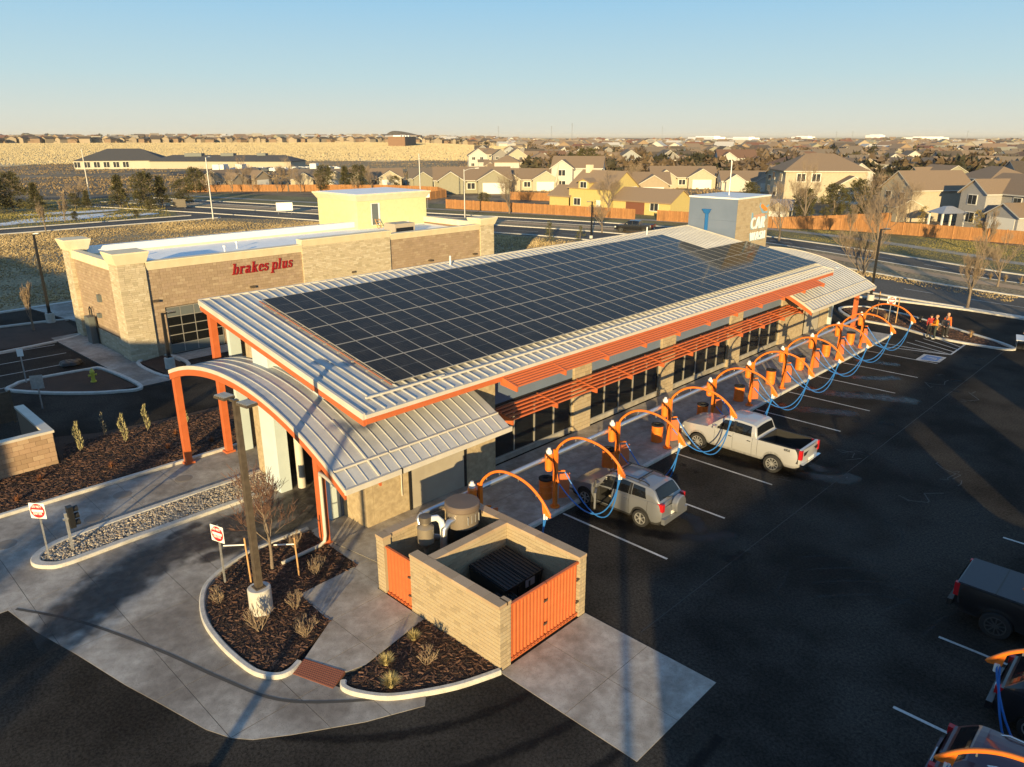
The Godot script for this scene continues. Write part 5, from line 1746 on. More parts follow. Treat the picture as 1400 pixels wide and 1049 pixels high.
func lerp_table(t: Array, s: float) -> float:
	if s <= t[0][0]:
		return t[0][1]
	for i in t.size() - 1:
		if s <= t[i + 1][0]:
			var k: float = (s - t[i][0]) / maxf(t[i + 1][0] - t[i][0], 1e-6)
			return lerpf(t[i][1], t[i + 1][1], k)
	return t[-1][1]
class CarShape:
	var L := 4.5
	var W := 1.8
	var zf := -1.3
	var zr := 1.3
	var r := 0.34
	var clear := 0.28
	var belt := []
	var roof := []
	var wroof := 0.76
	var host: Node3D
	func z(s: float) -> float:
		return -L * 0.5 + s * L
	func plan(s: float) -> float:
		var k := 1.0
		if s < 0.14:
			k -= 0.2 * pow(1.0 - s / 0.14, 2.2)
		if s > 0.9:
			k -= 0.12 * pow((s - 0.9) / 0.1, 2.2)
		return k
	func hw(s: float, y: float) -> float:
		var b: float = host.lerp_table(belt, s)
		var t := clampf((y - clear) / maxf(b - clear, 0.05), 0, 1)
		return W * 0.5 * plan(s) * (0.93 + 0.07 * sin(clampf(t * 1.5, 0, 1) * PI * 0.5) - 0.05 * pow(t, 4.0))
	func low(s: float) -> float:
		var y := clear + 0.1 * pow(clampf((0.06 - s) / 0.06, 0, 1), 2) + 0.14 * pow(clampf((s - 0.94) / 0.06, 0, 1), 2)
		for a in [zf, zr]:
			var d := absf(z(s) - a)
			var ra := r * 1.17
			if d < ra:
				y = maxf(y, r + sqrt(ra * ra - d * d))
		return y
	func belt_y(s: float) -> float:
		return host.lerp_table(belt, s)
	func top_y(s: float) -> float:
		return host.lerp_table(roof, s)
	func top_w(s: float) -> float:
		var b := belt_y(s)
		var mx := 0.0
		for q in roof:
			mx = maxf(mx, q[1] - b)
		return hw(s, b) * 0.97 * lerpf(1.0, wroof, clampf((top_y(s) - b) / maxf(mx, 0.05), 0, 1))
	# point on the side of the cabin, t from belt (0) to roof edge (1)
	func cabin(s: float, t: float, sx: float, out := 0.0) -> Vector3:
		var b := belt_y(s) - 0.01
		var w := lerpf(hw(s, b) * 0.97, top_w(s), t) + 0.035 * sin(t * PI) * clampf((top_y(s) - b) * 2.5, 0, 1)
		return Vector3(sx * (w + out), lerpf(b, top_y(s), t) + out * 0.3, z(s))
	# point on the roof, windscreen or rear window, q from -1 to 1 across
	func over(s: float, q: float, out := 0.0) -> Vector3:
		var w := top_w(s)
		return Vector3(w * q, top_y(s) + 0.05 * (1.0 - q * q) * clampf((top_y(s) - belt_y(s)) * 3.0, 0, 1) + out, z(s))

func wheel(r: float, w: float, rim_m: Material, spokes: int) -> Array:
	var turn := Transform3D(Basis(Vector3.BACK, -PI / 2), Vector3.ZERO)
	var a := Mb.new()
	a.lathe(turn, [Vector2(r * 0.62, -w * 0.5), Vector2(r * 0.95, -w * 0.5), Vector2(r, -w * 0.36), Vector2(r, w * 0.36), Vector2(r * 0.95, w * 0.5), Vector2(r * 0.68, w * 0.5), Vector2(r * 0.66, w * 0.3), Vector2(0, w * 0.25)], 26)
	var b := Mb.new()
	b.lathe(turn, [Vector2(r * 0.68, w * 0.3), Vector2(r * 0.69, w * 0.49), Vector2(r * 0.62, w * 0.5), Vector2(r * 0.6, w * 0.36)], 24)
	b.lathe(turn, [Vector2(0.001, w * 0.3), Vector2(r * 0.16, w * 0.3), Vector2(r * 0.14, w * 0.46), Vector2(0, w * 0.47)], 12)
	for k in spokes:
		var t := TAU * k / spokes
		b.beam(Vector3(w * 0.4, cos(t) * r * 0.1, sin(t) * r * 0.1), Vector3(w * 0.44, cos(t) * r * 0.64, sin(t) * r * 0.64), r * 0.13 if spokes < 8 else r * 0.08, w * 0.12)
	return [a.mesh(), b.mesh()]

func add_car(c: CarShape, label: String, category: String, called: String, m: Material, o: Dictionary) -> Node3D:
	c.host = self
	var root := thing(called, label, category)
	var n := 64
	var bed: Array = o.get("bed", [])
	var b := Mb.new()
	var skip: Array = o.get("skip", [])   # [s0, s1] left side left open for a door
	for i in n:
		var s0 := float(i) / n
		var s1 := float(i + 1) / n
		for sx in [-1.0, 1.0]:
			var rows := 7
			for k in rows:
				if sx < 0 and skip.size() and s0 >= skip[0] - 0.001 and s1 <= skip[1] + 0.001 and k > 0:
					continue
				var p := []
				for q in [[s0, k], [s1, k], [s1, k + 1], [s0, k + 1]]:
					var lo := c.low(q[0])
					var y: float = lerpf(lo, c.belt_y(q[0]), float(q[1]) / rows)
					p.append(Vector3(sx * c.hw(q[0], y), y, c.z(q[0])))
				if sx > 0:
					b.quad(p[1], p[0], p[3], p[2])
				else:
					b.quad(p[0], p[1], p[2], p[3])
		# lid: bonnet, boot
		if bed.size() and s0 >= bed[0] - 0.001 and s1 <= bed[1] + 0.001:
			continue
		for k in 6:
			var q0 := -1.0 + k / 3.0
			var q1 := q0 + 1.0 / 3.0
			var f := func(s: float, q: float) -> Vector3: return Vector3(q * c.hw(s, c.belt_y(s)), c.belt_y(s) + 0.035 * (1.0 - q * q) * clampf(minf(s, 1.0 - s) * 12.0, 0.1, 1.0), c.z(s))
			b.quad(f.call(s1, q0), f.call(s1, q1), f.call(s0, q1), f.call(s0, q0))
	# nose and tail
	for e in [0.0, 1.0]:
		var sg := -1.0 if e == 0.0 else 1.0
		for k in 8:
			var y0 := lerpf(c.low(e), c.belt_y(e), k / 8.0)
			var y1 := lerpf(c.low(e), c.belt_y(e), (k + 1) / 8.0)
			for j in 8:
				var q0 := -1.0 + j / 4.0
				var q1 := q0 + 0.25
				var f := func(q: float, y: float) -> Vector3: return Vector3(q * c.hw(e, y), y, c.z(e) + sg * 0.09 * (1.0 - q * q) * (0.4 + 0.6 * sin((y - c.low(e)) / maxf(c.belt_y(e) - c.low(e), 0.1) * PI)))
				if e == 1.0:
					b.quad(f.call(q0, y0), f.call(q1, y0), f.call(q1, y1), f.call(q0, y1))
				else:
					b.quad(f.call(q1, y0), f.call(q0, y0), f.call(q0, y1), f.call(q1, y1))
	var body := part("body", b, m, root)
	# cabin shell
	b = Mb.new()
	var ra: float = c.roof[0][0]
	var rb: float = c.roof[-1][0]
	var cn := 44
	for i in cn:
		var s0 := lerpf(ra, rb, float(i) / cn)
		var s1 := lerpf(ra, rb, float(i + 1) / cn)
		for k in 4:
			b.quad(c.cabin(s1, k / 4.0, 1.0), c.cabin(s0, k / 4.0, 1.0), c.cabin(s0, (k + 1) / 4.0, 1.0), c.cabin(s1, (k + 1) / 4.0, 1.0))
			b.quad(c.cabin(s0, k / 4.0, -1.0), c.cabin(s1, k / 4.0, -1.0), c.cabin(s1, (k + 1) / 4.0, -1.0), c.cabin(s0, (k + 1) / 4.0, -1.0))
		for k in 6:
			var q0 := -1.0 + k / 3.0
			var q1 := q0 + 1.0 / 3.0
			b.quad(c.over(s1, q0), c.over(s1, q1), c.over(s0, q1), c.over(s0, q0))
	part("cabin", b, m, root)
	# glass
	var gm: Material = o.get("glass", M.glass_car)
	for w in o.get("side", []):
		for sx in [-1.0, 1.0]:
			b = Mb.new()
			for i in 6:
				for k in 3:
					var p := []
					for q in [[i, k], [i + 1, k], [i + 1, k + 1], [i, k + 1]]:
						var t: float = lerpf(w[4], w[5], q[1] / 3.0)
						var a: float = q[0] / 6.0
						var s: float = lerpf(lerpf(w[0], w[1], a), lerpf(w[2], w[3], a), q[1] / 3.0)
						p.append(c.cabin(s, t, sx, 0.006))
					if sx > 0:
						b.quad(p[1], p[0], p[3], p[2])
					else:
						b.quad(p[0], p[1], p[2], p[3])
			part("side_window", b, gm, root)
	for w in o.get("screens", []):
		b = Mb.new()
		for i in 5:
			for k in 6:
				var q0 := (-1.0 + k / 3.0) * 0.9
				var q1 := (-1.0 + (k + 1) / 3.0) * 0.9
				var s0 := lerpf(w[0], w[1], i / 5.0)
				var s1 := lerpf(w[0], w[1], (i + 1) / 5.0)
				b.quad(c.over(s1, q0, 0.008), c.over(s1, q1, 0.008), c.over(s0, q1, 0.008), c.over(s0, q0, 0.008))
		part("windscreen" if w[0] < 0.5 else "rear_window", b, gm, root)
	# black pillars between the side windows, dark sill cladding
	for p in o.get("pillars", []):
		for sx in [-1.0, 1.0]:
			b = Mb.new()
			for k in 3:
				var t0: float = lerpf(0.1, 0.9, k / 3.0)
				var t1: float = lerpf(0.1, 0.9, (k + 1) / 3.0)
				var w := [c.cabin(p - 0.012, t0, sx, 0.004), c.cabin(p + 0.012, t0, sx, 0.004), c.cabin(p + 0.012, t1, sx, 0.004), c.cabin(p - 0.012, t1, sx, 0.004)]
				if sx > 0:
					b.quad(w[1], w[0], w[3], w[2])
				else:
					b.quad(w[0], w[1], w[2], w[3])
			part("pillar", b, M.black, root)
	for sx in [-1.0, 1.0]:
		b = Mb.new()
		for i in 64:
			var s0 := i / 64.0
			var s1 := (i + 1) / 64.0
			var w := []
			for q in [[s0, 0.0], [s1, 0.0], [s1, 0.09], [s0, 0.09]]:
				var y: float = c.low(q[0]) + q[1] - 0.01
				w.append(Vector3(sx * (c.hw(q[0], y) + 0.012), y, c.z(q[0])))
			if sx > 0:
				b.quad(w[1], w[0], w[3], w[2])
			else:
				b.quad(w[0], w[1], w[2], w[3])
		part("sill_cladding", b, o.get("clad", M.rubber), root)
	# underside and wheel housings
	b = Mb.new()
	b.box(-c.W * 0.5 + 0.2, c.clear * 0.8, c.z(0.04), c.W * 0.5 - 0.2, 0.62, c.z(0.97))
	part("underbody", b, M.black, root)
	# wheels
	var ws := wheel(c.r, o.get("tyre", 0.22), o.get("rim", M.galv), o.get("spokes", 6))
	for a in [c.zf, c.zr]:
		for sx in [-1.0, 1.0]:
			var q := piece("wheel", ws[0], M.rubber, root, Vector3(sx * (c.W * 0.5 - 0.12), c.r, a))
			q.rotation.y = 0.0 if sx > 0 else PI
			piece("rim", ws[1], o.get("rim", M.galv), q)
	# lamps, bumpers, handles, mirrors, plate
	var by: float = o.get("bumper", 0.5)
	b = Mb.new()
	b.box(-c.W * 0.46, by - 0.12, c.z(1.0) + 0.02, c.W * 0.46, by + 0.1, c.z(1.0) + 0.16)
	part("bumper", b, o.get("bumper_m", m), root)
	b = Mb.new()
	b.box(-c.W * 0.43, by - 0.14, c.z(0.0) - 0.13, c.W * 0.43, by + 0.08, c.z(0.0) + 0.04)
	part("bumper", b, o.get("bumper_m", m), root)
	var ty: float = o.get("tail", 0.95)
	for sx in [-1.0, 1.0]:
		b = Mb.new()
		var hh: float = o.get("tail_h", 0.34)
		var xw := c.hw(0.985, ty)
		b.box(minf(sx * (xw - 0.13), sx * (xw + 0.012)), ty - hh * 0.5, c.z(0.955), maxf(sx * (xw - 0.13), sx * (xw + 0.012)), ty + hh * 0.5, c.z(1.0) + 0.045)
		part("tail_lamp", b, M.tail_lamp, root)
		b = Mb.new()
		var xf := c.hw(0.02, 0.7)
		b.box(minf(sx * (xf - 0.3), sx * (xf + 0.02)), c.belt_y(0.0) - 0.24, c.z(0.0) - 0.05, maxf(sx * (xf - 0.3), sx * (xf + 0.02)), c.belt_y(0.0) - 0.07, c.z(0.035))
		part("head_lamp", b, M.head_lamp, root)
		for s in o.get("handles", []):
			b = Mb.new()
			var y := c.belt_y(s) - 0.16
			var x := c.hw(s, y)
			b.box(minf(sx * x, sx * (x + 0.035)), y, c.z(s), maxf(sx * x, sx * (x + 0.035)), y + 0.035, c.z(s) + 0.17)
			part("door_handle", b, o.get("handle_m", m), root)
		var ms: float = c.roof[0][0] + 0.085
		b = Mb.new()
		var xm := c.hw(ms, c.belt_y(ms))
		b.box(minf(sx * (xm + 0.02), sx * (xm + 0.24)), c.belt_y(ms) + 0.03, c.z(ms) - 0.06, maxf(sx * (xm + 0.02), sx * (xm + 0.24)), c.belt_y(ms) + 0.2, c.z(ms) + 0.06)
		b.beam(Vector3(sx * (xm - 0.04), c.belt_y(ms) + 0.08, c.z(ms)), Vector3(sx * (xm + 0.05), c.belt_y(ms) + 0.1, c.z(ms)), 0.05, 0.05)
		part("mirror", b, m, root)
		# door shut lines as real thin grooves' shadow strips
		for s in o.get("shuts", []):
			b = Mb.new()
			for k in 6:
				var y0 := lerpf(c.clear + 0.1, c.belt_y(s), k / 6.0)
				var y1 := lerpf(c.clear + 0.1, c.belt_y(s), (k + 1) / 6.0)
				var p0 := Vector3(sx * (c.hw(s, y0) + 0.002), y0, c.z(s))
				var p1 := Vector3(sx * (c.hw(s, y1) + 0.002), y1, c.z(s))
				var dz := Vector3(0, 0, 0.006)
				if sx > 0:
					b.quad(p0 + dz, p0 - dz, p1 - dz, p1 + dz)
				else:
					b.quad(p0 - dz, p0 + dz, p1 + dz, p1 - dz)
			part("door_gap", b, M.black, root)
	b = Mb.new()
	b.box(-0.26, by + 0.12, c.z(1.0) + 0.09, 0.26, by + 0.26, c.z(1.0) + 0.11)
	part("number_plate", b, M.sign_white, root)
	b = Mb.new()
	b.box(-c.W * 0.26, c.belt_y(0.0) - 0.3, c.z(0.0) - 0.1, c.W * 0.26, c.belt_y(0.0) - 0.08, c.z(0.0) - 0.06)
	part("grille", b, M.black, root)
	# load bed
	if bed.size():
		b = Mb.new()
		var z0 := c.z(bed[0])
		var z1 := c.z(bed[1])
		var wi := c.W * 0.5 - 0.17
		var rail := c.belt_y(0.8)
		b.box(-wi, 0.62, z0, wi, 0.72, z1)
		b.box(-wi - 0.09, 0.7, z0, -wi, rail + 0.012, z1)
		b.box(wi, 0.7, z0, wi + 0.09, rail + 0.012, z1)
		b.box(-wi, 0.7, z0 - 0.02, wi, rail + 0.012, z0 + 0.02)
		part("bed_liner", b, M.rubber, root)
		b = Mb.new()
		b.box(-wi, 0.7, z1 - 0.02, wi, rail + 0.03, z1 + 0.06)
		part("tailgate", b, m, root)
		if o.has("cover"):
			b = Mb.new()
			b.box(-wi - 0.07, rail + 0.014, z0 + 0.02, wi + 0.07, rail + 0.06, z1 + 0.05)
			var cv := part("bed_cover", b, o.cover, root)
			b = Mb.new()
			b.box(-wi - 0.07, rail + 0.06, (z0 + z1) * 0.5 - 0.02, wi + 0.07, rail + 0.066, (z0 + z1) * 0.5 + 0.02)
			part("seam", b, M.black, cv)
	return root

func build_vehicles() -> void:
	# silver compact SUV with its driver door open
	var c := CarShape.new()
	c.L = 4.25; c.W = 1.78; c.zf = -1.32; c.zr = 1.26; c.r = 0.345; c.clear = 0.3; c.wroof = 0.78
	c.belt = [[0.0, 0.72], [0.03, 0.84], [0.12, 0.95], [0.27, 1.05], [0.6, 1.1], [0.93, 1.16], [0.985, 1.12], [1.0, 1.02]]
	c.roof = [[0.255, 1.04], [0.4, 1.56], [0.44, 1.62], [0.6, 1.66], [0.86, 1.61], [0.9, 1.55], [0.975, 1.15]]
	var silver := paint(0.2, 0.21, 0.235, 0.4, 0.32)
	var suv := add_car(c, "silver estate car with its driver door open and a spare wheel on the tail", "car", "parked_car", silver, {"side": [[0.345, 0.475, 0.4, 0.478, 0.12, 0.9], [0.5, 0.655, 0.495, 0.66, 0.12, 0.9], [0.69, 0.84, 0.69, 0.81, 0.14, 0.88]], "screens": [[0.275, 0.405], [0.895, 0.962]], "handles": [0.62], "pillars": [0.488, 0.672], "shuts": [0.49, 0.67, 0.86], "spokes": 6, "bumper": 0.52, "tail": 1.02, "tail_h": 0.3, "skip": [0.3125, 0.484375]})
	suv.position = Vector3(22.05, 0, -15.05)
	suv.rotation.y = 0.03
	var b := Mb.new()
	var turn := Transform3D(Basis(Vector3.RIGHT, PI / 2), Vector3(0.1, 0.98, 2.19))
	b.lathe(turn, [Vector2(0, 0), Vector2(0.33, 0), Vector2(0.35, 0.03), Vector2(0.35, 0.2), Vector2(0.31, 0.24), Vector2(0, 0.25)], 26)
	part("spare_wheel", b, silver, suv)
	b = Mb.new()
	for x in [-0.55, 0.55]:
		b.tube([Vector3(x, 1.67, -0.4), Vector3(x, 1.73, -0.3), Vector3(x, 1.73, 1.2), Vector3(x, 1.65, 1.4)], 0.02, 6)
	for z in [-0.1, 0.9]:
		b.beam(Vector3(-0.55, 1.735, z), Vector3(0.55, 1.735, z), 0.05, 0.03)
	part("roof_rack", b, M.black, suv)
	b = Mb.new()
	b.beam(Vector3(0.1, 1.2, 2.06), Vector3(-0.32, 1.32, 2.02), 0.02, 0.025)
	part("rear_wiper", b, M.black, suv)
	b = Mb.new()
	b.cyl(Vector3(-0.5, 0.3, 2.0), 0.03, 0.05, 8)
	b.tube([Vector3(0.5, 1.64, 1.3), Vector3(0.5, 1.95, 1.5)], 0.006, 5)
	part("aerial", b, M.black, suv)
	# cabin seen through the door
	b = Mb.new()
	b.box(-0.62, 0.45, -0.35, -0.12, 0.68, 0.2)
	b.obb(Transform3D(Basis(Vector3.RIGHT, 0.25), Vector3(-0.37, 0.95, 0.28)), Vector3(0.48, 0.7, 0.14))
	b.box(-0.49, 1.3, 0.28, -0.25, 1.5, 0.38)
	part("seat", b, flat(0.3, 0.24, 0.17, 0.9), suv)
	b = Mb.new()
	var ring := []
	for k in 15:
		ring.append(Vector3(-0.37, 0.98, -0.5) + Basis(Vector3.RIGHT, -0.5) * Vector3(cos(TAU * k / 14.0) * 0.18, sin(TAU * k / 14.0) * 0.18, 0))
	b.tube(ring, 0.018, 6, false)
	b.beam(Vector3(-0.54, 0.98, -0.5), Vector3(-0.2, 0.98, -0.5), 0.05, 0.03)
	part("steering_wheel", b, M.black, suv)
	b = Mb.new()
	b.box(-0.75, 0.4, -0.85, 0.75, 0.98, -0.7)
	b.box(-0.78, 0.34, -0.7, 0.78, 0.4, 0.6)
	part("dashboard", b, M.rubber, suv)
	var door := Node3D.new()
	b = Mb.new()
	b.plate(Vector3.ZERO, Vector3(0, 0, 1), Vector3.UP, P2([[0, 0.36], [0.05, 0.34], [0.68, 0.34], [0.73, 0.42], [0.73, 1.06], [0, 1.04]]), -0.07)
	var dm := part("door", b, silver, suv)
	dm.position = Vector3(-0.86, 0, -0.8)
	dm.rotation.y = -1.05
	b = Mb.new()
	b.beam(Vector3(-0.03, 1.05, 0.06), Vector3(0.03, 1.5, 0.42), 0.04, 0.05)
	b.beam(Vector3(0.03, 1.5, 0.42), Vector3(0.04, 1.55, 0.68), 0.04, 0.05)
	b.beam(Vector3(0.04, 1.55, 0.68), Vector3(-0.03, 1.06, 0.72), 0.04, 0.05)
	part("window_frame", b, M.black, dm)
	b = Mb.new()
	b.box(-0.01, 0.5, 0.08, 0.02, 0.95, 0.66)
	part("door_lining", b, M.rubber, dm)
	door.free()
	# silver pickup
	c = CarShape.new()
	c.L = 5.85; c.W = 2.0; c.zf = -1.93; c.zr = 1.75; c.r = 0.41; c.clear = 0.46; c.wroof = 0.79
	c.belt = [[0.0, 1.0], [0.02, 1.14], [0.1, 1.2], [0.25, 1.27], [0.6, 1.3], [0.66, 1.31], [0.95, 1.33], [1.0, 1.33]]
	c.roof = [[0.235, 1.25], [0.345, 1.77], [0.38, 1.85], [0.5, 1.89], [0.6, 1.86], [0.63, 1.8], [0.655, 1.31]]
	var truckpaint := paint(0.42, 0.425, 0.44, 0.25, 0.34)
	var truck_o := {"side": [[0.31, 0.455, 0.375, 0.455, 0.08, 0.86], [0.475, 0.61, 0.475, 0.6, 0.08, 0.86]], "screens": [[0.25, 0.35], [0.634, 0.651]], "handles": [0.43, 0.585], "pillars": [0.465], "clad": M.galv, "handle_m": M.chrome, "shuts": [0.31, 0.465, 0.625, 0.668], "spokes": 10, "tyre": 0.29, "rim": M.galv, "bumper": 0.62, "bumper_m": M.chrome, "tail": 1.12, "tail_h": 0.42, "bed": [0.671875, 0.984375]}
	var tr := add_car(c, "silver crew cab pickup with an open black bed under the vacuum arches", "pickup truck", "parked_pickup", truckpaint, truck_o)
	tr.position = Vector3(30.2, 0, -14.1)
	tr.rotation.y = 0.0
	b = Mb.new()
	b.box(-0.7, 1.05, 2.975, 0.7, 1.2, 2.985)
	part("tailgate_strip", b, M.black, tr)
	letters("4X4", 0.1, Vector3(-0.985, 1.14, 2.2), Vector3(0, 0, 1), M.black, tr, 0.02)
	# black pickup with a covered bed, nose away
	var c2 := CarShape.new()
	c2.L = 5.85; c2.W = 2.0; c2.zf = -1.93; c2.zr = 1.75; c2.r = 0.42; c2.clear = 0.46; c2.wroof = 0.79
	c2.belt = c.belt; c2.roof = c.roof
	var o2 := truck_o.duplicate()
	o2["cover"] = flat(0.035, 0.038, 0.05, 0.55)
	o2["clad"] = M.rubber
	o2["bumper_m"] = M.black
	o2["handle_m"] = M.black
	o2["rim"] = flat(0.12, 0.12, 0.12, 0.4, 0.6)
	var black := paint(0.008, 0.008, 0.01, 0.0, 0.35)
	var t2 := add_car(c2, "black pickup with a folding cover over its bed", "pickup truck", "parked_pickup", black, o2)
	t2.position = Vector3(23.95, 0, -0.75)
	t2.rotation.y = PI
	# dark hatchback between the right-hand stall lines
	c = CarShape.new()
	c.L = 4.5; c.W = 1.84; c.zf = -1.38; c.zr = 1.35; c.r = 0.35; c.clear = 0.28; c.wroof = 0.75
	c.belt = [[0.0, 0.68], [0.03, 0.8], [0.12, 0.92], [0.27, 1.02], [0.6, 1.08], [0.93, 1.14], [0.985, 1.1], [1.0, 0.98]]
	c.roof = [[0.25, 1.0], [0.4, 1.5], [0.46, 1.58], [0.62, 1.62], [0.84, 1.56], [0.88, 1.52], [0.97, 1.13]]
	var hatch_o := {"side": [[0.345, 0.48, 0.41, 0.482, 0.12, 0.9], [0.5, 0.66, 0.5, 0.66, 0.12, 0.9], [0.685, 0.8, 0.685, 0.77, 0.15, 0.86]], "screens": [[0.27, 0.41], [0.885, 0.957]], "handles": [0.45, 0.62], "pillars": [0.49, 0.672], "shuts": [0.33, 0.49, 0.67], "spokes": 5, "bumper": 0.5, "tail": 1.0, "tail_h": 0.2}
	var h := add_car(c, "black hatchback tail with blue vacuum hoses hanging over it", "car", "parked_car", paint(0.012, 0.013, 0.018, 0.2, 0.35), hatch_o)
	h.position = Vector3(19.95, 0, 0.5)
	h.rotation.y = PI
	var c3 := CarShape.new()
	c3.L = 4.6; c3.W = 1.84; c3.zf = -1.4; c3.zr = 1.38; c3.r = 0.34; c3.clear = 0.26; c3.wroof = 0.75
	c3.belt = c.belt; c3.roof = c.roof
	h = add_car(c3, "dark maroon car with roof rails under the vacuum arch", "car", "parked_car", paint(0.05, 0.016, 0.03, 0.4, 0.3), hatch_o)
	h.position = Vector3(16.15, 0, 0.1)
	h.rotation.y = PI
	for sx in [-0.58, 0.58]:
		b = Mb.new()
		b.tube([Vector3(sx, 1.58, -0.2), Vector3(sx, 1.66, -0.1), Vector3(sx, 1.64, 1.2), Vector3(sx, 1.54, 1.4)], 0.022, 6)
		part("roof_rail", b, M.chrome, h)
	# pickup on the avenue
	var t3 := copy(t2, Vector3(96.2, 0.01, -66.5), 0.32, "black pickup driving on the avenue past the wooden fence")
	# cars parked by the school
	var far := thing("distant_car", "white car parked in the row by the school", "car", Vector3.ZERO, 0.0, "cars parked by the school")
	b = Mb.new()
	b.hexa(Vector3(-0.9, 0.3, 2.2), Vector3(0.9, 0.3, 2.2), Vector3(0.9, 0.3, -2.2), Vector3(-0.9, 0.3, -2.2), Vector3(-0.85, 1.0, 2.1), Vector3(0.85, 1.0, 2.1), Vector3(0.85, 0.9, -2.1), Vector3(-0.85, 0.9, -2.1))
	b.hexa(Vector3(-0.84, 1.0, 2.0), Vector3(0.84, 1.0, 2.0), Vector3(0.84, 0.93, -1.1), Vector3(-0.84, 0.93, -1.1), Vector3(-0.66, 1.55, 1.5), Vector3(0.66, 1.55, 1.5), Vector3(0.66, 1.55, -0.3), Vector3(-0.66, 1.55, -0.3))
	for z in [-1.4, 1.4]:
		for x in [-0.85, 0.65]:
			b.lathe(Transform3D(Basis(Vector3.BACK, -PI / 2), Vector3(x, 0.33, z)), [Vector2(0, 0), Vector2(0.33, 0), Vector2(0.33, 0.2), Vector2(0, 0.2)], 10)
	part("body", b, flat(0.62, 0.62, 0.6, 0.4), far)
	var dk := flat(0.05, 0.06, 0.08, 0.4)
	for k in 40:
		var a := -20.2 + 0.19 * (k % 20) + rng.randf_range(-0.03, 0.03)
		if k >= 20:
			a = -15.9 + 0.16 * (k - 20)
		var rr := 338.0 + (k % 3) * 5.0
		var p := ahead(a, rr)
		p.y = ground_height(p.x, p.z) + 0.2
		if k == 0:
			far.position = p
			far.rotation.y = 0.6
		else:
			var q := copy(far, p, 0.6 + rng.randf_range(-0.05, 0.05))
			if rng.randf() < 0.4:
				(q.get_child(0) as MeshInstance3D).material_override = dk
				q.set_meta("label", "dark car parked in the row by the school")
	# white truck boxes among them
	for a in [-19.4, -20.6, -20.9, -14.4]:
		b = Mb.new()
		b.box(-1.3, 0.6, -3.4, 1.3, 3.4, 3.0)
		b.box(-1.1, 0.5, 3.0, 1.1, 2.4, 4.6)
		for z in [-2.2, 3.6]:
			for x in [-1.2, 0.9]:
				b.lathe(Transform3D(Basis(Vector3.BACK, -PI / 2), Vector3(x, 0.45, z)), [Vector2(0, 0), Vector2(0.45, 0), Vector2(0.45, 0.3), Vector2(0, 0.3)], 10)
		var o := solo("box_truck", b, flat(0.66, 0.65, 0.62, 0.6), "white box truck parked beside the school building", "truck", "box trucks by the school")
		var p := ahead(a, 330.0)
		o.position = Vector3(p.x, ground_height(p.x, p.z) + 0.2, p.z)
		o.rotation.y = 2.4

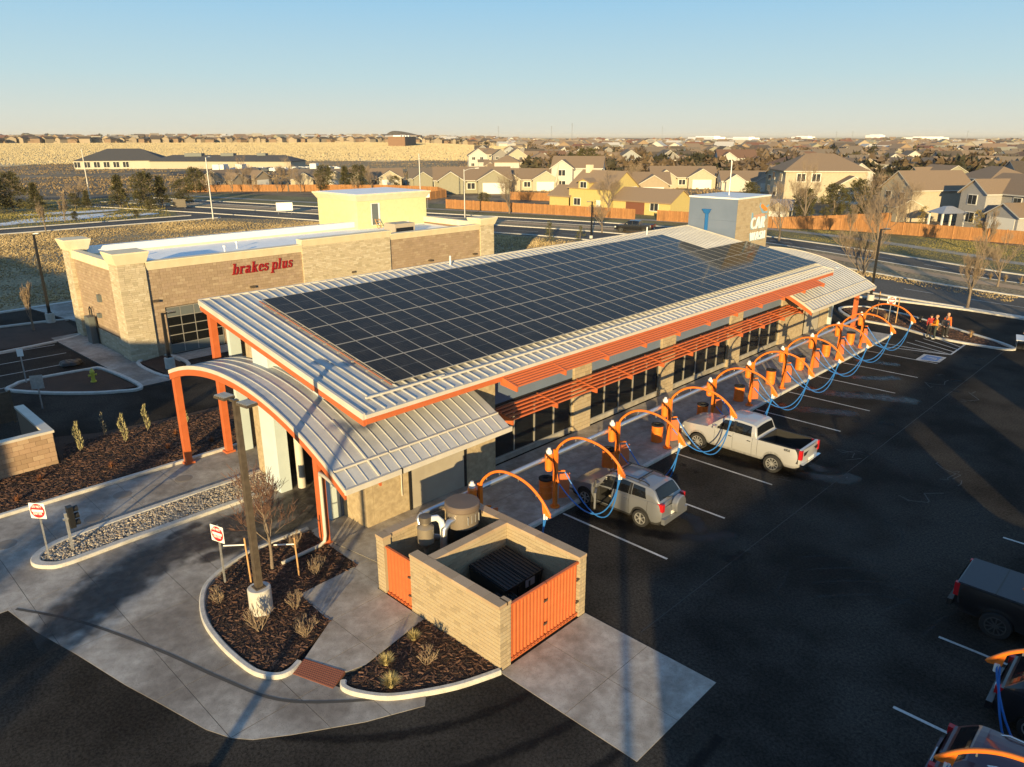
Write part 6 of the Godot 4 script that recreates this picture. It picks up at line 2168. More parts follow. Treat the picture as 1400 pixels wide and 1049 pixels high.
# ---- people -------------------------------------------------------------------
# bones: [joint a, joint b, radius a, radius b, colour]; meshed as one smooth skin by surface nets
func skin(bones: Array, cell: float) -> Mb:
	var lo := Vector3.ONE * 1e9
	var hi := -lo
	for q in bones:
		for e in 2:
			var m: Vector3 = Vector3.ONE * (q[2 + e] + cell * 2.0)
			lo = lo.min(q[e] - m)
			hi = hi.max(q[e] + m)
	var nx := int((hi.x - lo.x) / cell) + 2
	var ny := int((hi.y - lo.y) / cell) + 2
	var nz := int((hi.z - lo.z) / cell) + 2
	var f := PackedFloat32Array()
	f.resize(nx * ny * nz)
	f.fill(1.0)
	for q in bones:
		var a: Vector3 = q[0]
		var ab: Vector3 = q[1] - a
		var l2 := maxf(ab.length_squared(), 1e-9)
		var rm := maxf(q[2], q[3]) + cell * 3.0
		var mn: Vector3 = ((a.min(q[1]) - Vector3.ONE * rm - lo) / cell).floor()
		var mx: Vector3 = ((a.max(q[1]) + Vector3.ONE * rm - lo) / cell).ceil()
		for k in range(maxi(0, int(mn.z)), mini(nz, int(mx.z) + 1)):
			for j in range(maxi(0, int(mn.y)), mini(ny, int(mx.y) + 1)):
				for i in range(maxi(0, int(mn.x)), mini(nx, int(mx.x) + 1)):
					var p := lo + Vector3(i, j, k) * cell
					var t := clampf((p - a).dot(ab) / l2, 0, 1)
					var d := (p - a - ab * t).length() - lerpf(q[2], q[3], t)
					var id := (k * ny + j) * nx + i
					var o := f[id]
					var h := maxf(0.03 - absf(o - d), 0.0) / 0.03
					f[id] = minf(o, d) - h * h * 0.0075
	var vid := {}
	var pts := []
	for k in nz - 1:
		for j in ny - 1:
			for i in nx - 1:
				var s := Vector3.ZERO
				var n := 0
				var c := []
				for e in 8:
					c.append(f[((k + (e >> 2)) * ny + j + ((e >> 1) & 1)) * nx + i + (e & 1)])
				for e in [[0, 1], [2, 3], [4, 5], [6, 7], [0, 2], [1, 3], [4, 6], [5, 7], [0, 4], [1, 5], [2, 6], [3, 7]]:
					if (c[e[0]] < 0) != (c[e[1]] < 0):
						var t: float = c[e[0]] / (c[e[0]] - c[e[1]])
						var p0 := Vector3(e[0] & 1, (e[0] >> 1) & 1, e[0] >> 2)
						var p1 := Vector3(e[1] & 1, (e[1] >> 1) & 1, e[1] >> 2)
						s += p0.lerp(p1, t)
						n += 1
				if n:
					vid[(k * ny + j) * nx + i] = pts.size()
					pts.append(lo + (Vector3(i, j, k) + s / n) * cell)
	var cols := []
	for p in pts:
		var best := 1e9
		var kc := Color.WHITE
		for q in bones:
			var ab: Vector3 = q[1] - q[0]
			var t := clampf((p - q[0]).dot(ab) / maxf(ab.length_squared(), 1e-9), 0, 1)
			var d: float = (p - q[0] - ab * t).length() - lerpf(q[2], q[3], t)
			if d < best:
				best = d
				kc = q[4]
		cols.append(kc)
	var b := Mb.new()
	for k in range(1, nz - 1):
		for j in range(1, ny - 1):
			for i in range(1, nx - 1):
				var id := (k * ny + j) * nx + i
				var inside := f[id] < 0
				for ax in 3:
					var st: int = [1, nx, nx * ny][ax]
					if (f[id + st] < 0) == inside:
						continue
					var u: int = [nx, nx * ny, 1][ax]
					var w: int = [nx * ny, 1, nx][ax]
					var q := [id - u - w, id - w, id, id - u]
					var okq := true
					for e in q:
						okq = okq and vid.has(e)
					if not okq:
						continue
					var v := [vid[q[0]], vid[q[1]], vid[q[2]], vid[q[3]]]
					b.tint(cols[v[2]])
					if inside:
						b.quad(pts[v[0]], pts[v[1]], pts[v[2]], pts[v[3]])
					else:
						b.quad(pts[v[3]], pts[v[2]], pts[v[1]], pts[v[0]])
	return b
func person(label: String, at: Vector3, turn: float, top: Color, legs: Color, hair: Color, arms: Array, lean := 0.0) -> void:
	var S := Color(0.5, 0.3, 0.2)
	var shoe := Color(0.5, 0.5, 0.5)
	var P := func(x: float, y: float, z: float) -> Vector3: return Vector3(x, y, z - lean * maxf(y - 0.9, 0.0))
	var bones := []
	var add := func(a: Vector3, b: Vector3, r0: float, r1: float, c: Color) -> void: bones.append([a, b, r0, r1, c])
	for s in [-1.0, 1.0]:
		add.call(P.call(0.1 * s, 0.92, 0), P.call(0.11 * s, 0.5, -0.02), 0.095, 0.065, legs)
		add.call(P.call(0.11 * s, 0.5, -0.02), P.call(0.12 * s, 0.1, 0.03), 0.065, 0.045, legs)
		add.call(P.call(0.12 * s, 0.05, 0.04), P.call(0.14 * s, 0.035, -0.14), 0.045, 0.035, shoe)
		var a: Array = arms[0 if s < 0 else 1]
		var sh: Vector3 = P.call(0.19 * s, 1.42, 0)
		add.call(sh, a[0], 0.065, 0.05, top)
		add.call(a[0], a[1], 0.05, 0.038, top)
		var d: Vector3 = (a[1] - a[0]).normalized()
		add.call(a[1], a[1] + d * 0.07, 0.034, 0.032, S)
	add.call(P.call(-0.07, 0.95, 0), P.call(0.07, 0.95, 0), 0.12, 0.12, legs)
	add.call(P.call(0, 1.05, 0), P.call(0, 1.3, 0), 0.135, 0.15, top)
	add.call(P.call(-0.12, 1.38, 0), P.call(0.12, 1.38, 0), 0.1, 0.1, top)
	add.call(P.call(0, 1.45, 0), P.call(0, 1.56, -0.01), 0.055, 0.05, S)
	add.call(P.call(0, 1.62, -0.02), P.call(0, 1.7, -0.01), 0.085, 0.095, S)
	add.call(P.call(0, 1.61, -0.1), P.call(0, 1.64, -0.115), 0.016, 0.012, S)
	var r := thing("person", label, "person", at, turn, "")
	part("body", skin(bones, 0.024), M.body, r)
	# hair or hat
	var b := Mb.new()
	b.tint(hair)
	var hc: Vector3 = P.call(0, 1.67, 0.005)
	b.lathe(Transform3D(Basis(Vector3.RIGHT, 0.25), hc), [Vector2(0.107, -0.02), Vector2(0.106, 0.05), Vector2(0.08, 0.1), Vector2(0.03, 0.125), Vector2(0, 0.127)], 16)
	part("hair", b, M.body, r)
	# eyes, ears, fingers
	b = Mb.new()
	b.tint(Color(0.03, 0.02, 0.02))
	for s in [-0.035, 0.035]:
		var e: Vector3 = P.call(s, 1.655, -0.1)
		b.lathe(Transform3D(Basis(), e), [Vector2(0, -0.01), Vector2(0.012, 0), Vector2(0, 0.01)], 6)
	part("eyes", b, M.body, r)
	b = Mb.new()
	b.tint(S)
	for s in [-1.0, 1.0]:
		var e: Vector3 = P.call(0.095 * s, 1.64, 0.0)
		b.lathe(Transform3D(Basis(), e), [Vector2(0, -0.035), Vector2(0.02, 0), Vector2(0, 0.035)], 6)
		var a: Array = arms[0 if s < 0 else 1]
		var d: Vector3 = (a[1] - a[0]).normalized()
		var side := d.cross(Vector3.UP).normalized()
		var up := side.cross(d)
		for k in 4:
			var o: Vector3 = a[1] + d * 0.1 + side * (0.017 * (k - 1.5))
			b.tube([o, o + d * (0.045 - 0.006 * absf(k - 1.2)) - up * 0.008, o + d * 0.06 - up * 0.035], 0.0085, 5)
		var o2: Vector3 = a[1] + d * 0.05 + side * 0.035 * s
		b.tube([o2, o2 + d * 0.03 + side * 0.02 * s, o2 + d * 0.06 + side * 0.012 * s - up * 0.01], 0.0095, 5)
	part("fingers", b, M.body, r)
func build_people() -> void:
	var down := [[Vector3(-0.26, 1.14, 0.03), Vector3(-0.25, 0.88, -0.08)], [Vector3(0.26, 1.14, 0.03), Vector3(0.25, 0.88, -0.08)]]
	var hold := [[Vector3(-0.25, 1.14, -0.03), Vector3(-0.12, 1.05, -0.28)], [Vector3(0.25, 1.14, -0.03), Vector3(0.12, 1.08, -0.28)]]
	var pocket := [[Vector3(-0.28, 1.16, 0.06), Vector3(-0.2, 0.96, -0.06)], [Vector3(0.26, 1.15, 0.02), Vector3(0.16, 1.02, -0.24)]]
	person("person in orange hooded top and dark trousers facing the group by the kerb", Vector3(59.0, 0, -14.1), 0.4, Color(0.72, 0.24, 0.02), Color(0.035, 0.045, 0.04), Color(0.5, 0.22, 0.1), hold)
	person("person in dark red top and black trousers with a black cap by the kerb", Vector3(59.15, 0, -14.5), -0.9, Color(0.3, 0.02, 0.02), Color(0.012, 0.012, 0.014), Color(0.01, 0.01, 0.01), pocket)
	person("person in grey jacket and dark shorts with hands forward by the kerb", Vector3(59.2, 0, -13.55), 1.9, Color(0.05, 0.05, 0.055), Color(0.03, 0.025, 0.022), Color(0.03, 0.02, 0.015), hold, 0.08)
	person("person in bright orange jacket standing in the bark bed behind the group", Vector3(59.85, 0.1, -13.6), 2.3, Color(0.75, 0.14, 0.02), Color(0.03, 0.03, 0.035), Color(0.25, 0.14, 0.08), down)
	person("person in pale green vest standing beside the white folding table", Vector3(60.9, 0.0, -8.75), 1.2, Color(0.3, 0.34, 0.28), Color(0.02, 0.02, 0.022), Color(0.4, 0.12, 0.06), hold)
	# folding table with a dark box below
	var t := thing("folding_table", "white folding table standing at the end of the long bark bed", "table", Vector3(60.4, 0, -8.95), 0.2)
	var b := Mb.new()
	b.box(-0.9, 0.72, -0.38, 0.9, 0.76, 0.38)
	part("tabletop", b, M.sign_white, t)
	for x in [-0.75, 0.75]:
		for z in [-0.3, 0.3]:
			b = Mb.new()
			b.beam(Vector3(x, 0, z), Vector3(x * 0.92, 0.72, z), 0.03, 0.03)
			part("leg", b, M.galv, t)
	b = Mb.new()
	b.box(-0.35, 0.0, -0.25, 0.35, 0.4, 0.25)
	b.box(-0.36, 0.4, -0.26, 0.36, 0.45, 0.26)
	var k := solo("storage_box", b, M.black, "black storage box on the ground under the white folding table", "box")
	k.position = Vector3(60.5, 0.0, -8.95)

func lamp_post(label: String, at: Vector3, h: float, heads: Array, base_h: float, base_r: float, m: Material, pole_w := 0.1, group := "") -> Node3D:
	var v := thing("lamp_post", label, "lamp post", at, 0.0, group)
	var b := Mb.new()
	if base_h > 0.0:
		b.lathe(Transform3D(), [Vector2(0, 0), Vector2(base_r * 1.02, 0), Vector2(base_r, 0.05), Vector2(base_r, base_h - 0.03), Vector2(base_r - 0.03, base_h), Vector2(0, base_h)], 24)
		part("footing", b, M.curb, v)
	b = Mb.new()
	var w := pole_w
	b.hexa(Vector3(-w, base_h, w), Vector3(w, base_h, w), Vector3(w, base_h, -w), Vector3(-w, base_h, -w), Vector3(-w * 0.72, h, w * 0.72), Vector3(w * 0.72, h, w * 0.72), Vector3(w * 0.72, h, -w * 0.72), Vector3(-w * 0.72, h, -w * 0.72))
	part("pole", b, m, v)
	b = Mb.new()
	b.box(-w * 1.6, base_h, -w * 1.6, w * 1.6, base_h + 0.04, w * 1.6)
	part("base_plate", b, m, v)
	for d: Vector3 in heads:
		var s := d.cross(Vector3.UP)
		b = Mb.new()
		b.beam(Vector3(0, h - 0.08, 0), Vector3(0, h - 0.04, 0) + d * 0.3, 0.07, 0.07)
		var arm := part("arm", b, m, v)
		b = Mb.new()
		var q := Transform3D(Basis(d, Vector3.UP, d.cross(Vector3.UP)), Vector3(0, h - 0.03, 0) + d * 0.52)
		b.obb(q, Vector3(0.5, 0.07, 0.36))
		part("lamp_head", b, m, v)
		var fin := Mb.new()
		for k in 6:
			fin.obb(q * Transform3D(Basis(), Vector3(-0.2 + 0.08 * k, 0.05, 0)), Vector3(0.03, 0.03, 0.34))
		part("cooling_fins", fin, M.galv, v)
	return v
func do_not_enter(label: String, at: Vector3, n: Vector3) -> void:
	var v := thing("road_sign", label, "sign", at)
	var b := Mb.new()
	b.box(-0.025, 0, -0.025, 0.025, 2.15, 0.025)
	part("post", b, M.galv, v)
	var ax := Vector3.UP.cross(n).normalized()
	var o := n * 0.035 + Vector3(0, 1.85, 0)
	b = Mb.new()
	b.plate(o, ax, Vector3.UP, P2([[-0.27, -0.29], [0.27, -0.29], [0.29, -0.27], [0.29, 0.27], [0.27, 0.29], [-0.27, 0.29], [-0.29, 0.27], [-0.29, -0.27]]), 0.006)
	var pl := part("plate", b, M.sign_white, v)
	b = Mb.new()
	var c := PackedVector2Array()
	for k in 36:
		c.append(Vector2(cos(TAU * k / 36), sin(TAU * k / 36)) * 0.265)
	b.plate(o + n * 0.007, ax, Vector3.UP, c, 0.003)
	part("disc", b, M.sign_red, pl)
	b = Mb.new()
	b.plate(o + n * 0.011, ax, Vector3.UP, P2([[-0.21, -0.045], [0.21, -0.045], [0.21, 0.045], [-0.21, 0.045]]), 0.003)
	part("bar", b, M.sign_white, pl)
	letters("DO NOT", 0.09, o + n * 0.012 - ax * 0.18 + Vector3.UP * 0.085, ax, M.sign_white, pl, 0.006, 0.36)
	letters("ENTER", 0.09, o + n * 0.012 - ax * 0.165 - Vector3.UP * 0.18, ax, M.sign_white, pl, 0.006, 0.33)
func plain_sign(label: String, at: Vector3, n: Vector3, w: float, h: float, top: float, m: Material) -> void:
	var v := thing("notice_board", label, "sign", at)
	var ax := Vector3.UP.cross(n).normalized()
	var b := Mb.new()
	for s in ([-0.4, 0.4] if w > 1.0 else [0.0]):
		b.beam(ax * (w * s), ax * (w * s) + Vector3.UP * (top - 0.02), 0.06, 0.06)
	part("post", b, M.galv, v)
	b = Mb.new()
	b.plate(n * 0.04 + Vector3.UP * (top - h), ax, Vector3.UP, P2([[-w * 0.5, 0], [w * 0.5, 0], [w * 0.5, h], [-w * 0.5, h]]), 0.02)
	part("plate", b, m, v)
func mast(label: String, at: Vector3, h: float, r: float, arm: Vector3, m: Material) -> void:
	var v := thing("street_mast", label, "mast", at)
	var b := Mb.new()
	b.tube([Vector3.ZERO, Vector3(0, h, 0)], [r, r * 0.6], 8)
	part("pole", b, m, v)
	if arm != Vector3.ZERO:
		b = Mb.new()
		b.tube([Vector3(0, h - 0.3, 0), Vector3(0, h, 0) + arm * 0.4, Vector3(0, h + 0.1, 0) + arm], [r * 0.5, r * 0.4, r * 0.35], 6)
		b.obb(Transform3D(Basis(arm.normalized(), Vector3.UP, arm.normalized().cross(Vector3.UP)), Vector3(0, h + 0.08, 0) + arm * 1.15), Vector3(0.7, 0.14, 0.3))
		part("lamp_arm", b, m, v)

func build_street_furniture() -> void:
	var Z := Vector3(0, 0, 1)
	lamp_post("tall bronze twin-head lamp post on a round concrete footing in the bark bed", Vector3(8.64, 0.08, -19.1), 6.95, [Vector3(0.15, 0, 1).normalized(), Vector3(-0.15, 0, -1).normalized()], 0.85, 0.35, M.bronze)
	lamp_post("tall black lamp post on a concrete footing behind the brake shop corner", Vector3(15.7, 0.05, -65.8), 6.9, [Vector3(0.6, 0, -0.8)], 0.8, 0.32, M.black)
	lamp_post("short black lamp post beside the garage doors of the brake shop", Vector3(17.2, 0.05, -46.7), 3.6, [Vector3(1, 0, 0)], 0.75, 0.3, M.black)
	lamp_post("black lamp post on the kerb between the lot and the avenue", Vector3(69.4, 0.1, -22.2), 6.3, [Vector3(0.7, 0, 0.7)], 0.5, 0.3, M.black)
	lamp_post("black lamp post beside the bare tree behind the solar roof", Vector3(86.0, 0.05, -67.0), 5.2, [Vector3(-0.7, 0, -0.7)], 0.4, 0.25, M.black)
	do_not_enter("red and white do not enter sign on the tip of the stone median", Vector3(5.0, 0.08, -27.25), Vector3(-0.8, 0, 0.6).normalized())
	do_not_enter("red and white do not enter sign in the bark bed by the bronze lamp", Vector3(8.55, 0.08, -21.35), Vector3(-0.96, 0, 0.28).normalized())
	do_not_enter("red and white do not enter sign in the long bark bed past the stalls", Vector3(61.2, 0.1, -18.0), Vector3(-0.95, 0, 0.3).normalized())
	# signal head on a post
	var v := thing("traffic_signal", "small black signal head on a grey post in the stone median", "traffic light", Vector3(5.75, 0.08, -27.25))
	var b := Mb.new()
	b.box(-0.04, 0, -0.04, 0.04, 1.45, 0.04)
	part("post", b, M.galv, v)
	b = Mb.new()
	b.box(0.06, 0.85, -0.13, 0.24, 1.65, 0.13)
	var hd := part("housing", b, M.black, v)
	for k in 3:
		b = Mb.new()
		b.lathe(Transform3D(Basis(Vector3.BACK, -PI / 2), Vector3(0.24, 0.99 + 0.26 * k, 0)), [Vector2(0.1, 0), Vector2(0.11, 0.16), Vector2(0.1, 0.16), Vector2(0.09, 0.01)], 12)
		part("visor", b, M.black, hd)
	b = Mb.new()
	b.box(-0.1, 1.2, -0.05, 0.06, 1.26, 0.05)
	part("bracket", b, M.galv, v)
	# hydrant
	v = thing("fire_hydrant", "yellow fire hydrant in the dark bed beside the brake shop", "hydrant", Vector3(12.85, 0.09, -47.2))
	b = Mb.new()
	b.lathe(Transform3D(), [Vector2(0, 0), Vector2(0.17, 0), Vector2(0.17, 0.06), Vector2(0.11, 0.08), Vector2(0.11, 0.55), Vector2(0.14, 0.57), Vector2(0.14, 0.62), Vector2(0.1, 0.72), Vector2(0.04, 0.78), Vector2(0.04, 0.84), Vector2(0, 0.84)], 16)
	part("barrel", b, M.hydrant, v)
	for s in [-1.0, 1.0]:
		b = Mb.new()
		b.lathe(Transform3D(Basis(Vector3.BACK, -PI / 2 * s), Vector3(0.08 * s, 0.42, 0)), [Vector2(0.06, 0), Vector2(0.06, 0.1), Vector2(0.075, 0.1), Vector2(0.075, 0.15), Vector2(0, 0.16)], 12)
		part("nozzle", b, M.hydrant, v)
	plain_sign("small white notice with red mark at the bed by the shop stalls", Vector3(10.0, 0.09, -49.9), Vector3(-0.3, 0, 0.95), 0.32, 0.45, 2.1, M.sign_white)
	plain_sign("small grey back of a sign standing by the asphalt drive", Vector3(9.4, 0.0, -44.5), Vector3(-0.4, 0, 0.9), 0.6, 0.75, 1.9, M.galv)
	plain_sign("blank white notice board on posts in the dry meadow", Vector3(73.5, 0, -131.0), Vector3(-0.5, 0, 0.85), 3.0, 1.5, 2.2, M.sign_white)
	plain_sign("small white road sign at the corner of the wooden fence", Vector3(100.4, 0, -121.0), Vector3(-0.6, 0, 0.8), 0.9, 1.0, 3.2, M.sign_white)
	plain_sign("low dark monument sign under the park pines", Vector3(64.5, 0, -157.0), Vector3(-0.5, 0, 0.85), 2.4, 1.6, 1.9, M.bronze)
	mast("tall pale steel mast at the edge of the dry meadow", Vector3(60.0, 0, -132.3), 10.6, 0.16, Vector3(0.9, 0, -0.6), M.galv)
	mast("tall pale steel mast beside the avenue fence", Vector3(99.0, 0, -121.5), 10.8, 0.16, Vector3.ZERO, M.galv)
	mast("street mast with a curved arm beyond the brake shop", Vector3(91.5, 0, -100.0), 8.6, 0.13, Vector3(1.6, 0.1, 1.2), M.galv)
	mast("pale timber pole among the park pines", Vector3(58.0, 0, -190.0), 11.5, 0.16, Vector3.ZERO, M.roof_trim)
	mast("pale timber pole by the far left street", Vector3(25.0, 0, -210.0), 11.0, 0.16, Vector3.ZERO, M.roof_trim)
	# stakes of the young tree
	for q in [[9.15, -20.75, 1.7, "upright wooden stake beside the bronze lamp footing"], [10.45, -19.95, 1.5, "leaning wooden stake in the middle of the bark bed"]]:
		v = thing("tree_stake", q[3], "stake", Vector3(q[0], 0.08, q[1]))
		b = Mb.new()
		b.tube([Vector3.ZERO, Vector3(-0.05, q[2], 0.02)], 0.03, 7)
		part("pole", b, M.wood, v)
		b = Mb.new()
		b.beam(Vector3(-0.04, q[2] - 0.25, 0.02), Vector3(-0.6, q[2] - 0.2, -0.35), 0.02, 0.04)
		part("strap", b, M.sign_white, v)
	# stakes on the far bed
	for q in [[62.5, -21.2, "pale wooden stake at the kerb end of the far bark bed"], [63.4, -19.6, "pale wooden stake beside the small bare tree in the far bed"], [61.7, -17.6, "pale wooden stake next to the far do not enter sign"]]:
		b = Mb.new()
		b.tube([Vector3.ZERO, Vector3(0.03, 2.0, 0.0)], 0.04, 6)
		var o := solo("tree_stake", b, M.wood, q[2], "stake")
		o.position = Vector3(q[0], 0.08, q[1])
	# black debris bag at the shop stalls
	b = Mb.new()
	for k in 7:
		var p := Vector3(13.2 + rng.randf_range(-0.5, 0.5), 0.12, -52.2 + rng.randf_range(-0.3, 0.3))
		b.lathe(Transform3D(Basis(Vector3.UP, rng.randf() * 6.0), p), [Vector2(0, -0.1), Vector2(0.4, 0.0), Vector2(0.3, 0.16), Vector2(0, 0.24)], 7)
	solo("black_bag", b, M.black, "black plastic sheeting heaped at the end of the shop stalls", "plastic sheet")

# ---- plants ---------------------------------------------------------------------
func grow(b: Mb, t: Mb, p: Vector3, d: Vector3, l: float, r: float, depth: int, rg: RandomNumberGenerator, up := 0.25, spread := 0.6) -> void:
	var n := 3 if depth > 1 else 2
	var pts := [p]
	var rs := [r]
	var dd := d
	for i in n:
		dd = (dd + Vector3(rg.randf_range(-1, 1), rg.randf_range(-0.6, 0.8), rg.randf_range(-1, 1)) * 0.16 + Vector3.UP * up * 0.15).normalized()
		pts.append(pts[-1] + dd * (l / n))
		rs.append(r * (1.0 - 0.45 * (i + 1) / n))
	(b if depth > 2 else t).tube(pts, rs, 6 if depth > 2 else 3, false)
	if depth <= 0:
		return
	var kids := 3 if depth > 3 else 4
	for k in kids:
		var at: int = n if k == 0 else rg.randi_range(maxi(1, n - 2), n)
		var ax := Vector3(rg.randf_range(-1, 1), rg.randf_range(-0.3, 0.3), rg.randf_range(-1, 1)).normalized()
		var nd := (dd + ax * (spread if k > 0 else spread * 0.35) + Vector3.UP * up).normalized()
		grow(b, t, pts[at], nd, l * rg.randf_range(0.62, 0.82), maxf(rs[at] * (0.85 if k == 0 else 0.62), 0.008), depth - 1, rg, up, spread)
func bare_tree(label: String, sd: int, h: float, trunk_h: float, depth := 5, up := 0.22, spread := 0.62, m: Material = null, tm: Material = null, called := "bare_tree", group := "", thick := 0.022) -> Node3D:
	var rg := RandomNumberGenerator.new()
	rg.seed = sd
	var v := thing(called, label, "tree", Vector3.ZERO, 0.0, group)
	var a := Mb.new()
	var t := Mb.new()
	var r0 := h * thick
	a.tube([Vector3.ZERO, Vector3(0.02, trunk_h * 0.5, 0.01) * 1.0, Vector3(0, trunk_h, 0)], [r0 * 1.25, r0, r0 * 0.85], 8, false)
	for k in 4:
		var an := TAU * k / 4.0 + rg.randf()
		var d := Vector3(cos(an) * spread, 1.0, sin(an) * spread).normalized() if k > 0 else Vector3.UP
		grow(a, t, Vector3(0, trunk_h * (1.0 - 0.12 * k), 0), d, (h - trunk_h) * (0.42 if k == 0 else 0.36), r0 * (0.8 if k == 0 else 0.55), depth - 1, rg, up, spread)
	part("trunk", a, tm if tm else M.bark, v)
	part("crown", t, m if m else M.twig, v)
	return v
# evergreens: needle sprays on whorled boughs
func conifer(label: String, sd: int, h: float, rad: float, k0: Color, k1: Color, group := "", n := 1500, round_top := false, called := "conifer", bare := 0.08) -> Node3D:
	var rg := RandomNumberGenerator.new()
	rg.seed = sd
	var v := thing(called, label, "tree", Vector3.ZERO, 0.0, group)
	var a := Mb.new()
	a.tube([Vector3.ZERO, Vector3(0, h * 0.5, 0), Vector3(0, h * 0.95, 0)], [h * 0.022, h * 0.014, 0.02], 7, false)
	var c := Mb.new()
	var clumps := maxi(24, int(n / 26.0))
	for g in clumps:
		var t := (g + rg.randf()) / clumps
		var y := lerpf(bare, 1.0, t)
		var prof := (1.0 - t) * 0.9 + 0.06
		if round_top:
			prof = sqrt(maxf(0.02, 1.0 - pow(absf(t - 0.42) / 0.6, 2.2)))
		var an := rg.randf() * TAU
		var rr: float = rad * prof * rg.randf_range(0.35, 1.12)
		var cp := Vector3(cos(an) * rr, y * h, sin(an) * rr)
		var cr := h * rg.randf_range(0.055, 0.1) * (0.6 + 0.5 * prof)
		a.tube([Vector3(0, cp.y - rr * 0.1, 0), cp], [h * 0.006, h * 0.002], 4, false)
		var kc := k0.lerp(k1, rg.randf())
		for i in 26:
			var d := Vector3(rg.randfn(), rg.randfn() * 0.55, rg.randfn()) * 0.55
			var p := cp + d * cr * 1.3
			var s := h * rg.randf_range(0.014, 0.03)
			var out := (d + Vector3(cos(an), 0.3, sin(an)) * 0.5).normalized()
			var side := out.cross(Vector3.UP).normalized().rotated(out, rg.randf() * PI)
			c.tint(kc.lerp(k0.lerp(k1, rg.randf()), 0.5))
			c.tri(p - side * s * 0.6, p + side * s * 0.6, p + out * s * 1.9)
			var s2 := side.cross(out)
			c.tri(p - s2 * s * 0.6, p + s2 * s * 0.6, p + out * s * 1.7 + side * s * 0.3)
	part("trunk", a, M.bark, v)
	part("crown", c, M.needle, v)
	return v
func tuft(label: String, at: Vector3, h: float, n: int, k0: Color, k1: Color, sd: int, called := "ornamental_grass", fan := 0.5, group := "") -> Node3D:
	var rg := RandomNumberGenerator.new()
	rg.seed = sd
	var b := Mb.new()
	for i in n:
		var an := rg.randf() * TAU
		var lean := rg.randf() * fan
		var d := Vector3(cos(an), 0, sin(an))
		var p := d * rg.randf() * 0.07
		var l := h * rg.randf_range(0.6, 1.0)
		b.tint(k0.lerp(k1, rg.randf()))
		var w := d.cross(Vector3.UP) * 0.007
		var q := p
		var up := Vector3.UP
		for k in 3:
			var dd := (Vector3.UP + d * lean * (0.6 + k * 0.9)).normalized()
			var e := q + dd * l / 3.0
			if k < 2:
				b.quad(q - w, q + w, e + w * 0.7, e - w * 0.7)
			else:
				b.tri(q - w * 0.7, q + w * 0.7, e)
			q = e
	var o := solo(called, b, M.straw, label, "grass" if called == "ornamental_grass" else "shrub", group)
	o.position = at
	return o
func twig_shrub(label: String, at: Vector3, h: float, sd: int, m: Material, group := "") -> Node3D:
	var rg := RandomNumberGenerator.new()
	rg.seed = sd
	var b := Mb.new()
	for k in 9:
		var an := rg.randf() * TAU
		grow(b, b, Vector3(cos(an), 0, sin(an)) * 0.04, Vector3(cos(an) * 0.6, 1.0, sin(an) * 0.6).normalized(), h * 0.5, 0.009, 2, rg, 0.25, 0.5)
	var o := solo("twig_shrub", b, m, label, "shrub", group)
	o.position = at
	return o
func column_shrub(label: String, at: Vector3, h: float, r: float, sd: int, k0: Color, k1: Color, n := 420) -> Node3D:
	var rg := RandomNumberGenerator.new()
	rg.seed = sd
	var v := thing("column_shrub", label, "shrub", at, 0.0, "")
	var c := Mb.new()
	for i in n:
		var t := rg.randf()
		var prof := sin(clampf(t * 0.85 + 0.12, 0, 1) * PI)
		var an := rg.randf() * TAU
		var rr := r * prof * sqrt(rg.randf())
		var p := Vector3(cos(an) * rr + 0.05 * sin(t * 7.0), 0.1 + t * h, sin(an) * rr)
		var out := Vector3(cos(an) * 0.5, 1.0, sin(an) * 0.5).normalized()
		var s := rg.randf_range(0.03, 0.06)
		var side := out.cross(Vector3(sin(an * 3.0), 0.1, cos(an * 5.0))).normalized()
		c.tint(k0.lerp(k1, rg.randf()))
		c.tri(p - side * s * 0.4, p + side * s * 0.4, p + out * s * 2.2)
	part("foliage", c, M.needle, v)
	var b := Mb.new()
	b.tube([Vector3.ZERO, Vector3(0.02, h * 0.8, 0)], [0.02, 0.008], 5, false)
	part("stem", b, M.bark, v)
	return v

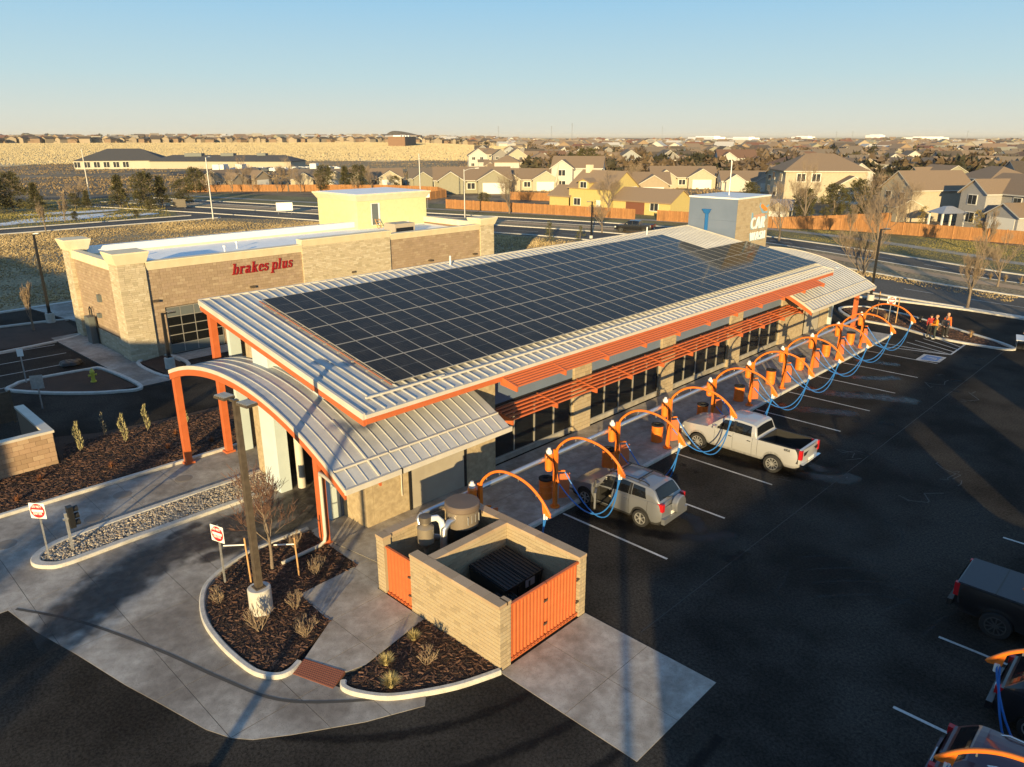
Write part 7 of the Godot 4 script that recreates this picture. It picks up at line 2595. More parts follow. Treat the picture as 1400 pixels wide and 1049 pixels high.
func build_plants() -> void:
	# young staked tree by the lamp
	var t := bare_tree("young bare tree with reddish twigs tied to stakes by the orange column", 11, 3.7, 1.35, 5, 0.18, 0.75, M.twig_red, M.bark, "young_tree", "", 0.014)
	t.position = Vector3(10.05, 0.08, -21.0)
	var gk0 := Color(0.34, 0.27, 0.1)
	var gk1 := Color(0.55, 0.46, 0.22)
	tuft("pale yellow grass clump at the block wall end of the bark bed", Vector3(11.0, 0.1, -14.6), 0.36, 220, gk0, gk1, 1, "ornamental_grass", 1.1)
	tuft("pale yellow grass clump in the middle of the small bark bed", Vector3(9.8, 0.1, -14.3), 0.4, 220, gk0, gk1, 2, "ornamental_grass", 1.1)
	tuft("pale yellow grass clump next to the rounded kerb of the small bark bed", Vector3(9.35, 0.1, -13.5), 0.46, 260, gk0, gk1, 3, "ornamental_grass", 1.1)
	for q in [[10.6, -13.5, 0.5, "small bare shrub among the grass clumps by the block wall"], [8.1, -18.2, 0.75, "bare twiggy shrub between the lamp footing and the kerb"], [8.9, -17.0, 0.6, "bare pale shrub near the tactile pad end of the bark bed"], [10.9, -19.6, 0.6, "bare dark shrub beside the stake in the bark bed"], [11.3, -21.6, 0.6, "low bare shrub near the orange column foot"], [9.4, -18.4, 0.5, "low bare shrub behind the lamp footing"], [7.9, -20.4, 0.5, "small bare shrub next to the do not enter post"]]:
		twig_shrub(q[3], Vector3(q[0], 0.09, q[1]), q[2], int(q[0] * 100), M.twig)
	var y0 := Color(0.2, 0.2, 0.09)
	var y1 := Color(0.42, 0.36, 0.2)
	column_shrub("narrow pale green shrub nearest the tan block screen", Vector3(8.85, 0.08, -36.5), 1.35, 0.17, 21, y0, y1)
	column_shrub("sparse dark stem shrub against the asphalt drive", Vector3(10.3, 0.08, -37.7), 1.1, 0.1, 22, Color(0.1, 0.1, 0.06), Color(0.3, 0.27, 0.2), 120)
	column_shrub("narrow pale green shrub midway along the left bark bed", Vector3(10.7, 0.08, -36.1), 1.35, 0.17, 23, y0, y1)
	column_shrub("slim green shrub behind the middle of the left bark bed", Vector3(12.0, 0.08, -36.8), 1.3, 0.13, 24, y0, y1)
	column_shrub("slim shrub beside the first orange column", Vector3(13.6, 0.08, -36.1), 1.15, 0.13, 25, y0, y1)
	for q in [[4.2, -33.5], [6.6, -34.4], [9.2, -33.6], [11.8, -33.9], [13.6, -33.2], [5.4, -32.9], [12.8, -35.4]]:
		tuft("low rust brown dead shrub in the left bark bed", Vector3(q[0], 0.08, q[1]), 0.32, 120, Color(0.14, 0.05, 0.025), Color(0.34, 0.14, 0.06), int(q[0] * 37), "dead_shrub", 1.1, "rust brown shrubs in the left bark bed")
	for q in [[62.5, -18.6], [63.6, -16.4], [61.6, -14.6], [62.0, -20.0], [64.6, -20.4], [61.0, -12.2]]:
		tuft("straw coloured grass clump in the far bark bed by the stalls", Vector3(q[0], 0.1, q[1]), 0.6, 110, Color(0.3, 0.17, 0.08), Color(0.48, 0.32, 0.16), int(q[0] * 31 - q[1] * 7), "ornamental_grass", 0.55, "grass clumps in the far bark bed")
	# topiary conifers behind the roof
	for q in [[78.0, -68.0, 3.0, "dark clipped conifer behind the solar roof ridge"], [80.5, -64.6, 2.4, "pale green clipped conifer behind the solar roof ridge"]]:
		var c := conifer(q[3], int(q[0]), q[2], 0.9, Color(0.03, 0.035, 0.015), Color(0.1, 0.1, 0.04), "", 500)
		c.position = Vector3(q[0], 0, q[1])
	# young feathered tree left
	t = bare_tree("slim young bare tree in the dark bed behind the brake shop", 31, 3.4, 0.9, 5, 0.9, 0.28, M.twig, M.bark, "young_tree")
	t.position = Vector3(14.0, 0.08, -64.0)
	t = bare_tree("slim young bare tree at the edge of the cross street", 32, 4.2, 1.4, 5, 0.5, 0.4, M.twig, M.bark, "young_tree")
	t.position = Vector3(33.5, 0, -133.0)
	# big bare trees along the avenue
	var A := bare_tree("large bare street tree with a pale forked trunk on the avenue median", 41, 8.6, 2.2, 6, 0.25, 0.6)
	A.position = Vector3(94.5, 0.1, -30.4)
	var B := bare_tree("bare street tree beside the kerb lamp at the end of the car wash", 42, 6.2, 1.6, 6, 0.25, 0.6)
	B.position = Vector3(73.6, 0.1, -24.5)
	var D := bare_tree("bare street tree standing over the white kerb past the bark bed", 43, 5.0, 1.6, 6, 0.3, 0.5)
	D.position = Vector3(71.6, 0.1, -15.0)
	var Et := bare_tree("large spreading bare tree in the fenced yard beside the pale trunk", 44, 7.6, 1.2, 6, 0.2, 0.75)
	Et.position = Vector3(104.0, 0.05, -101.0)
	var ps := [
		[A, 102.0, -46.0, 0.8, "bare tree beside the tower with the car wash sign"],
		[B, 118.0, -88.0, 1.1, "bare tree in front of the yellow house"],
		[B, 92.5, -70.0, 0.75, "frosted bare tree on the avenue verge behind the solar roof"],
		[A, 124.0, -52.0, 1.0, "tall bare tree behind the cream bungalow"],
		[D, 112.0, -40.0, 0.8, "thin bare tree on the verge before the wooden fence"],
		[D, 108.0, -22.0, 0.9, "thin bare tree on the verge near the grey house"],
		[Et, 136.0, -41.0, 1.0, "pale bare tree beside the pale yellow house"],
		[A, 126.0, -37.0, 0.6, "low bare tree just inside the wooden fence"],
		[B, 84.5, -15.5, 0.7, "small bare tree on the avenue median"],
		[Et, 160.0, -112.0, 1.0, "round bare tree behind the yellow house"],
		[A, 98.0, -195.0, 0.9, "bare tree behind the left wooden fence"],
		[Et, 92.0, -205.0, 0.8, "wide bare tree near the left wooden fence"],
		[B, 106.0, -186.0, 1.2, "grey bare trees massed behind the left wooden fence"],
		[D, 40.0, -146.0, 0.8, "small bare tree on the park lawn"],
		[Et, 52.0, -178.0, 0.7, "reddish bare tree behind the park pines"]]
	for k in 9:
		ps.append([[Et, B, A][k % 3], 84.0 + 4.6 * k, -203.0 + 4.4 * k + rng.randf_range(-3, 3), rng.randf_range(0.5, 0.75), ["bare thicket tree along the left board fence", "bare thicket tree along the left board fence"][k % 2]])
	for q in ps:
		var cp := copy(q[0], Vector3(q[1], 0.05, q[2]), rng.randf() * TAU, q[4], q[3])
		if (q[4] as String).begins_with("bare thicket"):
			cp.set_meta("group", "thicket trees along the left fence")
	# pale dead trunk
	var b := Mb.new()
	b.tube(curve([Vector3(0, 0, 0), Vector3(0.15, 2.4, 0.1), Vector3(-0.1, 4.2, 0), Vector3(0.3, 6.2, 0.1), Vector3(0.5, 8.6, 0.2)], 4), [0.5, 0.48, 0.45, 0.42, 0.42, 0.4, 0.38, 0.36, 0.34, 0.32, 0.3, 0.26, 0.22, 0.16, 0.1, 0.08, 0.04], 9)
	b.tube([Vector3(0, 3.9, 0), Vector3(-0.6, 4.6, 0.5), Vector3(-0.5, 5.2, 0.8)], [0.2, 0.14, 0.08], 7)
	var o := thing("dead_tree", "pale stripped dead tree standing in a fenced yard", "tree")
	part("trunk", b, flat(0.5, 0.42, 0.32, 0.9), o)
	o.position = Vector3(124.5, 0, -107.0)
	# evergreens
	var g0 := Color(0.03, 0.032, 0.012)
	var g1 := Color(0.11, 0.098, 0.035)
	var c1 := conifer("broad park pine with a rounded crown beside the snow", 51, 7.0, 2.5, g0, g1, "", 2600, true, "pine_tree", 0.12)
	c1.position = Vector3(60.5, 0, -164.0)
	var c2 := conifer("tall dense pine at the end of the park row", 52, 6.4, 2.0, g0, g1, "", 2200, false, "pine_tree", 0.12)
	c2.position = Vector3(57.0, 0, -168.5)
	var c3 := conifer("olive leaning pine of the park row next to the monument sign", 53, 5.6, 2.1, g0, g1, "", 2000, true, "pine_tree", 0.2)
	c3.position = Vector3(66.8, 0, -160.0)
	var cs := [
		[c2, 64.0, -164.5, 0.95, "dense pine in the middle of the park row"],
		[c1, 39.0, -174.0, 1.05, "dark broad pine in the left group of the park"],
		[c2, 35.0, -172.0, 1.0, "dark pointed pine in the left group of the park"],
		[c2, 42.0, -170.0, 0.85, "dark pine with a brown flank in the left group"],
		[c1, 31.0, -176.0, 1.0, "dark pine at the outer end of the left group"],
		[c3, 49.5, -172.0, 0.55, "small dark pine standing alone on the park lawn"],
		[c2, 51.5, -171.0, 0.55, "small pointed dark pine paired on the park lawn"],
		[c3, 57.5, -153.5, 0.45, "golden brown small tree at the snow edge"],
		[c1, 42.2, -148.0, 0.22, "small round green bush beside the snow patch"],
		[c1, 52.0, -146.5, 0.18, "tiny round green bush on the park lawn"],
		[c1, 87.0, -200.0, 0.9, "olive pine beside the left wooden fence"],
		[c1, 113.0, -179.0, 0.95, "broad dark pine behind the yellow roof tower"],
		[c2, 117.5, -176.0, 1.0, "pointed pine behind the yellow roof tower"],
		[c1, 122.0, -176.0, 0.95, "tall broad pine behind the right of the yellow roof tower"],
		[c3, 128.0, -168.0, 0.7, "dark round evergreen before the brown gabled house"],
		[c3, 106.5, -110.5, 0.6, "grey green bush behind the corner of the wooden fence"],
		[c1, 189.0, -150.0, 1.5, "large olive cottonwood standing above the yellow house"],
		[c1, 134.0, -56.5, 0.75, "rounded juniper behind the fence by the cream bungalow"],
		[c1, 137.5, -52.5, 0.85, "dense juniper next to the cream bungalow gable"],
		[c1, 141.0, -49.5, 0.95, "tallest juniper of the three by the cream bungalow"],
		[c1, 150.0, -75.0, 0.7, "olive evergreen behind the tower mast"],
		[c3, 121.0, -93.0, 0.45, "pale green young tree at the gate of the yellow house"]]
	for q in cs:
		copy(q[0], Vector3(q[1], 0, q[2]), rng.randf() * TAU, q[4], q[3])
	for q in [[134.0, -36.8, "golden columnar cypress beside the white porch"], [132.0, -28.6, "golden columnar cypress against the grey house"], [134.5, -21.5, "small columnar cypress at the far corner of the grey house"]]:
		var k := conifer(q[2], int(-q[1] * 9), 3.4 if q[1] < -25 else 2.0, 0.55, Color(0.14, 0.1, 0.02), Color(0.3, 0.22, 0.05), "", 500, true, "cypress", 0.02)
		k.position = Vector3(q[0], 0, q[1])
	# hedge balls on the avenue median
	for k in 8:
		tuft("dry tan hedge bush in the avenue median row", Vector3(88.5 - 0.35 * k, 0.1, -17.0 + 1.4 * k), 0.9, 160, Color(0.2, 0.14, 0.08), Color(0.36, 0.27, 0.16), 300 + k, "dry_hedge_bush", 0.7, "dry bushes in the avenue median")

# standing dry grass: uneven blades that catch the low sun
func tuft_mesh(sd: int, blades: int) -> Mesh:
	var rg := RandomNumberGenerator.new()
	rg.seed = sd
	var b := Mb.new()
	for i in blades:
		var an := rg.randf() * TAU
		var d := Vector3(cos(an), 0, sin(an))
		var w := d.cross(Vector3.UP) * rg.randf_range(0.16, 0.3)
		var p := d * rg.randf() * 0.35
		var l := rg.randf_range(0.55, 1.0)
		b.tri(p - w, p + w, p + Vector3.UP * l + d * rg.randf_range(0.1, 0.5))
	return b.mesh()
func sward(called: String, polys: Array, n: int, lo: float, hi: float, ks: Array, label: String, even := false) -> void:
	var f := FastNoiseLite.new()
	f.seed = 5
	f.frequency = 0.06
	var xf: Array[Transform3D] = []
	var kc: Array[Color] = []
	for poly: PackedVector2Array in polys:
		var box := Rect2(poly[0], Vector2.ZERO)
		for p in poly:
			box = box.expand(p)
		var m := int(n * 1.0 / polys.size())
		for i in m:
			var p := box.position + Vector2(rng.randf() * box.size.x, rng.randf() * box.size.y)
			if not Geometry2D.is_point_in_polygon(p, poly):
				continue
			var q := f.get_noise_2d(p.x, p.y)
			if even:
				q *= 0.25
			elif rng.randf() < 0.35 - q * 0.9:
				continue
			var s := rng.randf_range(lo, hi) * (0.85 + 0.5 * q)
			xf.append(Transform3D(Basis(Vector3.UP, rng.randf() * TAU).scaled(Vector3(s * 1.3, s, s * 1.3)), Vector3(p.x, ground_height(p.x, p.y), p.y)))
			var k: Color = ks[rng.randi() % ks.size()]
			kc.append(k * (0.85 + 0.5 * q))
	swarm(called, tuft_mesh(n, 7), M.straw, xf, kc, label, "grass")
func build_grass() -> void:
	var gold := [Color(0.54, 0.41, 0.22), Color(0.44, 0.33, 0.17), Color(0.62, 0.48, 0.26), Color(0.34, 0.25, 0.13)]
	var olive := [Color(0.23, 0.2, 0.055), Color(0.29, 0.25, 0.075), Color(0.18, 0.165, 0.045), Color(0.36, 0.29, 0.11)]
	sward("meadow_grass", [P2([[-2, -75], [50, -75], [58, -62], [66, -47], [75, -46], [82, -58], [82, -70], [78, -86], [74, -100], [68, -122], [61, -132.5], [-2, -134]])], 120000, 0.1, 0.24, gold, "dry golden meadow grass behind the brake shop")
	sward("verge_grass", [P2([[88, 10], [96, -13], [100, -25], [105.5, -40], [109, -55], [115, -54], [119.8, -45], [120.6, -31], [120.4, -20], [117, 10]])], 60000, 0.06, 0.13, olive, "short olive grass on the verge before the right fence")
	sward("park_grass", [P2([[-5, -144], [57, -143], [64, -163], [68, -194], [40, -204], [-5, -220]])], 30000, 0.12, 0.26, olive, "olive lawn grass of the park beyond the cross street")
	sward("median_grass", [P2([[82.6, -13], [85, -20], [90, -33], [94.4, -44], [97, -55], [94, -66], [91, -55], [88, -44], [84, -33], [79, -18], [77.5, -13]])], 26000, 0.06, 0.15, gold, "dry grass on the avenue median")
	var poly := func(a0: float, a1: float, r0: float, r1: float) -> PackedVector2Array:
		var p := PackedVector2Array()
		for k in 13:
			var q := ahead(lerpf(a0, a1, k / 12.0), r1)
			p.append(Vector2(q.x, q.z))
		for k in 13:
			var q := ahead(lerpf(a1, a0, k / 12.0), r0)
			p.append(Vector2(q.x, q.z))
		return p
	var straw := [Color(0.66, 0.55, 0.34), Color(0.71, 0.6, 0.38), Color(0.61, 0.5, 0.3)]
	sward("field_stubble", [poly.call(-36.0, 1.5, 470.0, 1060.0)], 130000, 0.8, 1.3, straw, "golden stubble covering the wide field on the left", true)
	var brown := [Color(0.34, 0.24, 0.13), Color(0.28, 0.2, 0.11), Color(0.4, 0.29, 0.16), Color(0.22, 0.16, 0.09)]
	sward("slope_grass", [poly.call(-36.0, 0.0, 222.0, 330.0), poly.call(-36.0, 1.0, 352.0, 470.0), poly.call(0.0, 37.0, 195.0, 330.0)], 60000, 0.3, 0.6, brown, "brown winter grass on the slopes below the golden field")

# ---- houses -----------------------------------------------------------------------
# w along x (ridge direction), d along z, eaves height e, roof rise r
func gable_shell(wall: Mb, roof: Mb, o: Vector3, w: float, d: float, e: float, r: float, turn: float, hip := 0.0, trim: Mb = null) -> void:
	var T := Transform3D(Basis(Vector3.UP, turn), o)
	var x := w * 0.5
	var z := d * 0.5
	var f := func(a: float, b: float, c: float) -> Vector3: return T * Vector3(a, b, c)
	wall.quad(f.call(-x, 0.0, z), f.call(x, 0.0, z), f.call(x, e, z), f.call(-x, e, z))
	wall.quad(f.call(x, 0.0, -z), f.call(-x, 0.0, -z), f.call(-x, e, -z), f.call(x, e, -z))
	for s in [-1.0, 1.0]:
		var p := [f.call(s * x, 0.0, s * z), f.call(s * x, 0.0, -s * z), f.call(s * x, e, -s * z), f.call(s * x, e, s * z)]
		wall.quad(p[0], p[1], p[2], p[3])
		if hip == 0.0:
			wall.tri(p[3], p[2], f.call(s * x, e + r, 0.0))
	var ov := 0.45
	var th := 0.18
	var er := e - ov * r / z
	var hx := x + (ov * 0.7 if hip == 0.0 else ov)
	var rx := hx if hip == 0.0 else x - hip
	for s in [-1.0, 1.0]:
		var a: Vector3 = f.call(-hx * s, er, (z + ov) * s)
		var b: Vector3 = f.call(hx * s, er, (z + ov) * s)
		var c: Vector3 = f.call(rx * s, e + r + 0.02, 0.0)
		var q: Vector3 = f.call(-rx * s, e + r + 0.02, 0.0)
		var dn := Vector3.UP * th
		roof.quad(a, b, c, q)
		roof.quad(b - dn, a - dn, q - dn, c - dn)
		(trim if trim else roof).quad(a - dn, b - dn, b, a)
		if hip == 0.0:
			(trim if trim else roof).quad(b - dn, c - dn, c, b)
			(trim if trim else roof).quad(q - dn, a - dn, a, q)
		else:
			var e1: Vector3 = f.call(hx * s, er, -(z + ov) * s)
			roof.tri(b, e1, c)
			roof.quad(b - dn, e1 - dn, e1, b)
func windows_on(root: Node3D, T: Transform3D, list: Array) -> void:
	# list of [x, y, w, h] on the plane z = 0 of T
	for q in list:
		var b := Mb.new()
		b.obb(T * Transform3D(Basis(), Vector3(q[0], q[1] + q[3] * 0.5, 0.03)), Vector3(q[2] + 0.22, q[3] + 0.22, 0.07))
		var fr := part("window", b, M.trim, root)
		b = Mb.new()
		b.obb(T * Transform3D(Basis(), Vector3(q[0] - q[2] * 0.26, q[1] + q[3] * 0.5, 0.07)), Vector3(q[2] * 0.46, q[3], 0.03))
		b.obb(T * Transform3D(Basis(), Vector3(q[0] + q[2] * 0.26, q[1] + q[3] * 0.5, 0.07)), Vector3(q[2] * 0.46, q[3], 0.03))
		part("pane", b, M.pane, fr)
func house(label: String, kind: int, wallc: Color, roofc: Color, group := "", detail := true) -> Node3D:
	var v := thing("house", label, "house", Vector3.ZERO, 0.0, group)
	var a := Mb.new()
	var r := Mb.new()
	a.tint(wallc)
	r.tint(roofc)
	var tr := Mb.new()
	tr.tint(wallc.lerp(Color(0.62, 0.6, 0.55), 0.6))
	match kind:
		0:  # two storeys, long ridge, projecting gable and garage
			gable_shell(a, r, Vector3.ZERO, 12.0, 9.0, 5.4, 2.4, 0.0, 0.0, tr)
			gable_shell(a, r, Vector3(-3.2, 0, 3.6), 7.0, 5.0, 5.4, 1.7, PI / 2, 0.0, tr)
			gable_shell(a, r, Vector3(3.4, 0, 4.6), 6.0, 5.6, 2.7, 1.5, PI / 2, 0.0, tr)
		1:  # long ranch with a cross gable
			gable_shell(a, r, Vector3.ZERO, 16.0, 9.5, 2.9, 2.3, 0.0, 0.0, tr)
			gable_shell(a, r, Vector3(4.2, 0, 3.2), 7.0, 6.5, 2.9, 1.9, PI / 2, 0.0, tr)
			gable_shell(a, r, Vector3(-4.6, 0, 3.6), 6.0, 5.0, 2.9, 1.6, PI / 2, 0.0, tr)
		2:  # narrow two storeys, gable to the front
			gable_shell(a, r, Vector3.ZERO, 12.0, 8.4, 5.6, 2.8, PI / 2, 0.0, tr)
			gable_shell(a, r, Vector3(2.0, 0, 6.0), 4.0, 4.6, 2.8, 1.0, 0.0, 0.0, tr)
		3:  # hipped
			gable_shell(a, r, Vector3.ZERO, 13.0, 10.0, 5.3, 2.4, 0.0, 4.2, tr)
			gable_shell(a, r, Vector3(3.6, 0, 4.4), 6.4, 5.6, 2.8, 1.6, PI / 2, 0.0, tr)
	part("wall", a, M.house, v)
	if detail:
		part("fascia", tr, M.house, v)
	part("roof", r, M.shingle, v)
	if not detail:
		return v
	match kind:
		0:
			windows_on(v, Transform3D(Basis(), Vector3(-3.2, 0, 7.12)), [[0.0, 3.5, 1.6, 1.3], [0.0, 0.9, 1.8, 1.4]])
			windows_on(v, Transform3D(Basis(), Vector3(3.2, 0, 4.52)), [[-1.0, 3.6, 1.3, 1.1], [1.4, 3.6, 1.3, 1.1]])
			windows_on(v, Transform3D(Basis(Vector3.UP, PI / 2), Vector3(6.02, 0, 0)), [[-1.8, 3.5, 1.2, 1.2], [1.8, 3.5, 1.2, 1.2], [0.0, 0.9, 1.6, 1.3]])
			windows_on(v, Transform3D(Basis(Vector3.UP, -PI / 2), Vector3(-6.02, 0, 0)), [[-1.8, 3.5, 1.2, 1.2], [1.8, 3.5, 1.2, 1.2], [0.0, 0.9, 2.0, 1.3]])
			windows_on(v, Transform3D(Basis(Vector3.UP, PI), Vector3(0, 0, -4.52)), [[-3.8, 3.5, 1.4, 1.2], [0.0, 3.5, 1.2, 1.2], [3.6, 3.5, 1.4, 1.2], [-2.6, 0.4, 2.2, 2.0], [3.0, 0.9, 1.6, 1.3]])
		1:
			windows_on(v, Transform3D(Basis(), Vector3(0, 0, 4.77)), [[-0.4, 0.9, 1.6, 1.2]])
			windows_on(v, Transform3D(Basis(Vector3.UP, PI), Vector3(0, 0, -4.77)), [[-5.0, 0.9, 1.6, 1.2], [-1.0, 0.4, 2.0, 1.9], [4.5, 0.9, 1.6, 1.2]])
			windows_on(v, Transform3D(Basis(Vector3.UP, PI / 2), Vector3(8.02, 0, 0)), [[-2.0, 0.9, 1.3, 1.2], [2.0, 0.9, 1.3, 1.2]])
			windows_on(v, Transform3D(Basis(Vector3.UP, -PI / 2), Vector3(-8.02, 0, 0)), [[-2.0, 0.9, 1.3, 1.2], [2.0, 0.9, 1.3, 1.2]])
		2:
			windows_on(v, Transform3D(Basis(), Vector3(0, 0, 6.02)), [[-2.0, 3.6, 1.4, 1.2], [1.6, 3.6, 1.4, 1.2], [-2.4, 0.9, 1.4, 1.3]])
			windows_on(v, Transform3D(Basis(Vector3.UP, PI), Vector3(0, 0, -6.02)), [[-2.0, 3.6, 1.4, 1.2], [1.6, 3.6, 1.4, 1.2], [0.0, 0.4, 2.2, 2.0]])
			windows_on(v, Transform3D(Basis(Vector3.UP, -PI / 2), Vector3(-4.22, 0, 0)), [[-2.6, 3.5, 1.2, 1.2], [2.0, 3.5, 1.2, 1.2], [0.0, 0.9, 1.6, 1.3]])
		3:
			windows_on(v, Transform3D(Basis(Vector3.UP, -PI / 2), Vector3(-6.52, 0, 0)), [[-2.6, 3.4, 1.3, 1.2], [2.2, 3.4, 1.3, 1.2], [-1.0, 0.8, 2.0, 1.4]])
			windows_on(v, Transform3D(Basis(Vector3.UP, PI), Vector3(0, 0, -5.02)), [[-4.0, 3.4, 1.4, 1.2], [0.0, 3.4, 1.2, 1.2], [4.0, 3.4, 1.4, 1.2], [-2.0, 0.4, 2.2, 2.0]])
			windows_on(v, Transform3D(Basis(), Vector3(-3.0, 0, 5.02)), [[-1.0, 3.4, 1.3, 1.2], [1.4, 3.4, 1.3, 1.2], [0.0, 0.8, 1.8, 1.4]])
	# garage door
	var g := Mb.new()
	var gz: float = [7.62, 6.72, 8.02, 7.62][kind]
	var gx: float = [3.4, 4.2, 2.0, 3.6][kind]
	var gw: float = [2.3, 2.3, 1.6, 2.3][kind]
	g.box(gx - gw, 0.0, gz - 0.05, gx + gw, 2.2, gz + 0.03)
	part("garage_door", g, M.trim, v)
	return v
func fence_line(label: String, pts: Array, h := 1.85, k := Color(0.42, 0.205, 0.08), group := "") -> void:
	var v := thing("board_fence", label, "fence", Vector3(pts[0][0], 0, pts[0][1]), 0.0, group)
	var variants := []
	for q in 4:
		var b := Mb.new()
		for i in 16:
			b.tint(k.lerp(k * 0.72, rng.randf()))
			b.box(0.15 * i + 0.004, 0.04, -0.012 - 0.004 * (i % 2), 0.15 * i + 0.146, h - 0.03 * rng.randf(), 0.012)
		b.tint(k * 0.7)
		b.box(0, 0.4, -0.06, 2.4, 0.5, -0.02)
		b.box(0, h - 0.4, -0.06, 2.4, h - 0.3, -0.02)
		variants.append(b.mesh())
	var pb := Mb.new()
	pb.tint(k * 1.15)
	pb.box(-0.07, 0, -0.07, 0.07, h + 0.06, 0.07)
	var pm := pb.mesh()
	var o := Vector2(pts[0][0], pts[0][1])
	for i in pts.size() - 1:
		var a := Vector2(pts[i][0], pts[i][1])
		var c := Vector2(pts[i + 1][0], pts[i + 1][1])
		var n := maxi(1, int(round(a.distance_to(c) / 2.4)))
		var d := (c - a) / n
		var turn := -atan2(d.y, d.x)
		for j in n:
			var p := a + d * j - o
			var q := piece("panel", variants[rng.randi() % 4], M.fence, v)
			q.transform = Transform3D(Basis(Vector3.UP, turn).scaled_local(Vector3(d.length() / 2.4, 1, 1)), Vector3(p.x, 0, p.y))
			piece("post", pm, M.fence, v, Vector3(p.x, 0, p.y))
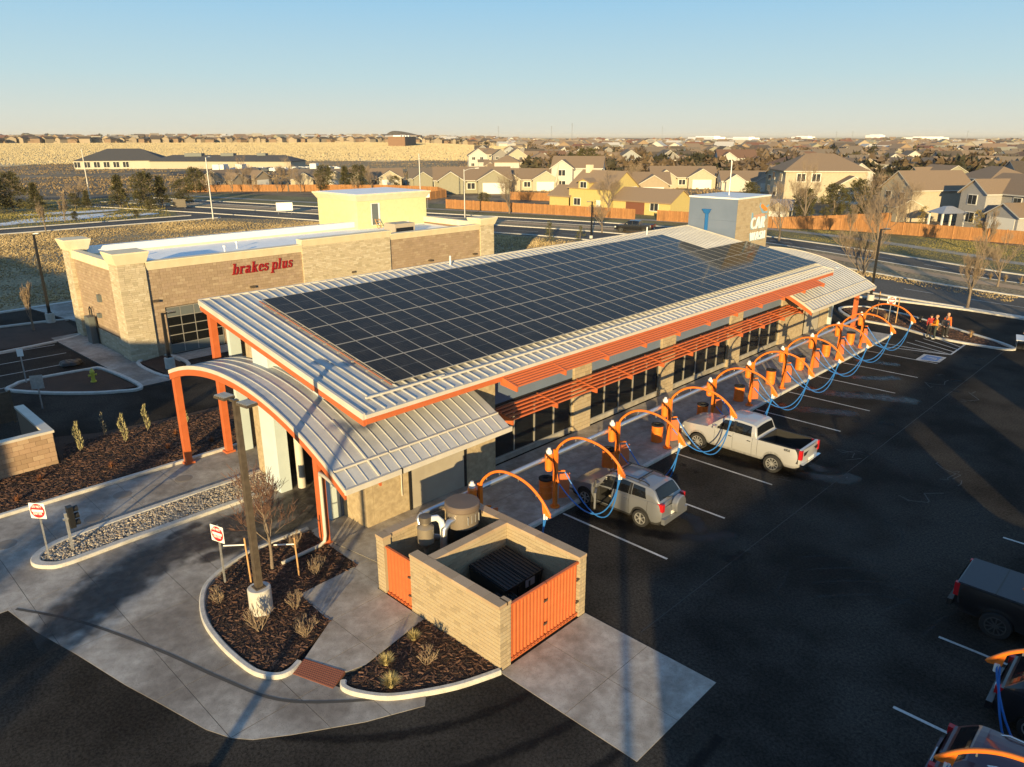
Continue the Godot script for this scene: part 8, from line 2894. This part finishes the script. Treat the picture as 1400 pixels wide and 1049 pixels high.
func build_backdrop() -> void:
	# fences along the avenue
	fence_line("orange board fence along the avenue before the yellow house", [[103, -118.2], [104.9, -109.3], [108.4, -93], [112.0, -77.5]])
	fence_line("orange board fence between the yellow house drive and the sign tower", [[113.0, -73.5], [114.2, -67.0], [116.5, -54]])
	fence_line("long orange board fence behind the green verge on the right", [[116.5, -53.8], [121.3, -44.8], [121.9, -31.3], [121.8, -20.3], [120.5, -2], [118, 16]])
	fence_line("orange board fence running back beside the cream bungalow", [[118.0, -52.2], [126.0, -47.5], [137.0, -42.5]])
	fence_line("orange board fence behind the left street corner", [[86, -203], [95.9, -196.7], [101.4, -191], [111.0, -181.1], [124, -166], [128, -150]])
	fence_line("orange board fence before the gabled houses near the corner", [[104, -134], [122, -140], [128, -150]])
	fence_line("orange board fence behind the yard with the pale trunk", [[128, -124], [136, -104], [141, -90]])
	var W := {"tan": Color(0.34, 0.275, 0.2), "cream": Color(0.43, 0.375, 0.285), "white": Color(0.48, 0.465, 0.44), "grey": Color(0.24, 0.23, 0.22), "sage": Color(0.27, 0.255, 0.195), "brown": Color(0.24, 0.165, 0.115), "red": Color(0.2, 0.095, 0.065), "yellow": Color(0.54, 0.43, 0.17), "blue": Color(0.31, 0.33, 0.345)}
	var R := {"tan": Color(0.27, 0.195, 0.13), "grey": Color(0.19, 0.155, 0.125), "dark": Color(0.1, 0.08, 0.065), "rust": Color(0.2, 0.115, 0.075)}
	# the yellow house
	var v := thing("yellow_house", "yellow house with tan shingle roof and brown garage door behind the fence", "house", Vector3(123.5, 0, -88), 0.0)
	var a := Mb.new()
	var r := Mb.new()
	a.tint(W.yellow)
	r.tint(R.tan * 1.15)
	gable_shell(a, r, Vector3(1.5, 0, -6.5), 10.5, 9.5, 4.6, 3.0, PI / 2)
	gable_shell(a, r, Vector3(0.5, 0, 6.0), 13.0, 7.6, 2.7, 2.0, PI / 2)
	gable_shell(a, r, Vector3(0.0, 0, -14.2), 5.6, 6.5, 2.7, 1.8, PI / 2)
	gable_shell(a, r, Vector3(-2.4, 4.2, -7.5), 3.0, 2.6, 1.5, 0.5, 0.0)
	part("wall", a, M.house, v)
	part("roof", r, M.shingle, v)
	windows_on(v, Transform3D(Basis(Vector3.UP, -PI / 2), Vector3(-3.3, 0, 0)), [[-9.5, 0.9, 1.6, 1.3], [9.0, 0.9, 1.7, 1.3]])
	windows_on(v, Transform3D(Basis(Vector3.UP, -PI / 2), Vector3(-3.92, 0, 0)), [[-7.5, 4.4, 1.5, 1.1]])
	windows_on(v, Transform3D(Basis(), Vector3(1.5, 0, -1.22)), [[0.6, 3.4, 0.9, 1.0], [2.0, 3.4, 0.9, 1.0], [3.4, 3.4, 0.9, 1.0]])
	var g := Mb.new()
	g.box(-3.42, 0, 2.6, -3.28, 2.2, 6.8)
	part("garage_door", g, flat(0.16, 0.06, 0.035, 0.7), v)
	g = Mb.new()
	g.box(0.6, 6.6, -10.6, 1.8, 8.6, -9.6)
	part("chimney", g, M.cream, v)
	g = Mb.new()
	g.box(-3.42, 0, -4.6, -3.28, 2.1, -3.6)
	part("door", g, M.trim, v)
	# houses on the right
	var special := [
		["pale yellow two storey house with a white trimmed gable behind the fence", 2, W.cream, R.tan, 149.0, -41.0, -2.2, 1.0],
		["grey two storey house with dark trim behind the right fence", 0, Color(0.34, 0.33, 0.33), R.tan, 143.0, -24.0, -2.2, 1.08],
		["cream house partly cut by the right edge behind the grey one", 3, W.white, R.tan, 146.0, -8.0, -2.2, 1.0],
		["wide cream two storey house with a tan hip roof behind the junipers", 3, W.cream, R.tan, 176.0, -72.0, -0.9, 1.35],
		["low cream bungalow with a snowy roof beside the junipers", 1, W.cream, Color(0.45, 0.42, 0.42), 133.0, -63.5, -1.2, 0.62],
		["grey roofed house behind the pale yellow one", 1, W.grey, R.tan, 163.0, -30.0, -2.2, 1.2],
		["tan roofed long house behind the grey house", 1, W.tan, R.tan, 166.0, -12.0, -2.2, 1.2],
		["tan ranch house behind the left end of the board fence", 1, W.tan, R.tan, 104.0, -212.0, 0.3, 1.0],
		["cream gabled house behind the left board fence", 1, W.cream, R.grey, 122.0, -196.0, -0.5, 1.0],
		["cream house half hidden behind three pines", 1, W.cream, R.tan, 136.0, -188.0, -0.6, 1.0],
		["house with a brown shingled gable right of the pines", 1, W.sage, R.grey, 146.0, -171.0, -0.6, 1.05],
		["large grey green house with white trimmed gables near the mast", 1, W.sage, R.tan, 140.0, -150.0, -0.7, 1.25],
		["cream house with a pale gable beside the street mast", 1, W.cream, R.tan, 158.0, -146.0, -0.8, 1.1],
		["long two storey house with brown trimmed dormers behind the bare tree", 0, W.white, R.tan, 168.0, -136.0, -1.0, 1.15],
		["tan roofed house right of the pale dead trunk", 1, W.tan, R.tan, 160.0, -112.0, -0.9, 1.1],
		["white two storey house at the edge of the brown field", 2, W.white, R.grey, 254.0, -268.0, -0.7, 1.05],
		["cream two storey house next to the white one by the field", 2, W.cream, R.tan, 266.0, -254.0, -0.7, 1.05],
		["blue grey house with a red brown roof by the field", 0, W.blue, R.rust, 274.0, -238.0, -0.9, 1.0],
		["brown two storey house with timber decks by the field", 0, W.brown, R.tan, 282.0, -222.0, -0.9, 1.0],
		["pale blue gabled house with a dark porch behind the yellow roof", 2, W.blue, R.grey, 256.0, -182.0, -0.8, 1.1],
		["tall grey house with upper windows left of the cottonwood", 2, W.grey, R.grey, 262.0, -168.0, -0.8, 1.1],
		["white house with a dark roof hatch behind the cottonwood", 0, W.white, R.rust, 280.0, -148.0, -0.9, 1.2],
		["cream house with a parked boat behind the yellow garage", 1, W.cream, R.tan, 196.0, -120.0, -0.9, 1.15],
		["white gabled house right of the round bare tree", 1, W.white, R.tan, 198.0, -100.0, -0.9, 1.0]]
	var spots := [Vector2(123, -90), Vector2(123, -78)]
	for q in special:
		var h := house(q[0], q[1], q[2], q[3])
		h.position = Vector3(q[4], 0, q[5])
		h.rotation.y = q[6]
		h.scale = Vector3.ONE * q[7]
		spots.append(Vector2(q[4], q[5]))
	# white porch of the grey house
	g = Mb.new()
	g.hexa(Vector3(-2.4, 2.6, 1.8), Vector3(2.4, 2.6, 1.8), Vector3(2.4, 2.6, -1.8), Vector3(-2.4, 2.6, -1.8), Vector3(-0.6, 3.6, 0.3), Vector3(0.6, 3.6, 0.3), Vector3(0.6, 3.6, -0.3), Vector3(-0.6, 3.6, -0.3))
	var po := thing("garden_pavilion", "white roofed garden pavilion beside the grey house", "pavilion", Vector3(134.5, 0, -33.5), -0.6)
	part("roof", g, M.galv, po)
	for x in [-2.0, 2.0]:
		for z in [-1.4, 1.4]:
			g = Mb.new()
			g.box(x - 0.12, 0, z - 0.12, x + 0.12, 2.6, z + 0.12)
			part("post", g, M.trim, po)
	# the rest of the estate: ten kinds, copied
	var kinds := [
		["tan two storey house with a brown roof in the distant estate", 0, W.tan, R.tan], ["cream hip roofed house in the distant estate", 3, W.cream, R.tan], ["white two storey house with a grey roof in the distant estate", 2, W.white, R.grey], ["sage green house with a tan roof in the distant estate", 0, W.sage, R.tan], ["grey house with a dark roof in the distant estate", 2, W.grey, R.dark], ["low tan ranch house in the distant estate", 1, W.tan, R.tan], ["brick red house in the distant estate", 3, W.red, R.rust], ["blue grey gabled house in the distant estate", 2, W.blue, R.grey], ["cream ranch house with a rust roof in the distant estate", 1, W.cream, R.rust], ["white hip roofed house in the distant estate", 3, W.white, R.tan]]
	var protos := []
	var used := 0
	for i in kinds.size():
		protos.append(house(kinds[i][0], kinds[i][1], kinds[i][2], kinds[i][3], "houses of the distant estate", true))
	var count := [0, 0, 0, 0, 0, 0, 0, 0, 0, 0]
	for ring in 17:
		var rad := 205.0 + 26.0 * ring
		var step := rad_to_deg(20.0 / rad)
		var ang := -4.0 if rad > 300.0 else 15.0
		while ang < 37.0:
			ang += step * rng.randf_range(0.85, 1.2)
			var p := ahead(ang, rad + rng.randf_range(-6, 6))
			if p.x < 150.0 and p.z < -130.0:
				continue
			var free := true
			for s in spots:
				if s.distance_to(Vector2(p.x, p.z)) < 17.0:
					free = false
			if not free or used >= 232:
				continue
			# keep the two streets free
			if absf(fmod(p.x + p.z * 0.4 + 4000.0, 78.0) - 39.0) < 5.0:
				continue
			spots.append(Vector2(p.x, p.z))
			var k := rng.randi() % 10
			p.y = ground_height(p.x, p.z)
			var turn: float = [-2.35, -0.8, 0.8, 2.35, -2.35][rng.randi() % 5] + rng.randf_range(-0.12, 0.12)
			if count[k] == 0:
				protos[k].position = p
				protos[k].rotation.y = turn
			else:
				copy(protos[k], p, turn, "", rng.randf_range(0.82, 0.98))
			count[k] += 1
			used += 1
	# houses along the ridge on the left
	var ridge := house("small pale house on the far left ridge above the golden field", 0, W.tan, R.dark, "houses on the far left ridge", false)
	var ridge2 := house("small brown house on the far left ridge above the golden field", 3, W.brown, R.dark, "houses on the far left ridge", false)
	var n0 := 0
	for k in 52:
		var p := ahead(-35.5 + 0.68 * k + rng.randf_range(-0.1, 0.1), 1075.0 + rng.randf_range(0, 22))
		p.y = ground_height(p.x, p.z)
		var src := ridge if k % 3 else ridge2
		if k == 0:
			ridge2.position = p
		elif k == 1:
			ridge.position = p
		else:
			copy(src, p, rng.randf_range(-3, 3), "", rng.randf_range(0.8, 1.05))
	# far suburbs as a mass
	var b := Mb.new()
	var rr := Mb.new()
	b.tint(Color(1, 1, 1))
	gable_shell(b, b, Vector3.ZERO, 13.0, 10.0, 4.8, 2.6, 0.0)
	var xf: Array[Transform3D] = []
	var ks: Array[Color] = []
	var pal := [W.tan, W.cream, W.white, W.brown, R.tan, R.grey, R.dark, W.red * 0.9, R.tan, R.tan, W.sage]
	for i in 2600:
		var rad := 640.0 * pow(4.2, rng.randf())
		var ang := rng.randf_range(-3.0, 38.0)
		if i % 4 == 0:
			ang = rng.randf_range(-37.0, 0.0)
			rad = rng.randf_range(1110.0, 1900.0)
		elif ang < 2.0 and rad < 1050.0:
			continue
		var p := ahead(ang, rad)
		p.y = ground_height(p.x, p.z)
		xf.append(Transform3D(Basis(Vector3.UP, rng.randf() * TAU).scaled(Vector3(1, rng.randf_range(0.7, 1.2), 1) * rng.randf_range(0.8, 1.3)), p))
		ks.append(pal[rng.randi() % pal.size()])
	swarm("far_suburb", b.mesh(), M.stone, xf, ks, "mass of small far roofs fading towards the horizon", "suburb")
	# far trees as a mass
	b = Mb.new()
	var rg := RandomNumberGenerator.new()
	rg.seed = 77
	for i in 60:
		var d := Vector3(rg.randf_range(-1, 1), rg.randf_range(-0.2, 1.3), rg.randf_range(-1, 1)) * 1.8
		var s := rg.randf_range(0.5, 1.1)
		var u := Vector3(rg.randf_range(-1, 1), rg.randf_range(-1, 1), rg.randf_range(-1, 1)).normalized()
		var w := u.cross(Vector3.UP).normalized()
		b.tri(d + Vector3(0, 1.6, 0) - w * s, d + Vector3(0, 1.6, 0) + w * s, d + Vector3(0, 1.6, 0) + u * s * 1.6)
	xf = []
	ks = []
	var tp := [Color(0.03, 0.03, 0.015), Color(0.1, 0.07, 0.045), Color(0.14, 0.1, 0.065), Color(0.06, 0.05, 0.025), Color(0.17, 0.12, 0.075)]
	for i in 5200:
		var rad := 230.0 * pow(13.0, rng.randf())
		var ang := rng.randf_range(1.0, 38.0)
		if i % 6 == 0:
			rad = rng.randf_range(1085.0, 2200.0)
			ang = rng.randf_range(-37.0, 3.0)
		elif rad > 300.0 and rng.randf() < 0.15:
			ang = rng.randf_range(-6.0, 3.0)
			if rad < 1060.0:
				continue
		var p := ahead(ang, rad)
		if p.x < 150.0 and p.z < -130.0:
			continue
		var hit := false
		if rad < 660.0:
			for s in spots:
				if s.distance_to(Vector2(p.x, p.z)) < 8.5:
					hit = true
					break
		if hit:
			continue
		p.y = ground_height(p.x, p.z)
		xf.append(Transform3D(Basis(Vector3.UP, rng.randf() * TAU).scaled(Vector3(1, rng.randf_range(0.8, 1.3), 1) * rng.randf_range(0.7, 1.5)), p))
		ks.append(tp[rng.randi() % tp.size()])
	swarm("far_trees", b.mesh(), M.needle, xf, ks, "brown and dark green winter trees massed among the far roofs", "trees")
	# school with a great grey roof
	v = thing("school", "long school with a dark grey roof and pale walls below the golden field", "building", ahead(-26.6, 408.0), 0.0)
	v.rotation.y = -0.82
	a = Mb.new()
	r = Mb.new()
	a.tint(Color(0.5, 0.46, 0.38))
	r.tint(Color(0.085, 0.085, 0.09))
	gable_shell(a, r, Vector3(0, 0, 0), 38.0, 24.0, 4.0, 4.8, 0.3, 12.0)
	part("wall", a, M.house, v)
	part("roof", r, M.shingle, v)
	a = Mb.new()
	r = Mb.new()
	a.tint(Color(0.42, 0.38, 0.3))
	r.tint(Color(0.085, 0.085, 0.09))
	gable_shell(a, r, Vector3(50, 0, 2), 66.0, 20.0, 3.6, 2.4, -0.05, 6.0)
	part("wall", a, M.house, v)
	part("roof", r, M.shingle, v)
	windows_on(v, Transform3D(Basis(Vector3.UP, 0.3), Vector3(0, 0, 0)) * Transform3D(Basis(), Vector3(0, 0, 12.05)), [[-18, 0.8, 2.5, 2.4], [-14, 0.8, 2.5, 2.4], [-10, 0.8, 2.5, 2.4], [-6, 0.8, 2.5, 2.4], [-2, 0.8, 2.5, 2.4], [2, 0.8, 2.5, 2.4]])
	for k in 3:
		g = Mb.new()
		g.box(30.0 + 17 * k, 5.2, 0.0, 38.0 + 15 * k, 6.8, 4.0)
		part("roof_unit", g, M.grey_box, v)
	# long brown apartment block on the ridge
	v = thing("apartment_block", "long brown three storey apartment block on the ridge", "building", ahead(-8.0, 880.0), 0.0)
	v.position.y = ground_height(v.position.x, v.position.z) - 1.0
	v.rotation.y = -FWD + deg_to_rad(-8.0) + PI / 2 + 0.1
	a = Mb.new()
	a.tint(Color(0.22, 0.13, 0.085))
	a.box(-46, 0, -9, 46, 10.5, 9)
	part("wall", a, M.house, v)
	for k in 12:
		g = Mb.new()
		g.box(-44.0 + 7.6 * k, 1.0, 9.0, -41.0 + 7.6 * k, 9.6, 9.3)
		g.box(-44.0 + 7.6 * k, 1.0, -9.3, -41.0 + 7.6 * k, 9.6, -9.0)
		part("window_bay", g, M.house_dark, v)
	for k in 4:
		g = Mb.new()
		g.box(-42.0 + 22 * k, 10.5, -4, -32.0 + 22 * k, 11.8, 4)
		part("roof_unit", g, M.membrane, v)
	# low hill behind it
	b = Mb.new()
	for i in 12:
		for j in 6:
			var f := func(x: float, t: float) -> Vector3: return Vector3(x, 16.0 * pow(cos(clampf(x / 130.0, -1, 1) * PI * 0.5), 1.5) * sin(t * PI * 0.5), -80.0 + 80.0 * t)
			var x0 := -130.0 + 260.0 * i / 12.0
			var x1 := -130.0 + 260.0 * (i + 1) / 12.0
			b.quad(f.call(x0, j / 6.0), f.call(x1, j / 6.0), f.call(x1, (j + 1) / 6.0), f.call(x0, (j + 1) / 6.0))
	var hill := struct("hill", b, M.terrain)
	var hp := ahead(-8.6, 2300.0)
	hill.position = Vector3(hp.x, ground_height(hp.x, hp.z), hp.z)
	hill.rotation.y = -FWD + deg_to_rad(-8.6) - PI / 2
	# white warehouses on the far plain
	for q in [[14.0, 1900.0, 120.0, 9.0], [16.5, 1950.0, 90.0, 9.0], [20.5, 2600.0, 70.0, 8.0], [28.0, 2400.0, 110.0, 7.0], [25.0, 3200.0, 60.0, 12.0]]:
		b = Mb.new()
		b.box(-q[2] * 0.5, 0, -15, q[2] * 0.5, q[3], 15)
		b.box(-q[2] * 0.4, q[3], -8, q[2] * 0.3, q[3] + 2.0, 8)
		var o := solo("warehouse", b, M.membrane, "pale warehouse block on the far hazy plain", "warehouse", "warehouses on the far plain")
		var p := ahead(q[0], q[1])
		o.position = Vector3(p.x, ground_height(p.x, p.z) + 3.0, p.z)
		o.rotation.y = -FWD + deg_to_rad(q[0]) + PI / 2
	# pylons
	for q in [[2.9, 1500.0, 34.0], [4.4, 1300.0, 36.0], [-1.0, 1600.0, 32.0], [10.9, 2100.0, 40.0], [22.6, 1250.0, 22.0], [23.6, 1500.0, 24.0], [30.3, 1200.0, 22.0]]:
		b = Mb.new()
		b.beam(Vector3.ZERO, Vector3(0, q[2], 0), 0.5, 0.5)
		b.beam(Vector3(-3, q[2] * 0.85, 0), Vector3(3, q[2] * 0.85, 0), 0.3, 0.3)
		b.beam(Vector3(-2, q[2] * 0.95, 0), Vector3(2, q[2] * 0.95, 0), 0.3, 0.3)
		var o := solo("pylon", b, M.galv, "thin power pylon rising above the far roofs", "pylon", "far power pylons")
		var p := ahead(q[0], q[1])
		o.position = Vector3(p.x, ground_height(p.x, p.z), p.z)
func swarm(called: String, mesh: Mesh, m: Material, xf: Array, ks: Array, label: String, category: String) -> void:
	var mm := MultiMesh.new()
	mm.transform_format = MultiMesh.TRANSFORM_3D
	mm.use_colors = true
	mm.mesh = mesh
	mm.instance_count = xf.size()
	for i in xf.size():
		mm.set_instance_transform(i, xf[i])
		mm.set_instance_color(i, ks[i])
	var o := MultiMeshInstance3D.new()
	o.name = numbered(called)
	o.multimesh = mm
	o.material_override = m
	add_child(o)
	o.set_meta("kind", "stuff")
	tag(o, label, category)

# ---- what stands behind the camera and throws its shadow into the picture ----------
func build_offstage() -> void:
	var v := thing("retail_building", "long flat roofed tan building west of the lot, outside the frame", "building", Vector3(-28, 0, -46))
	var b := Mb.new()
	b.box(-8, 0, -29, 8, 8.0, 29.5)
	part("wall", b, M.stucco, v)
	b = Mb.new()
	b.box(-8.15, 8.0, -29.15, 8.15, 8.35, 29.65)
	part("parapet", b, M.cream, v)
	# open-bay wash building on the near side: a block wall with drive-through portals under a beam
	v = thing("wash_bay_wall", "tan open-bay wash building south of the lot, outside the frame", "building", Vector3(0, 0, 7.9))
	for s in [[-7.4, 14.7], [17.2, 22.3], [27.5, 34.0]]:
		b = Mb.new()
		b.box(s[0], 0, -0.15, s[1], 4.6, 0.15)
		part("wall", b, M.stucco, v)
	b = Mb.new()
	b.box(-7.4, 4.602, -0.17, 48.0, 5.05, 0.17)
	part("beam", b, M.orange, v)
	for x in [41.0, 47.8]:
		b = Mb.new()
		b.box(x - 0.2, 0, -0.2, x + 0.2, 4.6, 0.2)
		part("column", b, M.orange, v)
	lamp_post("bronze lamp post left of the drive outside the frame", Vector3(-6.2, 0, -6.2), 8.2, [Vector3(0, 0, 1), Vector3(0, 0, -1)], 0.85, 0.35, M.bronze)
	lamp_post("bronze lamp post at the near end of the lot outside the frame", Vector3(-14.0, 0, 11.6), 9.5, [Vector3(0, 0, 1)], 0.85, 0.35, M.bronze)
	lamp_post("bronze lamp post on the right row outside the frame", Vector3(33.5, 0, 5.5), 8.0, [Vector3(0, 0, 1)], 0.85, 0.35, M.bronze)
	lamp_post("bronze lamp post further along the right row outside the frame", Vector3(46.0, 0, 9.0), 8.0, [Vector3(0, 0, 1)], 0.85, 0.35, M.bronze)
	var t := conifer("dense spruce left behind the camera outside the frame", 61, 8.4, 1.5, Color(0.02, 0.03, 0.012), Color(0.07, 0.08, 0.03), "", 1500)
	t.position = Vector3(-31.4, 0, -1.6)
	t = conifer("narrow spruce nearer the camera outside the frame", 62, 6.6, 1.1, Color(0.02, 0.03, 0.012), Color(0.07, 0.08, 0.03), "", 1500, true)
	t.position = Vector3(-25.4, 0, -0.7)
	t = bare_tree("bare tree beyond the right row outside the frame", 64, 7.5, 1.8, 6, 0.25, 0.6)
	t.position = Vector3(52.0, 0, 3.0)
